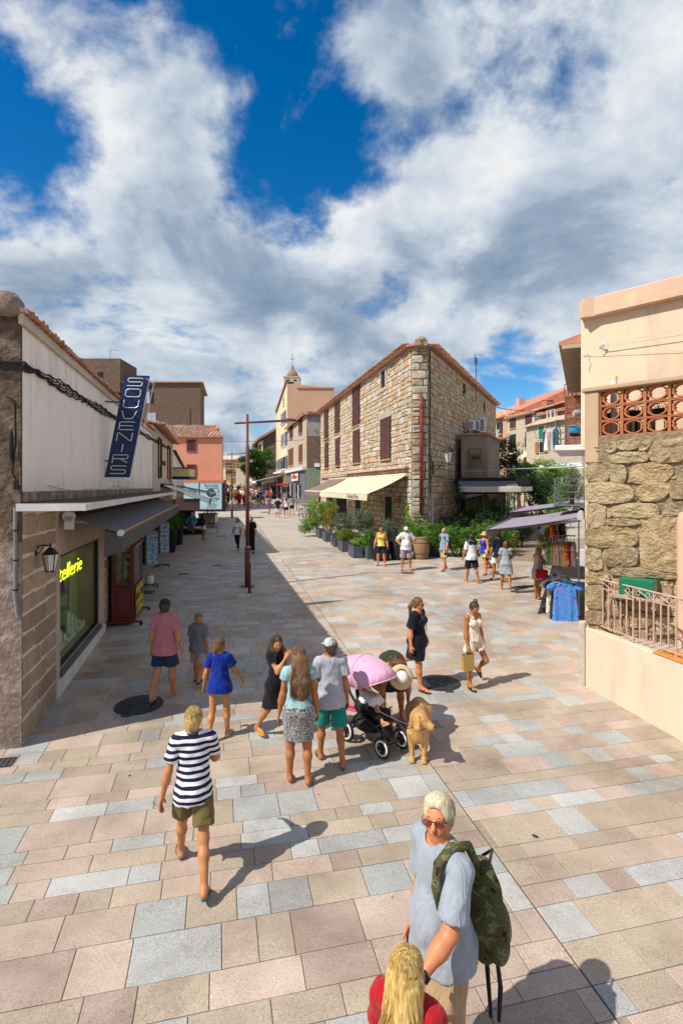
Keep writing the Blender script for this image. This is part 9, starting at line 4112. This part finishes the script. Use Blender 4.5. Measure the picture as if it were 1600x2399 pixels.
# --- the crowd beyond, too many to tell apart
crowd_p=[]
mb=MB()
CM=['skin_tan','hair_brown','c_white','c_navy','c_red','c_ltgrey','c_black','c_royal','c_sand','c_yell2','c_turq','c_coral','c_jeans','hair_dark','hair_blond']
rg=random.Random(77)
NC=0
while NC<130:
 Y=rg.uniform(64,108)
 px=rg.uniform(526,668)
 if Y<78 and px>640:
  continue
 X=(px-CX)/F*Y
 hgt=rg.uniform(1.55,1.85)
 z0_=gz(Y)
 k=hgt/1.75
 a=rg.random()*6.28
 mt=Matrix.Translation((X,Y,z0_))@Matrix.Rotation(a,4,'Z')@Matrix.Scale(k,4)
 T_,B_=rg.choice([2,2,3,4,5,6,7,8,9,10,11]),rg.choice([3,6,8,12,12,2,5])
 sw=rg.uniform(-.12,.12)
 tb=lambda pts,rs,mi,n=6:mb.tube([mt@Vector(q)for q in pts],[r*k for r in rs],n,mi)
 tb([(0,0,.82),(0,0,1.05),(0,0,1.3),(0,0,1.46),(0,0,1.5)],[.17,.16,.19,.15,.05],T_,8)
 tb([(0,0,1.48),(0,0,1.56)],[.055,.055],0)
 mb.ball((0,0,1.64),(.08,.1,.12),8,6,0,mtx=mt)
 mb.ball((0,-.02,1.67),(.09,.105,.11),8,5,rg.choice([1,13,13,14,1,2]),mtx=mt)
 for sg in(-1,1):
  tb([(sg*.09,0,.95),(sg*.1,sg*sw,.5)],[.11,.09],B_)
  tb([(sg*.1,sg*sw,.52),(sg*.1,sg*sw*1.5,.04)],[.06,.04],B_ if rg.random()<.35 else 0)
  mb.ball((sg*.1,sg*sw*1.5+.05,.035),(.04,.12,.035),6,4,6,mtx=mt)
  tb([(sg*.19,0,1.42),(sg*.24,sg*.03,1.18)],[.07,.06],T_)
  tb([(sg*.24,sg*.03,1.18),(sg*.24,.08,.90)],[.045,.035],0)
  mb.ball((sg*.24,.09,.86),(.03,.04,.06),6,4,0,mtx=mt)
 NC+=1
cr=mb.obj('crowd',CM,kind='stuff',smooth=True)
tag(cr,'dense crowd of visitors filling the far end of the street','crowd')

# market stalls with clothes in front of the grey shop
for i,(px,py,m_,lb)in enumerate(((664,1172,'c_print','market clothes rack with red topped sign nearer the grey shop'),(676,1174,'c_coral','market clothes rack with red topped sign before the shop window'),(640,1168,'c_ltgrey','market clothes rack of denim beside the woman in yellow'))):
 t=thing('market_rack',lb,'rack',G(px,py),.3,'market clothes racks')
 MB().tube([(-.9,0,0),(-.9,0,2.1),(.9,0,2.1),(.9,0,0)],.03,6).obj('frame','steel',t)
 MB().cbox(-.95,-.3,2.1,.95,.3,2.35,.02).obj('header','sign_red',t)
 rgk=random.Random(i)
 for k in range(7):
  x=-.75+.25*k
  garment_mesh(.42,.75,.1,k,1.1).obj('garment',rgk.choice(['cloth_white','cloth_navy','cloth_teal','cloth_plum','print_red','cloth_black','c_print']),t,smooth=True).matrix_basis=Matrix.Translation((x,0,2.0))@Matrix.Rotation(1.0,4,'Z')
  garment_mesh(.42,.6,.1,k,1.1).obj('garment',rgk.choice(['cloth_white','cloth_navy','cloth_teal','cloth_plum','print_red','cloth_black']),t,smooth=True).matrix_basis=Matrix.Translation((x,0,1.1))@Matrix.Rotation(1.0,4,'Z')

  # ------------------------------------------------------------------ the man in the foreground and the blond girl
p=Person('big man in grey T-shirt with camouflage rucksack looking over his shoulder',loc=Vector((.60,3.22,gz(3.22))),H=1.84,face=116,build=1.06,belly=.9,legs=((10,2,8),(-10,3,8)),arms=((26,14,30,10),(0,5,14,0)),lean=(2,0),
 head=(36,-15,4),skin='red',h=.0095,face_detail=False)
p.hair('crew','white')
p.features()
p.top('c_ltgrey',sleeve=.80,hem=.10,g=.022,loose=.02,rip=.005)
p.shorts('c_khaki',L=.98,flare=.03)
p.shoes('sole_brown')
hr,hm=p.hr,p.hm()
D('lens_pink',fn=mk_pane,tint=(.75,.45,.42),fac=.75)
for sg in(-1,1):
 MB().ball((sg*.31*hr,.86*hr,-.05*hr),(.25*hr,.02*hr,.13*hr),14,8,mtx=hm).obj('spectacle_lens','lens_pink',p.t,smooth=True)
mb=MB()
for sg in(-1,1):
 mb.tube([hm@Vector((sg*x*hr,.87*hr,z*hr))for x,z in((.08,.04),(.30,.09),(.55,.05),(.57,-.05),(.45,-.17),(.2,-.18),(.07,-.06),(.08,.04))],.014*hr,5)
 mb.tube([hm@Vector((sg*.55*hr,.86*hr,.05*hr)),hm@Vector((sg*.70*hr,.5*hr,.04*hr)),hm@Vector((sg*.70*hr,-.05*hr,.05*hr))],.018*hr,5)
mb.tube([hm@Vector((-.08*hr,.87*hr,.02*hr)),hm@Vector((.08*hr,.87*hr,.02*hr))],.016*hr,5)
mb.obj('spectacle_frame','eye_dark',p.t)
# watch on the left wrist
w=p.wri[0]+(p.elb[0]-p.wri[0])*.10
dv=Vector(p.elb[0]-p.wri[0]).normalized()
q=dv.to_track_quat('Z','Y').to_matrix().to_4x4()
q.translation=Vector(w)
MB().lathe([(.038,-.018),(.042,-.014),(.042,.014),(.038,.018)],(0,0,0),16,mtx=q).obj('watch_strap','rubber',p.t,smooth=True)
loc_side=(Matrix.Rotation(-p.t.rotation_euler.z,3,'Z')@Vector((-.3,-.8,.5))).normalized()
cc=Vector(w)+(loc_side-dv*loc_side.dot(dv)).normalized()*.040
q2=(loc_side-dv*loc_side.dot(dv)).normalized().to_track_quat('Z','Y').to_matrix().to_4x4()
q2.translation=cc
MB().cbox(-.019,-.023,-.004,.019,.023,.010,.005,mtx=q2).obj('watch_face','glass_dark',p.t)
# rucksack hanging from the left shoulder: separate thing
MAN=p
Mw=Matrix.Translation(p.t.location)@Matrix.Rotation(p.t.rotation_euler.z,4,'Z')
rs_=thing('camouflage_rucksack','camouflage rucksack hanging from the left shoulder of the man in grey','backpack',Mw@Vector((0,0,0)),p.t.rotation_euler.z)
K=p.k
c0=p.chest+p.Rc@np.array([-.07,-.24,-.26])*K
A=Sdf()
A.ell(c0,np.array([.14,.10,.31])*K,.05,p.Rc)
A.ell(c0+np.array([0,-.08,-.10])*K,np.array([.12,.07,.15])*K,.03,p.Rc)
A.ell(c0+np.array([-.11,-.01,-.12])*K,np.array([.06,.07,.11])*K,.02,p.Rc)
A.rip(.007,30,.7)
sdf_obj('pack_body',A,'camo',rs_,.010)
sh=p.sho[0]
mb=MB()
pts=[c0+np.array([-.02,.06,.28])*K,sh+np.array([.045,-.09,.085])*K,sh+np.array([.05,.02,.105])*K,sh+np.array([.045,.11,.04])*K,sh+np.array([.035,.135,-.07])*K,sh+np.array([.02,.12,-.18])*K]
n=6
mb.tube(pts,[.022,.028,.030,.030,.026,.018],8)
mb.obj('padded_strap','camo',rs_,smooth=True)
MB().tube([sh+np.array([.02,.12,-.17])*K,sh+np.array([.0,.09,-.30])*K,c0+np.array([-.06,.10,-.22])*K],.012,6).obj('web_strap','sole_brown',rs_)
MB().tube([c0+np.array([-.02,-.02,.25])*K,c0+np.array([.03,-.09,.30])*K,c0+np.array([.07,-.05,.25])*K],.010,6).obj('grab_loop','plum_web' if 'plum_web' in _DEF else D('plum_web',(.05,.03,.035),rough=.8),rs_)
mb=MB()
mb.tube([c0+np.array([-.04,-.06,-.25])*K,c0+np.array([-.04,-.09,-.45])*K,c0+np.array([-.06,-.06,-.62])*K],[.012,.016,.012],6)
mb.tube([c0+np.array([.05,-.06,-.25])*K,c0+np.array([.06,-.08,-.42])*K,c0+np.array([-.04,-.02,-.60])*K],[.012,.016,.012],6)
mb.obj('loose_strap','rubber',rs_)

p=Person('girl with long blond hair in red top at the bottom edge',loc=Vector((.315,2.56,gz(2.56))),H=1.50,face=-30,fem=True,child=True,legs=((3,2,3),(-3,2,4)),arms=((5,10,10,0),(8,10,14,0)),skin='fair',h=.0105,head=(6,-6,0))
p.hair('verylong','honey',len=.52)
p.top('c_redshirt',sleeve=.6,hem=.08,neck=.105)
p.shorts('c_denim',L=.7)
p.shoes('sole_brown')

# small things lying on the slabs
for nm,lb,px,py,sz,m_ in(('pen_cap','small black plastic cap lying on the paving at right',1253,1961,(.035,.012,.012),'ink'),('dropped_button','small black disc lying on the paving at left',304,1818,(.014,.014,.006),'ink'),
 ('dry_twig','little dry twig on a grey slab left of the striped boy',362,1884,(.05,.004,.004),'bark')):
 o_=MB().ball((0,0,sz[2]),sz,10,6).obj(nm,m_,smooth=True)
 tag(o_,lb,'litter')
 o_.location=G(px,py)
 o_.rotation_euler=(0,0,-.7)

 # ------------------------------------------------------------------ dog
def make_dog(label,loc,rz,K,hm_,h,headyaw,m):
 t=thing('dog',label,'dog',loc,rz)
 A=Sdf()
 V_=lambda*q:np.array(q)*K
 # y forward, z up; withers at .56
 A.cone(V_(0,.20,.43),V_(0,-.05,.42),.125*K,.118*K,.05,(np.array([1.0,0,0]),1.12))
 A.cone(V_(0,-.05,.42),V_(0,-.32,.45),.112*K,.105*K,.05,(np.array([1.0,0,0]),1.05))
 A.ell(V_(0,.25,.38),V_(.11,.12,.16),.05)
 A.ell(V_(0,-.36,.46),V_(.115,.12,.12),.05)
 A.cone(V_(0,.26,.45),V_(-.02,.38,.57),.105*K,.088*K,.05)
 hd=V_(-.035,.43,.615)
 R=RZ(math.radians(headyaw))@RX(-.15)
 hp=lambda*q:hd+R@(np.array(q)*K)
 A.ell(hp(0,0,.0),V_(.084,.098,.084),.03,R)
 A.cone(hp(0,.05,-.025),hp(0,.155,-.045),.060*K,.044*K,.03)
 for sg in(-1,1):
  A.cone(hp(sg*.072,-.015,.045),hp(sg*.108,.01,-.075),.034*K,.044*K,.008,(R@np.array([1.0,0,0]),2.0))
  # front legs
  A.cone(V_(sg*.085,.27,.36),V_(sg*.085,.26,.22),.062*K,.042*K,.04)
  A.cone(V_(sg*.085,.26,.22),V_(sg*.075,.27,.04),.038*K,.030*K,.02)
  A.cone(V_(sg*.075,.27,.035),V_(sg*.075,.33,.028),.032*K,.030*K,.02)
  # hind legs: stifle forward, hock back
  A.cone(V_(sg*.10,-.36,.42),V_(sg*.11,-.28,.27),.088*K,.055*K,.04)
  A.cone(V_(sg*.11,-.28,.27),V_(sg*.105,-.43,.17),.052*K,.032*K,.03)
  A.cone(V_(sg*.105,-.43,.17),V_(sg*.105,-.41,.04),.030*K,.026*K,.02)
  A.cone(V_(sg*.105,-.41,.035),V_(sg*.105,-.35,.028),.030*K,.028*K,.02)
 A.cone(V_(0,-.45,.50),V_(0,-.60,.36),.035*K,.030*K,.03)
 A.cone(V_(0,-.60,.36),V_(0,-.66,.22),.032*K,.014*K,.02)
 A.rip(.002*K,120,.5)
 bo=sdf_obj('body',A,m,t,h)
 if h<.02:
  fur=MB()
  rgf=random.Random(9)
  vsx=bo.data.vertices
  for q in range(5200):
   v=vsx[rgf.randrange(len(vsx))]
   n_=v.normal
   fl=Vector((rgf.uniform(-.35,.35),-.75,-.55))
   fl=(fl-n_*fl.dot(n_))
   if fl.length<.05:
    continue
   fl.normalize()
   w_=n_.cross(fl)*.0022
   b0=v.co-n_*.002
   e_=v.co+fl*rgf.uniform(.014,.03)+n_*rgf.uniform(.002,.008)
   fur.add([b0-w_,b0+w_,e_],[(0,1,2)])
  fur.obj('coat',m,t,kind='stuff')
 for sg in(-1,1):
  MB().ball(hp(sg*.036,.082,.022),.010*K,8,6).obj('eye','eye_dark',t)
  if h<.02:
   for j in range(3):
    MB().ball(V_(sg*.075+(j-1)*.018,.355,.022),(.009*K,.012*K,.012*K),6,5).obj('toe',m,t,smooth=True)
 MB().ball(hp(0,.196,-.030),(.019*K,.014*K,.013*K),8,6).obj('nose','eye_dark',t,smooth=True)
 return t,hp,V_

D('dog_gold',fn=mk_hair,c=(.62,.36,.12),c2=(.40,.20,.06),fine=45.0)
D('dog_cream',fn=mk_hair,c=(.60,.48,.32),c2=(.42,.32,.2),fine=40.0)
gd=(G(966,1786)+G(992,1786))/2
DK=1.0
t,hpd,V_=make_dog('golden labrador with red collar standing beside the stroller',gd+Vector((.10,.36,0)),math.radians(171),DK,None,.011,66,'dog_gold')
t.location=gd-(Matrix.Rotation(math.radians(171),3,'Z')@Vector((0,.30,0)))
mt=Matrix.Translation(Vector(V_(-.012,.335,.525)))@Matrix.Rotation(math.radians(-52),4,'X')@Matrix.Rotation(math.pi/2,4,'X')
MB().ring((0,0,0),.092,.011,22,6,mtx=mt).obj('collar','sole_red',t,smooth=True)
MB().lathe([(.018,-.004),(.018,.004)],(0,0,0),10,mtx=Matrix.Translation(Vector(V_(-.02,.43,.47)))@Matrix.Rotation(math.pi/2,4,'X')).obj('name_tag','brass',t)
MB().ball(hpd(0,.16,-.085),(.012,.03,.006),8,5).obj('tongue','lips',t,smooth=True)
DOG=t
make_dog('small pale dog far off behind the lamp post',G(588,1189),math.radians(170),1.05,None,.035,0,'dog_cream')

# ------------------------------------------------------------------ stroller with child, scooter, leaning mother
wl={'rl':G(810,1736),'fl':G(895,1779),'fr':G(936,1752)}
# stroller frame: forward direction from the rear wheel to the front wheel on its right-hand side as seen
fwd=(wl['fl']-wl['rl'])
fwd.z=0
L_base=fwd.length
fwd.normalize()
ang=math.atan2(fwd.y,fwd.x)-math.pi/2
lat_=Vector((-fwd.y,fwd.x,0))
trk=abs((wl['fr']-wl['fl']).dot(lat_))or .5
org=wl['rl'].lerp(wl['fl'],.5)+lat_*trk/2
str_=thing('stroller','black baby stroller with pink canopy in the middle of the paving','stroller',(org.x,org.y,gz(org.y)),ang)
hb,ht=L_base/2,trk/2
RW=.135

def wheel(x,y,r,name='wheel'):
 o=MB().ring((x,y,r),r-.018,.019,26,8,mtx=Matrix.Translation((x,y,r))@Matrix.Rotation(math.pi/2,4,'Z')@Matrix.Translation((-x,-y,-r))).obj(name,'rubber',str_,smooth=True)
 mt=Matrix.Translation((x,y,r))@Matrix.Rotation(math.pi/2,4,'Y')
 mb=MB()
 mb.lathe([(r-.058,-.018),(r-.034,-.023),(r-.028,.0),(r-.034,.023),(r-.058,.018)],(0,0,0),26,mtx=mt,cap=False)
 mb.obj('rim','rim_white',o,smooth=True)
 mb=MB()
 for k in range(5):
  a=k*2*math.pi/5
  mb.box(.0,-.016,-.010,r-.04,.016,.010,mtx=mt@Matrix.Rotation(a,4,'Z'))
 mb.lathe([(.028,-.022),(.028,.022)],(0,0,0),12,mtx=mt)
 mb.obj('spokes','stroller_black',o)
 return o

for x,y in((-ht,-hb),(ht,-hb),(-ht,hb),(ht,hb)):
 wheel(x,y,RW if y>0 else RW*1.12)
mb=MB()
for sg in(-1,1):
 mb.tube([(sg*ht*.8,hb,RW+.16),(sg*ht*.85,.0,.42),(sg*ht*.9,-hb*.75,.66),(sg*ht*.9,-hb*1.35,1.00)],.017,8)
 mb.tube([(sg*ht*.9,-hb,.17),(sg*ht*.88,-.10,.47),(sg*ht*.85,.05,.62)],.015,8)
 mb.tube([(sg*ht,hb,RW),(sg*ht*.92,hb-.02,RW+.10),(sg*ht*.8,hb-.01,RW+.17)],.022,8)
mb.tube([(-ht,-hb,RW*1.12),(ht,-hb,RW*1.12)],.016,8)
mb.tube([(-ht*.8,hb*.6,.36),(ht*.8,hb*.6,.36)],.015,8)
mb.obj('chassis','stroller_black',str_,smooth=True)
mb=MB()
mb.tube([(-ht*.9,-hb*1.35,1.0),(-ht*.8,-hb*1.5,1.03),(ht*.8,-hb*1.5,1.03),(ht*.9,-hb*1.35,1.0)],.018,8)
mb.obj('handle_bar','rubber',str_,smooth=True)
A=Sdf()
A.cone((-.10,-.14,.52),(.10,-.14,.52),.09,.09,.04)
A.cone((-.10,.16,.46),(.10,.16,.46),.06,.06,.04)
A.cone((0,-.15,.50),(0,.17,.46),.10,.08,.06,(np.array([0,0,1.0]),1.5))
A.cone((-.12,-.26,.92),(.12,-.26,.92),.05,.05,.04)
A.cone((0,-.16,.52),(0,-.27,.92),.13,.12,.05,(np.array([0,1.0,.2]),2.6))
A.cone((0,.17,.44),(0,.30,.22),.10,.09,.04,(np.array([0,1.0,.5]),3.2))
sdf_obj('seat',A,'stroller_black',str_,.014)
A=Sdf()
A.ell((0,-.10,.27),np.array([.17,.26,.11]),.03)
A.rip(.004,30,.4)
sdf_obj('basket',A,'stroller_black',str_,.016)
mb=MB()
mb.box(-.04,.30,.18,.14,.42,.20)
mb.obj('footrest','stroller_black',str_)
# canopy: three hoops with fabric between
mb=MB()
n,rows=16,9
vs_=[]
cw=.262
for j in range(rows):
 t_=j/(rows-1)
 a=math.radians(-66+126*t_)
 for k in range(n+1):
  b=math.pi*k/n
  x=cw*math.cos(b)*(1.0)
  rr=.40*(math.sin(b)**.55)+.04
  bulge=1+.03*math.sin(t_*math.pi*3)**2
  y=-.14+rr*bulge*math.sin(a)*1.22
  z=.78+rr*bulge*math.cos(a)*.92
  vs_.append((x*(1.06 if 0<k<n else 1),y,z))
fs=[]
for j in range(rows-1):
 for k in range(n):
  fs.append((j*(n+1)+k,(j+1)*(n+1)+k,(j+1)*(n+1)+k+1,j*(n+1)+k+1))
mb.add(vs_,fs)
can=mb.obj('canopy','stroller_pink',str_,smooth=True)
sol=can.modifiers.new('s','SOLIDIFY')
sol.thickness=.012
sol.offset=-1
mb=MB()
for j in(0,4,8):
 mb.tube([vs_[j*(n+1)+k]for k in range(n+1)],.010,6)
mb.obj('canopy_seam','stroller_pink',can,smooth=True)
MB().box(-.2385,-.34,.80,-.2350,-.27,.95).obj('side_patch','ink',str_)
# child in the seat
Ms=Matrix.Translation(str_.location)@Matrix.Rotation(ang,4,'Z')
p=Person('toddler in white dress sitting in the stroller, legs dangling',loc=Vector(Ms@Vector((0,-.12,0))),H=.95,face=math.degrees(ang),child=True,fem=True,legs=((72,9,46,0,10),(80,9,40,0,10)),arms=((30,12,40,20),(30,12,40,20)),lean=(-16,0),skin='tan',h=.0115,
 sit=.90*.965*.95/1.75-.60)
p.hair('bob','sand')
p.top('c_white',sleeve=.4,hem=.03,loose=.02)
p.skirt('c_white',L=.62,flare=.04,name='dress_skirt',top=.10)
p.shoes('sole_tan')
# pink scooter hooked to the back of the stroller
sc=thing('kick_scooter','pink and red child scooter leaning at the back of the stroller','scooter',Ms@Vector((-ht-.02,-hb-.10,0)),ang+math.radians(15))
MB().cbox(-.07,-.30,.26,.07,.26,.29,.012).obj('deck','hot_pink',sc)
MB().tube([(0,-.30,.30),(0,-.34,.60),(0,-.36,.98)],.017,8).obj('steering_column','hot_pink',sc,smooth=True)
MB().tube([(-.16,-.36,.98),(.16,-.36,.98)],.014,8).obj('handlebar','steel',sc)
for sg in(-1,1):
 MB().tube([(sg*.16,-.36,.98),(sg*.07,-.36,.98)],.022,8).obj('grip','hot_pink',sc)
 MB().tube([(sg*.10-.02,-.32,.24),(sg*.10+.02,-.32,.24)],.06,14).obj('wheel','rubber',sc)
MB().tube([(-.02,.28,.25),(.02,.28,.25)],.05,14).obj('wheel','rubber',sc)
MB().cbox(-.11,-.38,.26,.11,-.26,.34,.02).obj('fork','hot_pink',sc)
# mother bending over the canopy
mp=G(917,1688)
p=Person('woman in dark green dress and white hat bending over the stroller',loc=Vector((mp.x,mp.y,gz(mp.y))),H=1.70,face=186,fem=True,legs=((4,4,4),(-4,4,4)),arms=((56,16,30,0),(64,30,40,0)),lean=(94,0),head=(-10,0,0),skin='tan',h=NEAR)
p.hair('long','auburn',len=.34)
p.hat('straw_white',band='ink',r=1.5,brim='straw')
for sg in(-1,1):
 a0=p.pel+p.Rt@np.array([sg*.05,-.125,.10])*p.k
 a1=p.chest+p.Rt@np.array([-sg*.03,-.125,.02])*p.k
 a2=p.neck+p.Rt@np.array([-sg*.08,-.045,.0])*p.k
 MB().tube([a0,a1,a2],.016,6).obj('back_strap','c_army',p.t,smooth=True)
p.skirt('c_army',L=1.0,flare=.05,name='dress_skirt')
p.shoes('sole_tan')
# leash from stroller to collar
a_=Ms@Vector((ht*.9,hb*.1,.62))
b_=DOG.matrix_basis@Vector((0,0,0))
b_=Vector(DOG.location)+Matrix.Rotation(math.radians(171),3,'Z')@Vector(V_(0.06,.40,.50))
mb=MB()
cable(mb,[a_,b_],.0045,.02,8)
tag(mb.obj('dog_leash','grey_metal'),'thin grey leash running from the stroller to the dog','leash')

# ------------------------------------------------------------------ pieces that came out of one loop become parts of their own
SPLIT={'corner_post','mortar_core','door_frame','clip','end_cap','folding_arm','arm','pier','foot_bar','clamp','upright','rail','foot','loose_strap','back_post','louver','rafter','balcony','coping_tiles',
 'window','frame','bracket','beam','gable_wall','rail_bars','edge','roof_edge','shelf_rack','goods','cornice','lower_panel','window_surround','lattice_joint','sleeve','trim_rod','wall','hook','wire','cable','loose_wire'}
ONE={'frame','cornice','lower_panel','window_surround','hook','shelf_rack','roof_edge','wall','window'}
for o in[x for x in COL.objects if x.type=='MESH' and x.parent is not None and x.name.split('.')[0]in SPLIT-ONE and not x.modifiers]:
 me=o.data
 if me.users>1 or len(me.vertices)>20000:
  continue
 n=len(me.vertices)
 par=list(range(n))

 def find(a):
  while par[a]!=a:
   par[a]=par[par[a]]
   a=par[a]
  return a
 for e in me.edges:
  a,b=find(e.vertices[0]),find(e.vertices[1])
  if a!=b:
   par[a]=b
 groups={}
 for p_ in me.polygons:
  groups.setdefault(find(p_.vertices[0]),[]).append(p_)
 if not 2<=len(groups)<=40:
  continue
 co=[tuple(v.co)for v in me.vertices]
 base=o.name.split('.')[0]
 if base=='coping_tiles':
  base='coping_tile'
 for fl in groups.values():
  used,fs={},[]
  for p_ in fl:
   fs.append(tuple(used.setdefault(i,len(used))for i in p_.vertices))
  m2=bpy.data.meshes.new(base)
  m2.from_pydata([co[i]for i in used],[],fs)
  for m_ in me.materials:
   m2.materials.append(m_)
  m2.polygons.foreach_set('use_smooth',[fl[0].use_smooth]*len(fs))
  q=bpy.data.objects.new(base,m2)
  COL.objects.link(q)
  q.parent=o.parent
  q.matrix_basis=o.matrix_basis.copy()
 for ch in list(o.children):
  ch.parent=o.parent
 bpy.data.objects.remove(o)
